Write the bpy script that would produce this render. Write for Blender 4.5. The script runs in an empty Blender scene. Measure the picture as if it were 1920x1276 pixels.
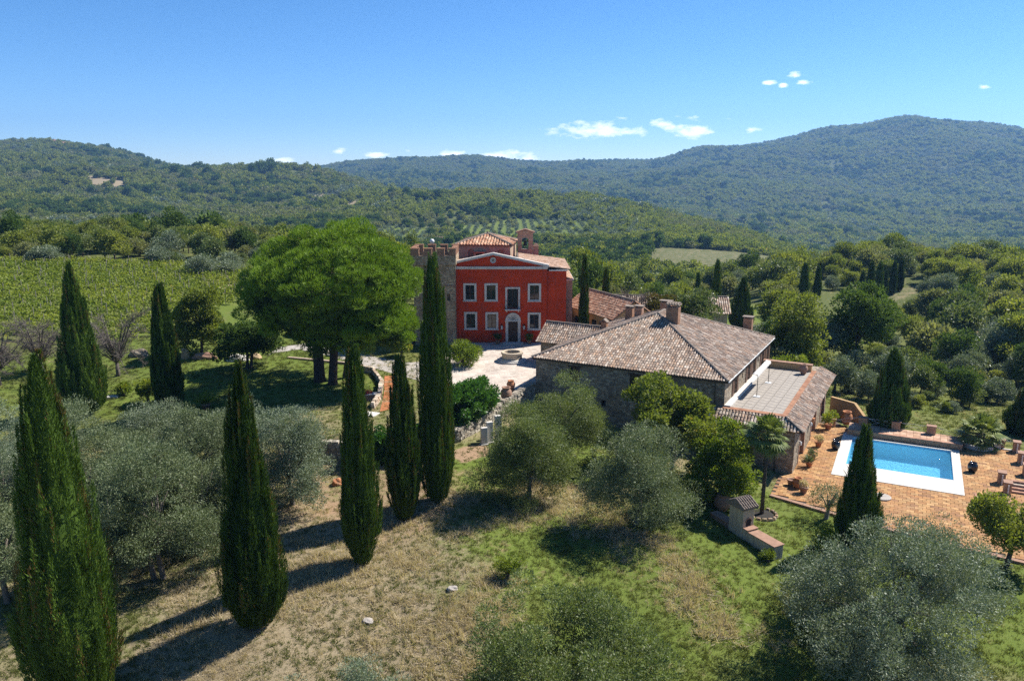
import bpy, math, random
import numpy as np
from mathutils import Vector, Matrix
R = math.radians
rng = np.random.default_rng(7)
random.seed(7)
scene = bpy.context.scene
COL = scene.collection

# ------------------------------------------------------------------ camera
CAMH, FPX, CXP, CYP = 22.5, 1480.0, 960.0, 638.0
PITCH = math.atan(323 / FPX)
cam_d = bpy.data.cameras.new('camera')
cam_d.sensor_width = 36.0
cam_d.lens = FPX / 1920 * 36.0
cam_d.clip_start, cam_d.clip_end = 0.5, 30000
cam = bpy.data.objects.new('camera', cam_d)
cam.location = (0, 0, CAMH)
cam.rotation_euler = (math.pi / 2 - PITCH, 0, 0)
COL.objects.link(cam)
scene.camera = cam

# ------------------------------------------------------------------ light, sky, exposure
SUN_AZ, SUN_EL = R(62), R(48)          # azimuth clockwise from +Y
SKY_STRENGTH = 0.084
world = bpy.data.worlds.new('World')
scene.world = world
world.use_nodes = True
sd = bpy.data.lights.new('sun', 'SUN')
sd.energy, sd.angle, sd.color = 5.0, R(0.53), (1.0, 0.955, 0.88)
sun = bpy.data.objects.new('sun', sd)
COL.objects.link(sun)
SUNDIR = Vector((math.sin(SUN_AZ) * math.cos(SUN_EL), math.cos(SUN_AZ) * math.cos(SUN_EL), math.sin(SUN_EL)))
sun.rotation_euler = SUNDIR.to_track_quat('Z', 'Y').to_euler()
sun.location = (60, 60, 150)
scene.view_settings.view_transform = 'Standard'
scene.view_settings.look = 'None'
scene.view_settings.exposure = 0.98
scene.view_settings.gamma = 1.0
scene.view_settings.use_curve_mapping = False
scene.cycles.max_bounces = 6
scene.cycles.diffuse_bounces = 2
scene.cycles.glossy_bounces = 2
scene.cycles.transmission_bounces = 4
scene.cycles.transparent_max_bounces = 8
scene.cycles.volume_bounces = 0
scene.cycles.use_denoising = False


def ray(u, v):
    a, b = (u - CXP) / FPX, (CYP - v) / FPX
    c, s = math.cos(PITCH), math.sin(PITCH)
    return a, c + b * s, -s + b * c


def atz(u, v, z):
    r = ray(u, v); t = (z - CAMH) / r[2]
    return r[0] * t, r[1] * t, z


def aty(u, v, y):
    r = ray(u, v); t = y / r[1]
    return r[0] * t, y, CAMH + r[2] * t


def build_world():
    nt = world.node_tree
    N, L = nt.nodes, nt.links
    N.clear()
    out = N.new('ShaderNodeOutputWorld')
    bg = N.new('ShaderNodeBackground')
    sky = N.new('ShaderNodeTexSky')
    sky.sky_type = 'NISHITA'
    sky.sun_disc = False
    sky.sun_elevation = SUN_EL
    sky.sun_rotation = SUN_AZ
    sky.altitude = 2500
    sky.air_density, sky.dust_density, sky.ozone_density = 0.9, 0.5, 5.0
    bg.inputs['Strength'].default_value = SKY_STRENGTH
    hsv = N.new('ShaderNodeHueSaturation'); hsv.inputs['Saturation'].default_value = 1.20
    L.new(sky.outputs[0], hsv.inputs['Color']); L.new(hsv.outputs[0], bg.inputs['Color'])
    tc = N.new('ShaderNodeTexCoord')
    vec = tc.outputs['Generated']
    noi = N.new('ShaderNodeTexNoise')
    noi.inputs['Scale'].default_value = 30.0
    noi.inputs['Detail'].default_value = 7.0
    noi.inputs['Roughness'].default_value = 0.62
    mp = N.new('ShaderNodeMapping')
    mp.inputs['Scale'].default_value = (1, 1, 2.6)
    L.new(vec, mp.inputs['Vector'])
    L.new(mp.outputs[0], noi.inputs['Vector'])

    def math_n(op, a, b=None):
        n = N.new('ShaderNodeMath'); n.operation = op
        for i, x in enumerate((a, b)):
            if x is None: continue
            if isinstance(x, (int, float)): n.inputs[i].default_value = x
            else: L.new(x, n.inputs[i])
        return n.outputs[0]

    def dot(v3):
        n = N.new('ShaderNodeVectorMath'); n.operation = 'DOT_PRODUCT'
        L.new(vec, n.inputs[0]); n.inputs[1].default_value = v3
        return n.outputs['Value']
    total = None
    clouds = [(1120, 243, 96, 17), (1180, 247, 62, 13), (1285, 243, 74, 21), (1243, 233, 34, 10), (1030, 246, 28, 10),
              (1442, 155, 15, 5), (1468, 160, 10, 4), (1490, 141, 19, 6), (1506, 155, 14, 5), (1845, 163, 13, 6), (1406, 242, 16, 7),
              (935, 292, 62, 11), (850, 291, 40, 10), (985, 298, 40, 8), (704, 289, 20, 7), (636, 284, 16, 7), (765, 284, 14, 6), (530, 300, 22, 7)]
    for u, v, du, dv in clouds:
        c = Vector(ray(u, v)).normalized()
        rt = Vector((c.y, -c.x, 0)).normalized()
        up = rt.cross(c)
        a = math_n('DIVIDE', dot(rt), du / 1500.0)
        b = math_n('DIVIDE', dot(up), dv / 1500.0)
        d = math_n('SQRT', math_n('ADD', math_n('MULTIPLY', a, a), math_n('MULTIPLY', b, b)))
        m = math_n('SUBTRACT', 1.0, d)
        f = math_n('GREATER_THAN', dot(c), 0.2)
        m = math_n('MULTIPLY', math_n('MAXIMUM', m, -1.0), f)
        m = math_n('ADD', m, math_n('MULTIPLY', math_n('SUBTRACT', 1.0, f), -1.0))
        total = m if total is None else math_n('MAXIMUM', total, m)
    t = math_n('ADD', total, math_n('MULTIPLY', math_n('SUBTRACT', noi.outputs['Fac'], 0.54), 4.2))
    mr = N.new('ShaderNodeMapRange')
    mr.inputs['From Min'].default_value = 0.02
    mr.inputs['From Max'].default_value = 0.75
    L.new(t, mr.inputs['Value'])
    fac = math_n('MULTIPLY', mr.outputs[0], math_n('GREATER_THAN', total, -0.35))
    bg2 = N.new('ShaderNodeBackground')
    bg2.inputs['Color'].default_value = (0.93, 0.95, 1.0, 1)
    bg2.inputs['Strength'].default_value = 1.0
    mx = N.new('ShaderNodeMixShader')
    L.new(math_n('MULTIPLY', fac, 0.92), mx.inputs[0])
    L.new(bg.outputs[0], mx.inputs[1]); L.new(bg2.outputs[0], mx.inputs[2])
    L.new(mx.outputs[0], out.inputs['Surface'])


build_world()


# ------------------------------------------------------------------ tagging and building
def tag(o, label=None, cat=None, group=None, kind=None):
    if label: o['label'] = label
    if cat: o['category'] = cat
    if group: o['group'] = group
    if kind: o['kind'] = kind
    return o


def empty(name, loc, rz=0.0, label=None, cat=None, group=None, kind=None):
    o = bpy.data.objects.new(name, None)
    o.empty_display_size = 0.3
    o.location = loc
    o.rotation_euler = (0, 0, rz)
    COL.objects.link(o)
    return tag(o, label, cat, group, kind)


def link(name, me, parent=None, loc=None, rz=None, scale=None):
    o = bpy.data.objects.new(name, me)
    COL.objects.link(o)
    if parent is not None: o.parent = parent
    if loc is not None: o.location = loc
    if rz is not None: o.rotation_euler = (0, 0, rz)
    if scale is not None: o.scale = scale
    return o


def np_mesh(name, V, F, mat, attrs=None, smooth=False):
    """fast mesh from an (n,3) array and an (m,k) face array, all faces with k corners"""
    me = bpy.data.meshes.new(name)
    V = np.ascontiguousarray(V, dtype=np.float32); F = np.ascontiguousarray(F, dtype=np.int32)
    k = F.shape[1]
    me.vertices.add(len(V)); me.vertices.foreach_set('co', V.ravel())
    me.loops.add(F.size); me.loops.foreach_set('vertex_index', F.ravel())
    me.polygons.add(len(F))
    me.polygons.foreach_set('loop_start', np.arange(0, F.size, k, dtype=np.int32))
    me.polygons.foreach_set('loop_total', np.full(len(F), k, dtype=np.int32))
    if smooth: me.polygons.foreach_set('use_smooth', np.ones(len(F), dtype=bool))
    me.update(calc_edges=True)
    for an, av in (attrs or {}).items():
        if av.ndim == 2:
            a = me.attributes.new(an, 'FLOAT_COLOR', 'POINT')
            c = np.ones((len(V), 4), dtype=np.float32); c[:, :av.shape[1]] = av
            a.data.foreach_set('color', c.ravel())
        else:
            a = me.attributes.new(an, 'FLOAT', 'POINT')
            a.data.foreach_set('value', np.ascontiguousarray(av, dtype=np.float32))
    if mat is not None: me.materials.append(mat)
    return me


class MB:
    """collects shapes; build() links them as one mesh object"""
    def __init__(s, M=None):
        s.v, s.f, s.c, s.M = [], [], [], M
        s.use_c = False

    def add(s, vs, fs, col=None):
        b = len(s.v)
        if s.M is not None: vs = [tuple(s.M @ Vector(p)) for p in vs]
        s.v.extend(vs); s.f.extend([tuple(b + i for i in f) for f in fs])
        if col is not None: s.use_c = True
        s.c.extend([col or (.5, .5, .5)] * len(vs))
        return s

    def box(s, x0, x1, y0, y1, z0, z1, col=None):
        v = [(x0, y0, z0), (x1, y0, z0), (x1, y1, z0), (x0, y1, z0), (x0, y0, z1), (x1, y0, z1), (x1, y1, z1), (x0, y1, z1)]
        return s.add(v, [(0, 3, 2, 1), (4, 5, 6, 7), (0, 1, 5, 4), (1, 2, 6, 5), (2, 3, 7, 6), (3, 0, 4, 7)], col)

    def rbox(s, c, size, rz=0.0, tilt=0.0, taper=1.0, col=None):
        """box centred at c, turned; taper narrows the top"""
        M = Matrix.Translation(c) @ Matrix.Rotation(rz, 4, 'Z') @ Matrix.Rotation(tilt, 4, 'X')
        hx, hy, hz = [q / 2 for q in size]
        v = [(-hx, -hy, -hz), (hx, -hy, -hz), (hx, hy, -hz), (-hx, hy, -hz)] + [(a * hx * taper, b * hy * taper, hz) for a, b in ((-1, -1), (1, -1), (1, 1), (-1, 1))]
        return s.add([tuple(M @ Vector(p)) for p in v], [(0, 3, 2, 1), (4, 5, 6, 7), (0, 1, 5, 4), (1, 2, 6, 5), (2, 3, 7, 6), (3, 0, 4, 7)], col)

    def prism(s, poly, z0, z1, col=None):
        n = len(poly)
        v = [(x, y, z0) for x, y in poly] + [(x, y, z1) for x, y in poly]
        f = [tuple(range(n))[::-1], tuple(range(n, 2 * n))] + [(i, (i + 1) % n, n + (i + 1) % n, n + i) for i in range(n)]
        return s.add(v, f, col)

    def xprism(s, poly, y0, y1, col=None):
        """polygon in x,z extruded along y"""
        n = len(poly)
        v = [(x, y0, z) for x, z in poly] + [(x, y1, z) for x, z in poly]
        f = [tuple(range(n)), tuple(range(n, 2 * n))[::-1]] + [(i, n + i, n + (i + 1) % n, (i + 1) % n) for i in range(n)]
        return s.add(v, f, col)

    def lathe(s, prof, n=16, c=(0, 0, 0), col=None, wob=0.0):
        v, f = [], []
        for r, z in prof:
            for i in range(n):
                a = 2 * math.pi * i / n
                w = 1 + (random.uniform(-wob, wob) if wob else 0)
                v.append((c[0] + r * w * math.cos(a), c[1] + r * w * math.sin(a), c[2] + z))
        for j in range(len(prof) - 1):
            for i in range(n):
                a, b = j * n + i, j * n + (i + 1) % n
                f.append((a, b, b + n, a + n))
        f.append(tuple(range(n))[::-1]); m = (len(prof) - 1) * n
        f.append(tuple(range(m, m + n)))
        return s.add(v, f, col)

    def tube(s, pts, rad, n=7, col=None):
        pts = [Vector(p) for p in pts]
        if not isinstance(rad, (list, tuple)): rad = [rad] * len(pts)
        v, f = [], []
        for k, p in enumerate(pts):
            d = (pts[min(k + 1, len(pts) - 1)] - pts[max(k - 1, 0)])
            d = d.normalized() if d.length > 1e-6 else Vector((0, 0, 1))
            a = d.cross(Vector((0.31, 0.95, 0.1))).normalized(); b = d.cross(a)
            for i in range(n):
                t = 2 * math.pi * i / n
                v.append(tuple(p + (a * math.cos(t) + b * math.sin(t)) * rad[k]))
        for k in range(len(pts) - 1):
            for i in range(n):
                a, b = k * n + i, k * n + (i + 1) % n
                f.append((a, b, b + n, a + n))
        f.append(tuple(range(n))[::-1]); m = (len(pts) - 1) * n
        f.append(tuple(range(m, m + n)))
        return s.add(v, f, col)

    def mesh(s, name, mat, smooth=False):
        me = bpy.data.meshes.new(name)
        me.from_pydata(s.v, [], s.f)
        if s.use_c:
            a = me.attributes.new('col', 'FLOAT_COLOR', 'POINT')
            c = np.ones((len(s.v), 4), dtype=np.float32); c[:, :3] = np.array(s.c, dtype=np.float32)
            a.data.foreach_set('color', c.ravel())
        if smooth:
            me.polygons.foreach_set('use_smooth', np.ones(len(me.polygons), dtype=bool))
        if mat is not None: me.materials.append(mat)
        me.update()
        return me

    def build(s, name, mat, parent=None, smooth=False, bevel=0.0, kind=None, label=None):
        o = link(name, s.mesh(name, mat, smooth), parent)
        if bevel:
            b = o.modifiers.new('bevel', 'BEVEL'); b.width = bevel; b.segments = 2; b.limit_method = 'ANGLE'
        return tag(o, label=label, kind=kind)


# ------------------------------------------------------------------ materials
def new_mat(name):
    m = bpy.data.materials.new(name); m.use_nodes = True
    nt = m.node_tree; nt.nodes.clear()
    out = nt.nodes.new('ShaderNodeOutputMaterial')
    return m, nt, nt.nodes, nt.links, out


def rgba(c): return (c[0], c[1], c[2], 1.0)


def ramp(N, stops, interp='LINEAR'):
    r = N.new('ShaderNodeValToRGB'); e = r.color_ramp; e.interpolation = interp
    e.elements[0].position, e.elements[0].color = stops[0][0], rgba(stops[0][1])
    e.elements[1].position, e.elements[1].color = stops[-1][0], rgba(stops[-1][1])
    for p, c in stops[1:-1]:
        x = e.elements.new(p); x.color = rgba(c)
    return r


def mixc(N, L, fac, a, b, mode='MIX'):
    n = N.new('ShaderNodeMix'); n.data_type = 'RGBA'; n.blend_type = mode
    for sock, x in ((n.inputs['Factor'], fac), (n.inputs['A'], a), (n.inputs['B'], b)):
        if isinstance(x, (int, float)): sock.default_value = x
        elif isinstance(x, (tuple, list)): sock.default_value = rgba(x)
        else: L.new(x, sock)
    return n.outputs['Result']


def noise(N, L, vec, scale, detail=4, rough=0.55, dist=0.0):
    n = N.new('ShaderNodeTexNoise')
    n.inputs['Scale'].default_value = scale; n.inputs['Detail'].default_value = detail
    n.inputs['Roughness'].default_value = rough; n.inputs['Distortion'].default_value = dist
    if vec is not None: L.new(vec, n.inputs['Vector'])
    return n.outputs['Fac']


def coords(N, L, kind='Object', scale=None):
    t = N.new('ShaderNodeTexCoord').outputs[kind]
    if scale is not None:
        m = N.new('ShaderNodeMapping'); m.inputs['Scale'].default_value = scale
        L.new(t, m.inputs['Vector']); return m.outputs[0]
    return t


def world_pos(N): return N.new('ShaderNodeNewGeometry').outputs['Position']


def finish(nt, out, col, rough=0.8, bump=None, bstr=0.3, bdist=0.05, spec=0.3, metal=0.0):
    N, L = nt.nodes, nt.links
    p = N.new('ShaderNodeBsdfPrincipled')
    if isinstance(col, (tuple, list)): p.inputs['Base Color'].default_value = rgba(col)
    else: L.new(col, p.inputs['Base Color'])
    if isinstance(rough, (int, float)): p.inputs['Roughness'].default_value = rough
    else: L.new(rough, p.inputs['Roughness'])
    p.inputs['Specular IOR Level'].default_value = spec
    p.inputs['Metallic'].default_value = metal
    if bump is not None:
        b = N.new('ShaderNodeBump'); b.inputs['Strength'].default_value = bstr; b.inputs['Distance'].default_value = bdist
        L.new(bump, b.inputs['Height']); L.new(b.outputs[0], p.inputs['Normal'])
    L.new(p.outputs[0], out.inputs['Surface'])
    return p


def plain(name, c, rough=0.7, var=0.25, scale=3.0, bump=0.15, spec=0.3, metal=0.0, fine=30.0, stain=None):
    """a colour with large and small uneven patches and light relief"""
    m, nt, N, L, out = new_mat(name)
    v = coords(N, L)
    a = noise(N, L, v, scale, 5, 0.6)
    b = noise(N, L, v, fine, 3, 0.6)
    lo = tuple(q * (1 - var) for q in c); hi = tuple(min(1, q * (1 + var)) for q in c)
    r = ramp(N, [(0.3, lo), (0.7, hi)]); L.new(a, r.inputs[0])
    c1 = mixc(N, L, b, r.outputs[0], tuple(q * 0.8 for q in c))
    if stain is not None:
        s = noise(N, L, coords(N, L, 'Object', (1.3, 1.3, 0.35)), 1.1, 6, 0.65, 0.4)
        rs = ramp(N, [(0.52, (0, 0, 0)), (0.72, (1, 1, 1))]); L.new(s, rs.inputs[0])
        c1 = mixc(N, L, rs.outputs[0], c1, stain)
    finish(nt, out, c1, rough, b, bump, 0.03, spec, metal)
    return m


def stone(name, cols, mortar, scale=(2.6, 2.6, 4.2), rough=0.9, mort=0.06, warp=0.12, bdist=0.06):
    """rubble masonry: cells of uneven stone colour with recessed joints, in world metres"""
    m, nt, N, L, out = new_mat(name)
    v0 = coords(N, L)
    w = N.new('ShaderNodeTexNoise'); w.inputs['Scale'].default_value = 1.7; L.new(v0, w.inputs['Vector'])
    ad = N.new('ShaderNodeVectorMath'); ad.operation = 'MULTIPLY_ADD'
    L.new(w.outputs['Color'], ad.inputs[0]); ad.inputs[1].default_value = (warp,) * 3; L.new(v0, ad.inputs[2])
    mp = N.new('ShaderNodeMapping'); mp.inputs['Scale'].default_value = scale; L.new(ad.outputs[0], mp.inputs['Vector'])
    vo = N.new('ShaderNodeTexVoronoi'); vo.feature = 'F1'; L.new(mp.outputs[0], vo.inputs['Vector']); vo.inputs['Scale'].default_value = 1.0
    ve = N.new('ShaderNodeTexVoronoi'); ve.feature = 'DISTANCE_TO_EDGE'; L.new(mp.outputs[0], ve.inputs['Vector']); ve.inputs['Scale'].default_value = 1.0
    sx = N.new('ShaderNodeSeparateColor'); L.new(vo.outputs['Color'], sx.inputs[0])
    n = len(cols)
    r = ramp(N, [(i / n, c) for i, c in enumerate(cols)], 'CONSTANT'); L.new(sx.outputs[0], r.inputs[0])
    big = noise(N, L, v0, 0.5, 5, 0.6)
    rb = ramp(N, [(0.3, (0.62, 0.6, 0.58)), (0.7, (1.12, 1.1, 1.05))]); L.new(big, rb.inputs[0])
    fine = noise(N, L, v0, 14.0, 4, 0.65)
    rf = ramp(N, [(0.3, (0.72, 0.72, 0.72)), (0.7, (1.15, 1.15, 1.15))]); L.new(fine, rf.inputs[0])
    c = mixc(N, L, 1.0, r.outputs[0], rb.outputs[0], 'MULTIPLY')
    c = mixc(N, L, 1.0, c, rf.outputs[0], 'MULTIPLY')
    mr = N.new('ShaderNodeMapRange'); mr.inputs['From Min'].default_value = mort * 0.5; mr.inputs['From Max'].default_value = mort * 1.6
    L.new(ve.outputs['Distance'], mr.inputs['Value'])
    c = mixc(N, L, mr.outputs[0], mortar, c)
    h = N.new('ShaderNodeMath'); h.operation = 'MULTIPLY_ADD'; L.new(fine, h.inputs[0]); h.inputs[1].default_value = 0.35; L.new(mr.outputs[0], h.inputs[2])
    finish(nt, out, c, rough, h.outputs[0], 0.8, bdist, 0.2)
    return m


def brick_mat(name, c1, c2, mortar, scale=1.0, bw=0.27, bh=0.075):
    m, nt, N, L, out = new_mat(name)
    # boxes: pick the facing plane by normal so bricks run level on every side
    geo = N.new('ShaderNodeNewGeometry')
    v0 = coords(N, L)
    sep = N.new('ShaderNodeSeparateXYZ'); L.new(v0, sep.inputs[0])
    su = N.new('ShaderNodeMath'); su.operation = 'ADD'; L.new(sep.outputs[0], su.inputs[0]); L.new(sep.outputs[1], su.inputs[1])
    cb = N.new('ShaderNodeCombineXYZ'); L.new(su.outputs[0], cb.inputs[0]); L.new(sep.outputs[2], cb.inputs[1])
    b = N.new('ShaderNodeTexBrick'); L.new(cb.outputs[0], b.inputs['Vector'])
    b.inputs['Scale'].default_value = scale; b.inputs['Color1'].default_value = rgba(c1); b.inputs['Color2'].default_value = rgba(c2)
    b.inputs['Mortar'].default_value = rgba(mortar); b.inputs['Mortar Size'].default_value = 0.01
    b.inputs['Brick Width'].default_value = bw; b.inputs['Row Height'].default_value = bh
    n = noise(N, L, v0, 2.3, 5, 0.65)
    r = ramp(N, [(0.3, (0.6, 0.6, 0.6)), (0.7, (1.2, 1.15, 1.1))]); L.new(n, r.inputs[0])
    c = mixc(N, L, 1.0, b.outputs['Color'], r.outputs[0], 'MULTIPLY')
    inv = N.new('ShaderNodeMath'); inv.operation = 'SUBTRACT'; inv.inputs[0].default_value = 1; L.new(b.outputs['Fac'], inv.inputs[1])
    finish(nt, out, c, 0.88, inv.outputs[0], 0.5, 0.02, 0.2)
    return m


def attr_mat(name, rough=0.85, var=0.35, scale=6.0, bump=0.3, spec=0.2, lichen=None):
    """colour comes piece by piece from the 'col' attribute (each tile's or stone's own colour)"""
    m, nt, N, L, out = new_mat(name)
    a = N.new('ShaderNodeAttribute'); a.attribute_name = 'col'
    v = world_pos(N)
    n = noise(N, L, v, scale, 5, 0.65)
    r = ramp(N, [(0.28, (1 - var,) * 3), (0.72, (1 + var,) * 3)]); L.new(n, r.inputs[0])
    c = mixc(N, L, 1.0, a.outputs['Color'], r.outputs[0], 'MULTIPLY')
    if lichen is not None:
        q = noise(N, L, v, 0.9, 6, 0.7)
        rq = ramp(N, [(0.5, (0, 0, 0)), (0.68, (0.7, 0.7, 0.7))]); L.new(q, rq.inputs[0])
        c = mixc(N, L, rq.outputs[0], c, lichen)
    finish(nt, out, c, rough, n, bump, 0.02, spec)
    return m


def foliage(name, c1, c2, transl=0.28, rough=0.55, spec=0.25, back=None, patch=0.35, autumn=None):
    """leaf material: hue differs leaf by leaf ('rnd'), clump by clump and plant by plant"""
    m, nt, N, L, out = new_mat(name)
    a = N.new('ShaderNodeAttribute'); a.attribute_name = 'rnd'
    oi = N.new('ShaderNodeObjectInfo')
    n = noise(N, L, world_pos(N), patch, 3, 0.6)
    s = N.new('ShaderNodeMath'); s.operation = 'MULTIPLY_ADD'; L.new(n, s.inputs[0]); s.inputs[1].default_value = 0.9; s.inputs[2].default_value = -0.35
    s2 = N.new('ShaderNodeMath'); s2.operation = 'MULTIPLY_ADD'; L.new(a.outputs['Fac'], s2.inputs[0]); s2.inputs[1].default_value = 0.55; L.new(s.outputs[0], s2.inputs[2])
    s3 = N.new('ShaderNodeMath'); s3.operation = 'MULTIPLY_ADD'; L.new(oi.outputs['Random'], s3.inputs[0]); s3.inputs[1].default_value = 0.5; L.new(s2.outputs[0], s3.inputs[2])
    s3.use_clamp = True
    c = mixc(N, L, s3.outputs[0], c1, c2)
    if autumn is not None:
        g = N.new('ShaderNodeMath'); g.operation = 'GREATER_THAN'; L.new(a.outputs['Fac'], g.inputs[0]); g.inputs[1].default_value = autumn[0]
        c = mixc(N, L, g.outputs[0], c, autumn[1])
    if back is not None:
        geo = N.new('ShaderNodeNewGeometry')
        c = mixc(N, L, geo.outputs['Backfacing'], c, back)
    p = N.new('ShaderNodeBsdfPrincipled'); L.new(c, p.inputs['Base Color'])
    p.inputs['Roughness'].default_value = rough; p.inputs['Specular IOR Level'].default_value = spec
    t = N.new('ShaderNodeBsdfTranslucent'); L.new(mixc(N, L, 1.0, c, (1.3, 1.3, 0.6), 'MULTIPLY'), t.inputs['Color'])
    mx = N.new('ShaderNodeMixShader'); mx.inputs[0].default_value = transl
    L.new(p.outputs[0], mx.inputs[1]); L.new(t.outputs[0], mx.inputs[2])
    L.new(mx.outputs[0], out.inputs['Surface'])
    return m


M = {}
M['bark'] = plain('bark', (0.10, 0.08, 0.062), 0.95, 0.4, 4, 0.6, 0.1)
M['pale_bark'] = plain('pale_bark', (0.26, 0.23, 0.20), 0.95, 0.35, 4, 0.5, 0.1)
M['red_bark'] = plain('red_bark', (0.075, 0.052, 0.042), 0.95, 0.4, 3, 0.7, 0.1)
M['cypress_leaf'] = foliage('cypress_leaf', (0.013, 0.035, 0.006), (0.103, 0.167, 0.025), 0.12, 0.6, 0.12, patch=1.1, autumn=(0.985, (0.15, 0.095, 0.03)))
M['olive_leaf'] = foliage('olive_leaf', (0.069, 0.106, 0.041), (0.172, 0.209, 0.098), 0.2, 0.5, 0.3, back=(0.150, 0.180, 0.092), patch=0.5)
M['grey_olive_leaf'] = foliage('grey_olive_leaf', (0.081, 0.121, 0.060), (0.193, 0.237, 0.137), 0.2, 0.5, 0.3, back=(0.205, 0.240, 0.165), patch=0.5)
M['green_olive_leaf'] = foliage('green_olive_leaf', (0.067, 0.112, 0.024), (0.171, 0.213, 0.049), 0.28, 0.5, 0.3, back=(0.14, 0.17, 0.07), patch=0.4)
M['oak_leaf'] = foliage('oak_leaf', (0.076, 0.119, 0.019), (0.232, 0.254, 0.049), 0.42, patch=0.04)
M['dark_leaf'] = foliage('dark_leaf', (0.037, 0.075, 0.017), (0.099, 0.152, 0.029), 0.30, 0.65, 0.12, patch=0.1)
M['bright_leaf'] = foliage('bright_leaf', (0.075, 0.135, 0.016), (0.230, 0.270, 0.030), 0.42, patch=0.4, autumn=(0.92, (0.42, 0.30, 0.035)))
M['pine_leaf'] = foliage('pine_leaf', (0.042, 0.095, 0.009), (0.185, 0.285, 0.024), 0.25, 0.5, 0.2, patch=0.7)
M['laurel_leaf'] = foliage('laurel_leaf', (0.030, 0.095, 0.014), (0.095, 0.205, 0.030), 0.25, 0.3, 0.45, patch=0.8)
M['vine_leaf'] = foliage('vine_leaf', (0.105, 0.165, 0.018), (0.250, 0.285, 0.040), 0.42, patch=0.2, autumn=(0.95, (0.36, 0.28, 0.05)))
M['brown_leaf'] = foliage('brown_leaf', (0.055, 0.070, 0.014), (0.125, 0.110, 0.022), 0.25, patch=0.6, autumn=(0.85, (0.16, 0.08, 0.025)))
M['palm_leaf'] = foliage('palm_leaf', (0.070, 0.115, 0.022), (0.190, 0.220, 0.060), 0.3, 0.55, 0.2, patch=0.6)
M['fig_leaf'] = foliage('fig_leaf', (0.078, 0.118, 0.019), (0.207, 0.235, 0.040), 0.40, patch=0.5, autumn=(0.93, (0.30, 0.24, 0.04)))
M['scrub_leaf'] = foliage('scrub_leaf', (0.105, 0.125, 0.048), (0.235, 0.245, 0.105), 0.35, patch=0.1)
M['olive_bark'] = plain('olive_bark', (0.17, 0.145, 0.12), 0.95, 0.4, 4, 0.6, 0.1)
M['twig'] = plain('twig', (0.135, 0.115, 0.10), 0.9, 0.3, 3, 0.2, 0.1)
M['dry_grass'] = foliage('dry_grass', (0.33, 0.27, 0.18), (0.56, 0.47, 0.34), 0.35, 0.8, 0.1, patch=0.5)
M['green_grass'] = foliage('green_grass', (0.078, 0.104, 0.024), (0.160, 0.175, 0.054), 0.35, 0.7, 0.15, patch=0.3)
# ------------------------------------------------------------------ terrain
CTRL = []                       # (x, y, z)
for u, v, z in [(480, 1180, -5), (680, 1060, -4.4), (757, 975, -3.9), (818, 940, -3.4), (100, 1276, -6.2), (960, 1276, -5.6), (1400, 1040, -5.15),
                (1880, 1276, -6.0), (1600, 1015, -5.2), (1300, 1150, -5.35), (1130, 1050, -5.0), (960, 940, -4.0), (1190, 960, -4.6), (1130, 830, -3.8),
                (640, 895, -3.3), (320, 775, -2.3), (150, 770, -2.5), (20, 800, -2.9), (300, 1000, -4.6), (60, 720, -1.7), (240, 690, -1.0), (400, 660, -.4),
                (560, 655, -.1), (620, 720, -.9), (700, 735, -.95), (450, 740, -1.5), (240, 620, -.1), (470, 575, .6), (520, 560, .9), (150, 497, 2.3), (0, 499, 2.2),
                (350, 522, 1.6), (960, 645, -.05), (940, 700, -.8), (1700, 780, -6.2), (1640, 565, -9), (1860, 600, -9.5), (1900, 760, -7), (1450, 560, -6), (1560, 740, -5.6),
                (1200, 580, -3), (1090, 590, -.8), (1480, 950, -5.15), (1850, 1000, -5.15), (1700, 860, -5.15), (1340, 600, -5)]:
    CTRL.append(atz(u, v, z))
def far(u, v, y, dz=-8.0):
    p = aty(u, v + (14 if y > 1500 and u < 560 else 9 if y >= 4000 else 0), y); CTRL.append((p[0], p[1], p[2] + dz))
for u, y, z in [(100, 230, 1), (400, 240, 0), (100, 330, -9), (400, 330, -12), (100, 480, -26), (400, 480, -30), (700, 210, -4), (700, 340, -22), (920, 190, -10), (920, 300, -24), (1250, 180, -12),
                (1250, 250, -19), (1450, 250, -12), (1650, 230, -5.5), (1780, 225, -6), (1900, 210, -8), (1650, 330, -22), (1900, 330, -25), (1450, 330, -24), (1250, 330, -27),
                (1650, 500, -50), (1900, 500, -52)]:
    CTRL.append(((u - 960) / 1480 * y * 1.01, y, z))
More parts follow.
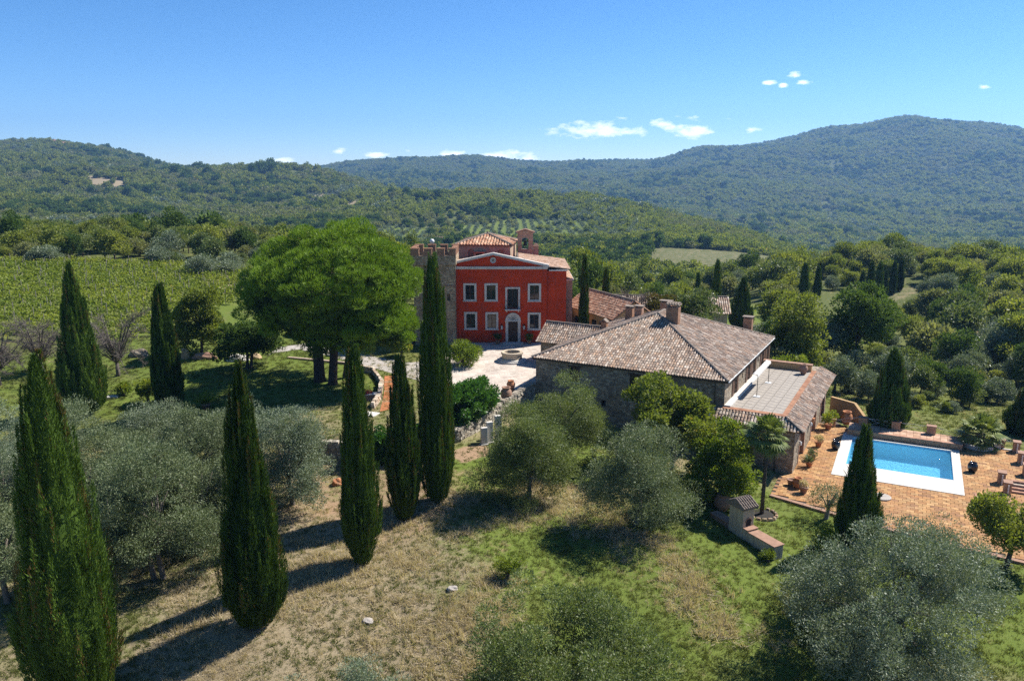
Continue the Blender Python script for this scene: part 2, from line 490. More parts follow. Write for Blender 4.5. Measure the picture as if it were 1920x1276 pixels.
for q in [(300, 425, 700), (0, 415, 700), (300, 400, 900), (300, 350, 1300), (0, 340, 1300), (300, 290, 1950), (230, 272, 2050), (150, 264, 2100), (0, 268, 2200), (450, 290, 1850), (520, 298, 1750),
          (600, 316, 1600), (700, 342, 1350), (800, 357, 1200), (700, 440, 600), (700, 385, 950), (550, 400, 850), (550, 350, 1300), (920, 483, 400), (960, 430, 700), (960, 385, 930),
          (880, 358, 1120), (960, 360, 1080), (1080, 361, 1060), (1200, 377, 1000), (1350, 413, 900), (1500, 456, 800), (1570, 470, 760), (1200, 430, 650), (1350, 475, 500, -2), (1250, 470, 510, -2), (1450, 482, 470, -2),
          (960, 385, 1750), (1200, 405, 1500), (1400, 445, 1300), (700, 362, 2000), (960, 332, 3000), (780, 332, 3000), (600, 330, 2800),
          (960, 304, 4500), (880, 306, 4500), (780, 301, 4500), (640, 309, 4100), (580, 318, 4000), (1100, 303, 4500), (1200, 298, 4200), (1250, 292, 4050), (1300, 281, 3900), (1380, 270, 3800), (1450, 267, 3700), (1520, 247, 3650), (1550, 240, 3600), (1640, 231, 3600), (1710, 215, 3600),
          (1780, 223, 3550), (1850, 231, 3500), (1920, 241, 3400), (2300, 300, 3300), (1250, 350, 2500), (1400, 335, 2600), (1500, 405, 1700), (1650, 330, 2500), (1700, 430, 1500), (1900, 425, 1500), (1900, 330, 2400),
          (1180, 360, 2200), (1050, 352, 2500), (1600, 472, 1000), (1900, 478, 900), (300, 325, 3400), (0, 310, 3400), (960, 345, 5600), (1700, 262, 5200), (200, 345, 5600), (1300, 320, 5300), (600, 345, 5400), (-300, 282, 2250), (-300, 410, 700), (-300, 345, 1300)]:
    far(*q)
for a, r, z in [(-75, 15, -6.5), (0, 10, -6), (75, 15, -6.5), (-75, 60, -5), (75, 60, -8), (-75, 200, 0), (75, 200, -12), (-75, 700, -20), (75, 700, -40), (-75, 2200, 40), (75, 3000, 90), (-75, 5600, 0), (75, 5600, 30)]:
    CTRL.append((r * math.sin(R(a)), r * math.cos(R(a)), z))
CTRL = np.array(CTRL)


def _q(x, y):
    r = np.maximum(np.hypot(x, y), 6.0)
    return 2.6 * np.arctan2(x, y), np.log(r), r


def _phi(d2): return 0.5 * d2 * np.log(d2 + 1e-9)


def _fit():
    a, l, r = _q(CTRL[:, 0], CTRL[:, 1])
    e = (CTRL[:, 2] - CAMH) / r
    n = len(a)
    K = _phi((a[:, None] - a) ** 2 + (l[:, None] - l) ** 2) + np.eye(n) * 2e-4
    Pm = np.stack([np.ones(n), a, l], 1)
    A = np.block([[K, Pm], [Pm.T, np.zeros((3, 3))]])
    return a, l, np.linalg.solve(A, np.concatenate([e, np.zeros(3)]))


_CA, _CL, _W = _fit()


def poly_mask(x, y, poly, soft):
    """1 inside the polygon, falling to 0 across `soft` metres outside it"""
    P = np.array(poly, dtype=float)
    inside = np.zeros(x.shape, bool); dmin = np.full(x.shape, 1e9)
    for i in range(len(P)):
        x0, y0 = P[i]; x1, y1 = P[(i + 1) % len(P)]
        cond = (y0 > y) != (y1 > y)
        with np.errstate(divide='ignore', invalid='ignore'):
            xi = (x1 - x0) * (y - y0) / (y1 - y0 + 1e-12) + x0
        inside ^= cond & (x < xi)
        t = np.clip(((x - x0) * (x1 - x0) + (y - y0) * (y1 - y0)) / ((x1 - x0) ** 2 + (y1 - y0) ** 2), 0, 1)
        dmin = np.minimum(dmin, np.hypot(x - x0 - t * (x1 - x0), y - y0 - t * (y1 - y0)))
    s = np.clip(1 - dmin / soft, 0, 1)
    return np.where(inside, 1.0, s * s * (3 - 2 * s))


_PERM = np.random.default_rng(3).random((256, 256))


def vnoise(x, y, s):
    """smooth value noise, about one bump per s metres"""
    x, y = x / s + 57.3, y / s + 91.7
    xi, yi = np.floor(x).astype(int), np.floor(y).astype(int)
    fx, fy = x - xi, y - yi
    fx, fy = fx * fx * (3 - 2 * fx), fy * fy * (3 - 2 * fy)
    g = lambda i, j: _PERM[i % 256, j % 256]
    return (g(xi, yi) * (1 - fx) + g(xi + 1, yi) * fx) * (1 - fy) + (g(xi, yi + 1) * (1 - fx) + g(xi + 1, yi + 1) * fx) * fy


UPPER = [(-17, 67.3), (-11, 67.6), (-5.4, 70.4), (-1.5, 77.4), (2.6, 82.6), (6, 103), (-30, 103), (-30, 80)]
DA = R(-27.0)                                             # pool frame
D0 = (29.32, 68.28)
def dk(x, y): return D0[0] + x * math.cos(DA) - y * math.sin(DA), D0[1] + x * math.sin(DA) + y * math.cos(DA)
HA = R(-28.5)                                             # farmhouse frame
H0 = (2.57, 82.23)
def hs(x, y): return H0[0] + x * math.cos(HA) - y * math.sin(HA), H0[1] + x * math.sin(HA) + y * math.cos(HA)
DECK = [dk(*p) for p in ((-4.2, -7.1), (4.2, -9.8), (13.2, -11.3), (24, -12.5), (24, 16), (2, 17), (-1, 22), (-4, 22))]
POOLHOLE = [dk(*p) for p in ((-.4, 2.5), (10.6, 2.5), (10.6, 12.4), (-.4, 12.4))]


def gz(x, y):
    x = np.asarray(x, dtype=float); y = np.asarray(y, dtype=float)
    sh = x.shape
    x, y = np.atleast_1d(x).ravel(), np.atleast_1d(y).ravel()
    a, l, r = _q(x, y)
    e = np.zeros_like(a)
    for i in range(0, len(a), 40000):
        s = slice(i, i + 40000)
        e[s] = _phi((a[s, None] - _CA) ** 2 + (l[s, None] - _CL) ** 2) @ _W[:-3] + _W[-3] + _W[-2] * a[s] + _W[-1] * l[s]
    z = CAMH + r * e
    # relief grows with distance: folds and spurs on the hills
    k = np.clip((r - 250) / 900, 0, 1)
    z += k * np.minimum(r, 2000) * (0.030 * (vnoise(x, y, 620) - .5) + 0.016 * (vnoise(x + 99, y, 260) - .5) + 0.006 * (vnoise(x, y + 55, 90) - .5))
    kn = np.clip((r - 14) / 20, 0, 1) * np.clip((300 - r) / 150, 0, 1)
    z += kn * (0.30 * (vnoise(x, y, 7.5) - .5) + 0.14 * (vnoise(x + 31, y, 2.2) - .5))
    m = poly_mask(x, y, UPPER, 0.7)
    zu = np.clip((y - 77) / 24, 0, 1) * 0.95 - 1.0
    z = z * (1 - m) + zu * m
    m = poly_mask(x, y, DECK, 1.6)
    z = z * (1 - m) + (-5.16) * m
    m = poly_mask(x, y, POOLHOLE, 0.6)
    z = z * (1 - m) + (-7.6) * m
    return z.reshape(sh)


def g1(x, y): return float(gz(np.array([x]), np.array([y]))[0])


def on(u, v, z0=-4.0):
    """where the line of sight through a photo point meets the ground"""
    r = ray(u, v); t = 20.0
    for _ in range(4000):
        x, y, z = r[0] * t, r[1] * t, CAMH + r[2] * t
        g = g1(x, y)
        if z <= g: break
        t += max(0.05, (z - g) * 0.5)
    return x, y, g


def build_terrain():
    az = np.concatenate([np.linspace(-95, -41, 26)[:-1], np.linspace(-41, 41, 430), np.linspace(41, 95, 26)[1:]])
    rr = np.concatenate([np.exp(np.linspace(math.log(7), math.log(30), 26))[:-1], np.exp(np.linspace(math.log(30), math.log(130), 260))[:-1],
                         np.exp(np.linspace(math.log(130), math.log(6000), 240))])
    A, RR = np.meshgrid(np.radians(az), rr)
    X, Y = RR * np.sin(A), RR * np.cos(A)
    Z = gz(X, Y)
    nr, na = X.shape
    V = np.stack([X.ravel(), Y.ravel(), Z.ravel()], 1)
    i = np.arange(nr * na).reshape(nr, na)
    F = np.stack([i[:-1, :-1].ravel(), i[:-1, 1:].ravel(), i[1:, 1:].ravel(), i[1:, :-1].ravel()], 1)
    # land cover: red = dry hay, green = mown lawn, blue = bare earth
    x, y = V[:, 0], V[:, 1]
    r = np.hypot(x, y)
    lawn = np.zeros(len(V)); hay = np.zeros(len(V)); soil = np.zeros(len(V))
    for poly, s, val in LAWNS:
        lawn = np.maximum(lawn, poly_mask(x, y, poly, s) * val)
    for poly, s, val in HAYS:
        hay = np.maximum(hay, poly_mask(x, y, poly, s) * val)
    for poly, s, val in SOILS:
        soil = np.maximum(soil, poly_mask(x, y, poly, s) * val)
    hay = np.maximum(hay, np.clip((88 - r) / 20, 0, 1) * .28)
    me = np_mesh('ground', V, F, ground_mat(), {'cover': np.stack([hay, lawn, soil], 1)}, smooth=True)
    tag(link('ground', me), kind='structure')
    return (az, rr, Z)


def px_poly(pts, z=None): return [(on(u, v)[:2]) for u, v in pts]


def ypoly(pts, y): return [((u - 960) / 1480 * yy * 1.0, yy) for (u, yy) in pts]
# clearings given as (column, metres away): meadow, brown field and groves on the hills
FIELD = ypoly([(1215, 420), (1330, 400), (1520, 420), (1500, 560), (1330, 560), (1225, 555)], 0)
GROVE1 = ypoly([(690, 610), (800, 600), (810, 760), (720, 790)], 0)
GROVE2 = ypoly([(850, 690), (1090, 640), (1110, 820), (960, 900), (870, 800)], 0)
GROVE3 = ypoly([(570, 1080), (650, 1080), (650, 1330), (580, 1330)], 0)
GROVE4 = ypoly([(1010, 560), (1080, 560), (1080, 620), (1010, 620)], 0)

LAWNS = [([dk(-9, -16), dk(-6, -9.0), dk(4.2, -10), dk(13, -11.4), dk(14, -22), dk(0, -24), dk(-4, -20)], 6.0, .58),
         (px_poly([(430, 560), (520, 575), (520, 640), (560, 660), (640, 690), (660, 735), (420, 760), (240, 760), (0, 740), (0, 690), (250, 640), (420, 600)]), 5.0, .85),
         (px_poly([(870, 860), (930, 850), (930, 905), (860, 905)]), 4.0, 0.7), (px_poly([(1060, 850), (1120, 830), (1120, 880), (1070, 890)]), 4.0, 0.7),
         (px_poly([(1340, 605), (1420, 600), (1400, 575), (1330, 580)]), 3.0, 1.0), (px_poly([(1715, 770), (1760, 775), (1750, 745), (1715, 748)]), 3.0, 0.4),
         (px_poly([(960, 990), (1260, 1010), (1420, 1120), (1500, 1276), (1200, 1276), (1060, 1120)]), 12.0, 0.50),
         (px_poly([(425, 602), (452, 548), (522, 580), (528, 612), (470, 615)]), 2.0, 1.0), (GROVE1, 15, .9), (GROVE2, 15, .8), (GROVE4, 15, .8)]
HAYS = [(px_poly([(1615, 582), (1650, 572), (1714, 547), (1698, 538), (1640, 556)]), 2.5, .2), (px_poly([(520, 1000), (640, 960), (850, 935), (930, 1000), (960, 1080), (840, 1270), (400, 1276), (300, 1230)]), 4.0, .60),
        (FIELD, 6.0, .16), (px_poly([(420, 545), (520, 603), (532, 578), (440, 522), (390, 515)]), 3.0, .9), (GROVE3, 30, .8), (ypoly([(190, 1240), (250, 1240), (250, 1330), (180, 1330)], 0), 20, 1.0), (ypoly([(1095, 2500), (1130, 2500), (1130, 2700), (1095, 2700)], 0), 40, 1.0),
        (px_poly([(1050, 910), (1130, 960), (1250, 1050), (1420, 1190), (1380, 1200), (1150, 1030), (1010, 960)]), 3.0, 0.9),
        (px_poly([(930, 930), (1060, 900), (1080, 950), (960, 990)]), 2.0, 0.7)]
SOILS = [(px_poly([(1824, 662), (1850, 662), (1848, 603), (1832, 598)]), 1.5, .9), (px_poly([(600, 890), (660, 880), (760, 900), (850, 930), (740, 985), (640, 950)]), 6.0, 0.32), (px_poly([(850, 850), (905, 835), (910, 848), (870, 862)]), .8, 0.7)]


def ground_mat():
    m, nt, N, L, out = new_mat('ground')
    at = N.new('ShaderNodeAttribute'); at.attribute_name = 'cover'
    sp = N.new('ShaderNodeSeparateColor'); L.new(at.outputs['Color'], sp.inputs[0])
    pos = world_pos(N)
    n1 = noise(N, L, pos, 0.35, 5, 0.62); n2 = noise(N, L, pos, 2.2, 5, 0.65); n3 = noise(N, L, pos, 14, 4, 0.7); nf = noise(N, L, pos, 0.018, 4, 0.6)
    hay = ramp(N, [(0.2, (0.140, 0.110, 0.066)), (0.5, (0.245, 0.196, 0.124)), (0.8, (0.355, 0.295, 0.195))]); L.new(n3, hay.inputs[0])
    grass = ramp(N, [(0.25, (0.070, 0.085, 0.022)), (0.5, (0.130, 0.145, 0.040)), (0.8, (0.225, 0.220, 0.085))]); L.new(n3, grass.inputs[0])
    lawn = ramp(N, [(0.25, (0.058, 0.085, 0.016)), (0.5, (0.105, 0.142, 0.026)), (0.8, (0.180, 0.205, 0.052))]); L.new(n3, lawn.inputs[0])
    wood = ramp(N, [(0.3, (0.045, 0.065, 0.018)), (0.7, (0.110, 0.120, 0.036))]); L.new(n2, wood.inputs[0])
    soil = ramp(N, [(0.3, (0.20, 0.125, 0.075)), (0.7, (0.36, 0.25, 0.16))]); L.new(n3, soil.inputs[0])
    # distance from the farm: meadow close by, woodland floor further off
    ln = N.new('ShaderNodeVectorMath'); ln.operation = 'LENGTH'; L.new(pos, ln.inputs[0])
    md = N.new('ShaderNodeMapRange'); md.inputs['From Min'].default_value = 95; md.inputs['From Max'].default_value = 190; L.new(ln.outputs['Value'], md.inputs['Value'])
    c = mixc(N, L, md.outputs[0], grass.outputs[0], wood.outputs[0])

    def blend(c, w, other, gain=2.4):
        # ragged edges: the cover's weight is broken up by two sizes of patch
        s = N.new('ShaderNodeMath'); s.operation = 'MULTIPLY_ADD'; L.new(n1, s.inputs[0]); s.inputs[1].default_value = 1.2; s.inputs[2].default_value = -1.1
        s1 = N.new('ShaderNodeMath'); s1.operation = 'MULTIPLY_ADD'; L.new(n2, s1.inputs[0]); s1.inputs[1].default_value = 1.0; L.new(s.outputs[0], s1.inputs[2])
        s2 = N.new('ShaderNodeMath'); s2.operation = 'MULTIPLY_ADD'; L.new(w, s2.inputs[0]); s2.inputs[1].default_value = 1.35; L.new(s1.outputs[0], s2.inputs[2])
        mr = N.new('ShaderNodeMapRange'); mr.inputs['From Min'].default_value = 0.12; mr.inputs['From Max'].default_value = 0.55; L.new(s2.outputs[0], mr.inputs['Value'])
        return mixc(N, L, mr.outputs[0], c, other)
    c = blend(c, sp.outputs[0], hay.outputs[0])
    dry = N.new('ShaderNodeMapRange'); dry.inputs['From Min'].default_value = 0.48; dry.inputs['From Max'].default_value = 0.72; L.new(noise(N, L, pos, 0.22, 5, 0.7), dry.inputs['Value'])
    half = N.new('ShaderNodeMath'); half.operation = 'MULTIPLY'; L.new(dry.outputs[0], half.inputs[0]); half.inputs[1].default_value = 0.75
    lawn2 = mixc(N, L, half.outputs[0], lawn.outputs[0], grass.outputs[0])
    c = blend(c, sp.outputs[1], lawn2)
    c = blend(c, sp.outputs[2], soil.outputs[0])
    finish(nt, out, c, 0.95, n3, 0.6, 0.08, 0.08)
    return m


AZ, RRR, TZ = build_terrain()


# ------------------------------------------------------------------ leaf-built plants
def leaf_quads(P, D, Ls, W, g, rnd=None, tri=False):
    """one small leaf face at each point P, along D"""
    n = len(P)
    D = D / (np.linalg.norm(D, axis=1, keepdims=True) + 1e-9)
    S = np.cross(D, g.normal(size=(n, 3))); S /= (np.linalg.norm(S, axis=1, keepdims=True) + 1e-9)
    Ls = (Ls * g.uniform(.7, 1.3, n))[:, None]; W = (W * g.uniform(.75, 1.25, n))[:, None]
    if tri:
        V = np.stack([P - S * W * .5, P + S * W * .5, P + D * Ls], 1).reshape(-1, 3)
        F = np.arange(3 * n).reshape(n, 3); k = 3
    else:
        V = np.stack([P, P + D * Ls * .45 + S * W * .5, P + D * Ls, P + D * Ls * .45 - S * W * .5], 1).reshape(-1, 3)
        F = np.arange(4 * n).reshape(n, 4); k = 4
    r = g.random(n) if rnd is None else rnd
    return V, F, np.repeat(r, k)


def sph(g, n):
    v = g.normal(size=(n, 3)); return v / np.linalg.norm(v, axis=1, keepdims=True)


def clump_points(g, centers, rc, per, up=0.3, squash=0.8, shell=0.55):
    """points spread through leaf clumps, each with an outward leaf direction"""
    n = len(centers) * per
    d = sph(g, n)
    rad = (g.uniform(shell ** 3, 1, n) ** (1 / 3))[:, None]
    rc = np.repeat(np.broadcast_to(rc, (len(centers),)), per)[:, None]
    P = np.repeat(centers, per, 0) + d * rad * rc * np.array([1, 1, squash])
    D = d + np.array([0, 0, up]) + g.normal(size=(n, 3)) * .5
    return P, D


def crown_centers(g, n, Rx, Ry, Rz, cz, inner=0.5, low=-0.75, lobes=5, depth=0.28, col=0.0):
    """clump centres on an uneven crown: a few lobes push in and out of the ellipsoid"""
    d = sph(g, n * 3)
    d = d[d[:, 2] > low][:n]
    if col > 0:                                   # fuller towards the ground than an ellipsoid
        f = np.sqrt(np.maximum(d[:, 0] ** 2 + d[:, 1] ** 2, 1e-4)); lowd = d[:, 2] < 0
        k = np.where(lowd, (1 - col) + col * np.sqrt(np.clip(1 - .25 * d[:, 2] ** 2, 0, 1)) / np.maximum(f, .25), 1.0)
        d[:, :2] *= k[:, None]
    ld = sph(g, lobes)
    w = np.max(d @ ld.T, axis=1)
    rad = g.uniform(inner, 1, len(d)) * (1 - depth + depth * np.clip((w - .3) / .7, 0, 1) * 1.25)
    return d * rad[:, None] * np.array([Rx, Ry, Rz]) + np.array([0, 0, cz])


def trunk_mesh(name, g, h, r, targets, mat, lean=0.1, stems=1, fork=0.45):
    mb = MB()
    for s in range(stems):
        a = g.uniform(0, 6.28)
        off = 0 if stems == 1 else r * 1.6
        b = Vector((math.cos(a) * off, math.sin(a) * off, -0.4))
        top = Vector((b.x * 2.2 + g.uniform(-lean, lean) * h, b.y * 2.2 + g.uniform(-lean, lean) * h, h))
        mid = b.lerp(top, fork) + Vector((g.uniform(-.08, .08) * h, g.uniform(-.08, .08) * h, 0))
        mb.tube([b, b.lerp(mid, .12) , mid, top], [r * 1.35, r, r * .8, r * .3], 8)
        for t in targets[s::stems]:
            t = Vector([float(q) for q in t])
            st = mid.lerp(top, float(g.uniform(0, .6)))
            m2 = st.lerp(t, .5) + Vector((0, 0, .08 * h))
            mb.tube([st, m2, t], [r * .42, r * .26, r * .08], 5)
    return mb.mesh(name, mat, True)


def tree_proto(seed, mat, bark, Rx=3, Ry=3, Rz=2.5, cz=4.5, n=60, rc=1.0, per=110, L=.3, W=.16, trunk=.22, h=4.5, limbs=7, stems=1, up=.3, low=-.75, lobes=5, depth=.3, inner=.5, squash=.8, tri=False, col=0.0, boughs=0):
    g = np.random.default_rng(seed)
    if boughs:                                    # leaf clumps gathered on separate boughs, with gaps between
        B = crown_centers(g, boughs, Rx * .78, Ry * .78, Rz * .76, cz, .6, low, lobes, depth, col)
        if col > .5:                              # low boughs that hide the trunk
            ns = boughs // 2; a = g.uniform(0, 6.28, ns); q = g.uniform(.45, .85, ns)
            B = np.concatenate([B, np.stack([np.cos(a) * q * Rx, np.sin(a) * q * Ry, (cz - Rz) + 2 * Rz * g.uniform(.12, .34, ns)], 1)])
        m = max(4, n // len(B))
        o = sph(g, len(B) * m); o[:, 2] = np.where((o[:, 2] < 0) & (g.random(len(o)) < .55), -o[:, 2], o[:, 2])
        k = np.repeat(g.uniform(.65, 1.2, len(B)), m) * g.uniform(.45, 1, len(o)) ** .5
        C = np.repeat(B, m, 0) + o * k[:, None] * np.array([Rx * .38, Ry * .38, Rz * .36])
        C[:, 2] = np.maximum(C[:, 2], .35)
    else:
        C = crown_centers(g, n, Rx, Ry, Rz, cz, inner, low, lobes, depth, col)
    P, D = clump_points(g, C, rc * g.uniform(.7, 1.25, len(C)), per, up, squash)
    V, F, r = leaf_quads(P, D, L, W, g, tri=tri)
    r = np.clip(r * .40 + np.repeat(np.repeat(g.random(len(C)), per), V.shape[0] // len(P)) * .60, 0, 1)
    crown = np_mesh('crown', V, F, mat, {'rnd': r})
    t = trunk_mesh('trunk', g, h, trunk, list(C[g.permutation(len(C))[:limbs]]), bark, stems=stems)
    return crown, t


def plant(name, label, cat, loc, proto, rz=0.0, scale=1.0, group=None, crown='crown', trunk='trunk'):
    o = empty(name, loc, rz, label, cat, group)
    s = scale if isinstance(scale, (tuple, list)) else (scale,) * 3
    link(crown, proto[0], o, scale=s)
    if proto[1] is not None: link(trunk, proto[1], o, scale=s)
    return o


def cypress_proto(seed, h, rad, n, peak=0.26, L=.34, W=.075, lump=.14, base=.05, skirt=.35, sharp=.75, plumes=150):
    """column of upright plumes over an added solid core coloured dark, ragged where plumes stand proud"""
    g = np.random.default_rng(seed)
    ph = g.uniform(0, 6.28, 8)

    def prof(t):
        t = np.clip(t, 0, 1)
        return np.where(t < peak, skirt + (1 - skirt) * np.sin(np.clip(t / peak, 0, 1) * math.pi / 2) ** .8, (np.clip((1 - t) / (1 - peak), 0, 1)) ** sharp)

    def lumps(th, t):
        return 1 + lump * (.5 * np.sin(3 * th + ph[0] + 4 * t) + .4 * np.sin(5 * th + ph[1] - 9 * t) + .45 * np.sin(2 * th + ph[3] + 19 * t) + .35 * np.sin(7 * th + ph[2] + 11 * t))
    # sprays over the whole surface
    n1 = int(n * .30)
    t = g.beta(1.0, 1.25, n1); th = g.uniform(0, 2 * math.pi, n1)
    r = rad * prof(t) * lumps(th, t) * np.where(g.random(n1) < .75, g.uniform(.74, .90, n1), g.uniform(.55, .85, n1))
    P1 = np.stack([r * np.cos(th), r * np.sin(th), base * h + t * h * (1 - base)], 1)
    D1 = np.stack([np.cos(th) * .4, np.sin(th) * .4, np.ones(n1)], 1) + g.normal(size=(n1, 3)) * .25
    k1 = g.random(n1) * .4
    # plumes: each a flame of sprays that leaves the column towards its tip
    per = max(20, int(n * .70 / plumes)); m = plumes * per
    t0 = np.repeat(g.beta(.85, 1.5, plumes) * .93, per); a0 = np.repeat(g.uniform(0, 2 * math.pi, plumes), per)
    ln = np.repeat(g.uniform(.10, .24, plumes), per); wd = np.repeat(g.uniform(.13, .27, plumes), per); out = np.repeat(.02 + .26 * g.random(plumes) ** 2.2, per); hue = np.repeat(g.random(plumes), per)
    s = g.beta(1.1, 1.4, m)
    tt = t0 + ln * s
    wid = wd * (1 - s) ** .7 * np.sqrt(np.clip(s * 6, 0.15, 1))
    aa = a0 + g.normal(size=m) * wid * .55
    edge = np.clip(1 - np.abs(aa - a0) / (wid * 1.2 + 1e-6), 0, 1)
    ps = np.maximum(prof(t0 + ln * s * .55), .05)
    rr = rad * ps * lumps(a0, t0) * (.84 + out * (.35 + .65 * s) + .10 * edge) * g.uniform(.93, 1.03, m)
    P2 = np.stack([rr * np.cos(aa), rr * np.sin(aa), base * h + np.minimum(tt, 1.005) * h * (1 - base)], 1)
    D2 = np.stack([np.cos(aa) * .30, np.sin(aa) * .30, np.ones(m)], 1) + g.normal(size=(m, 3)) * .20
    k2 = np.clip(.10 + .65 * hue + .35 * g.random(m) + .15 * s, 0, 1)
    # a few stray shoots
    q = max(30, n // 300)
    t3 = g.beta(.9, 1.6, q); a3 = g.uniform(0, 6.28, q); r3 = rad * prof(t3) * 1.0
    P3 = np.stack([r3 * np.cos(a3), r3 * np.sin(a3), base * h + t3 * h * (1 - base)], 1)
    D3 = np.stack([np.cos(a3) * .7, np.sin(a3) * .7, np.ones(q)], 1)
    V, F, rn = leaf_quads(np.concatenate([P1, P2]) - np.array([0, 0, L * .5]), np.concatenate([D1, D2]), L, W, g, np.concatenate([k1, k2]), tri=True)
    V3, F3, rn3 = leaf_quads(P3, D3, L * 2.0, W * .9, g, tri=True)
    # core: solid fill added to block light, in the darkest leaf colour
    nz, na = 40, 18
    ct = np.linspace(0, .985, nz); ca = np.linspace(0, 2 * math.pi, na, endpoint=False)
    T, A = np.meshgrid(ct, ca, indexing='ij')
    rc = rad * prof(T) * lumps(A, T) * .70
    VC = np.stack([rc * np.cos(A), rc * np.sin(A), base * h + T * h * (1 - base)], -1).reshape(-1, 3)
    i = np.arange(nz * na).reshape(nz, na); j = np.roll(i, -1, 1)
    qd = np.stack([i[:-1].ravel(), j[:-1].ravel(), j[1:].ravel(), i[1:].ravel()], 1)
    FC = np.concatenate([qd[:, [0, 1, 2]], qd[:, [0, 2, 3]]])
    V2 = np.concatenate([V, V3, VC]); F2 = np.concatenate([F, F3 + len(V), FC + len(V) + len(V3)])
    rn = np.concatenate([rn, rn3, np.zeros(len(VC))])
    crown = np_mesh('crown', V2, F2, M['cypress_leaf'], {'rnd': rn})
    mb = MB(); mb.tube([(0, 0, -.5), (0, 0, base * h + .12 * h), (0, 0, h * .6)], [rad * .16, rad * .13, .03], 8)
    return crown, mb.mesh('trunk', M['bark'], True)


# ------------------------------------------------------------------ far woodland: one counted-by-nobody mass of small crowns
def gn_scatter(name, pts, rot, scl, idx, protos, kind='stuff'):
    """instances of loose prototype meshes at the given points"""
    lib = bpy.data.collections.new(name + '_library')
    for k, me in enumerate(protos):
        o = bpy.data.objects.new('%s_piece_%02d' % (name, k), me); lib.objects.link(o)
    me = bpy.data.meshes.new(name)
    me.vertices.add(len(pts)); me.vertices.foreach_set('co', np.ascontiguousarray(pts, dtype=np.float32).ravel())
    a = me.attributes.new('rot', 'FLOAT_VECTOR', 'POINT'); a.data.foreach_set('vector', np.ascontiguousarray(rot, dtype=np.float32).ravel())
    a = me.attributes.new('scl', 'FLOAT_VECTOR', 'POINT'); a.data.foreach_set('vector', np.ascontiguousarray(scl, dtype=np.float32).ravel())
    a = me.attributes.new('idx', 'INT', 'POINT'); a.data.foreach_set('value', np.ascontiguousarray(idx, dtype=np.int32))
    me.update()
    o = link(name, me)
    ng = bpy.data.node_groups.new(name, 'GeometryNodeTree')
    ng.interface.new_socket('Geometry', in_out='INPUT', socket_type='NodeSocketGeometry')
    ng.interface.new_socket('Geometry', in_out='OUTPUT', socket_type='NodeSocketGeometry')
    N, L = ng.nodes, ng.links
    gi, go = N.new('NodeGroupInput'), N.new('NodeGroupOutput')
    ins = N.new('GeometryNodeInstanceOnPoints')
    ci = N.new('GeometryNodeCollectionInfo'); ci.inputs['Collection'].default_value = lib
    ci.inputs['Separate Children'].default_value = True; ci.inputs['Reset Children'].default_value = True

    def na(nm, ty):
        n = N.new('GeometryNodeInputNamedAttribute'); n.data_type = ty; n.inputs['Name'].default_value = nm
        return next(s for s in n.outputs if s.enabled and s.name == 'Attribute')
    L.new(gi.outputs[0], ins.inputs['Points']); L.new(ci.outputs[0], ins.inputs['Instance'])
    ins.inputs['Pick Instance'].default_value = True
    L.new(na('idx', 'INT'), ins.inputs['Instance Index'])
    L.new(na('rot', 'FLOAT_VECTOR'), ins.inputs['Rotation'])
    L.new(na('scl', 'FLOAT_VECTOR'), ins.inputs['Scale'])
    L.new(ins.outputs[0], go.inputs[0])
    md = o.modifiers.new('scatter', 'NODES'); md.node_group = ng
    if kind: o['kind'] = kind
    return o


def far_proto(seed, mat, n=26, per=26, L=.42, tall=.9):
    """unit crown, radius about 1, standing on its origin"""
    g = np.random.default_rng(seed)
    C = crown_centers(g, n, .78, .78, .62 * tall, .75 * tall, .55, -.6, 4, .3)
    P, D = clump_points(g, C, .34, per, .35, .85, .7)
    V, F, r = leaf_quads(P, D, L * .6, L * .42, g)
    return np_mesh('far_crown', V, F, mat, {'rnd': r})


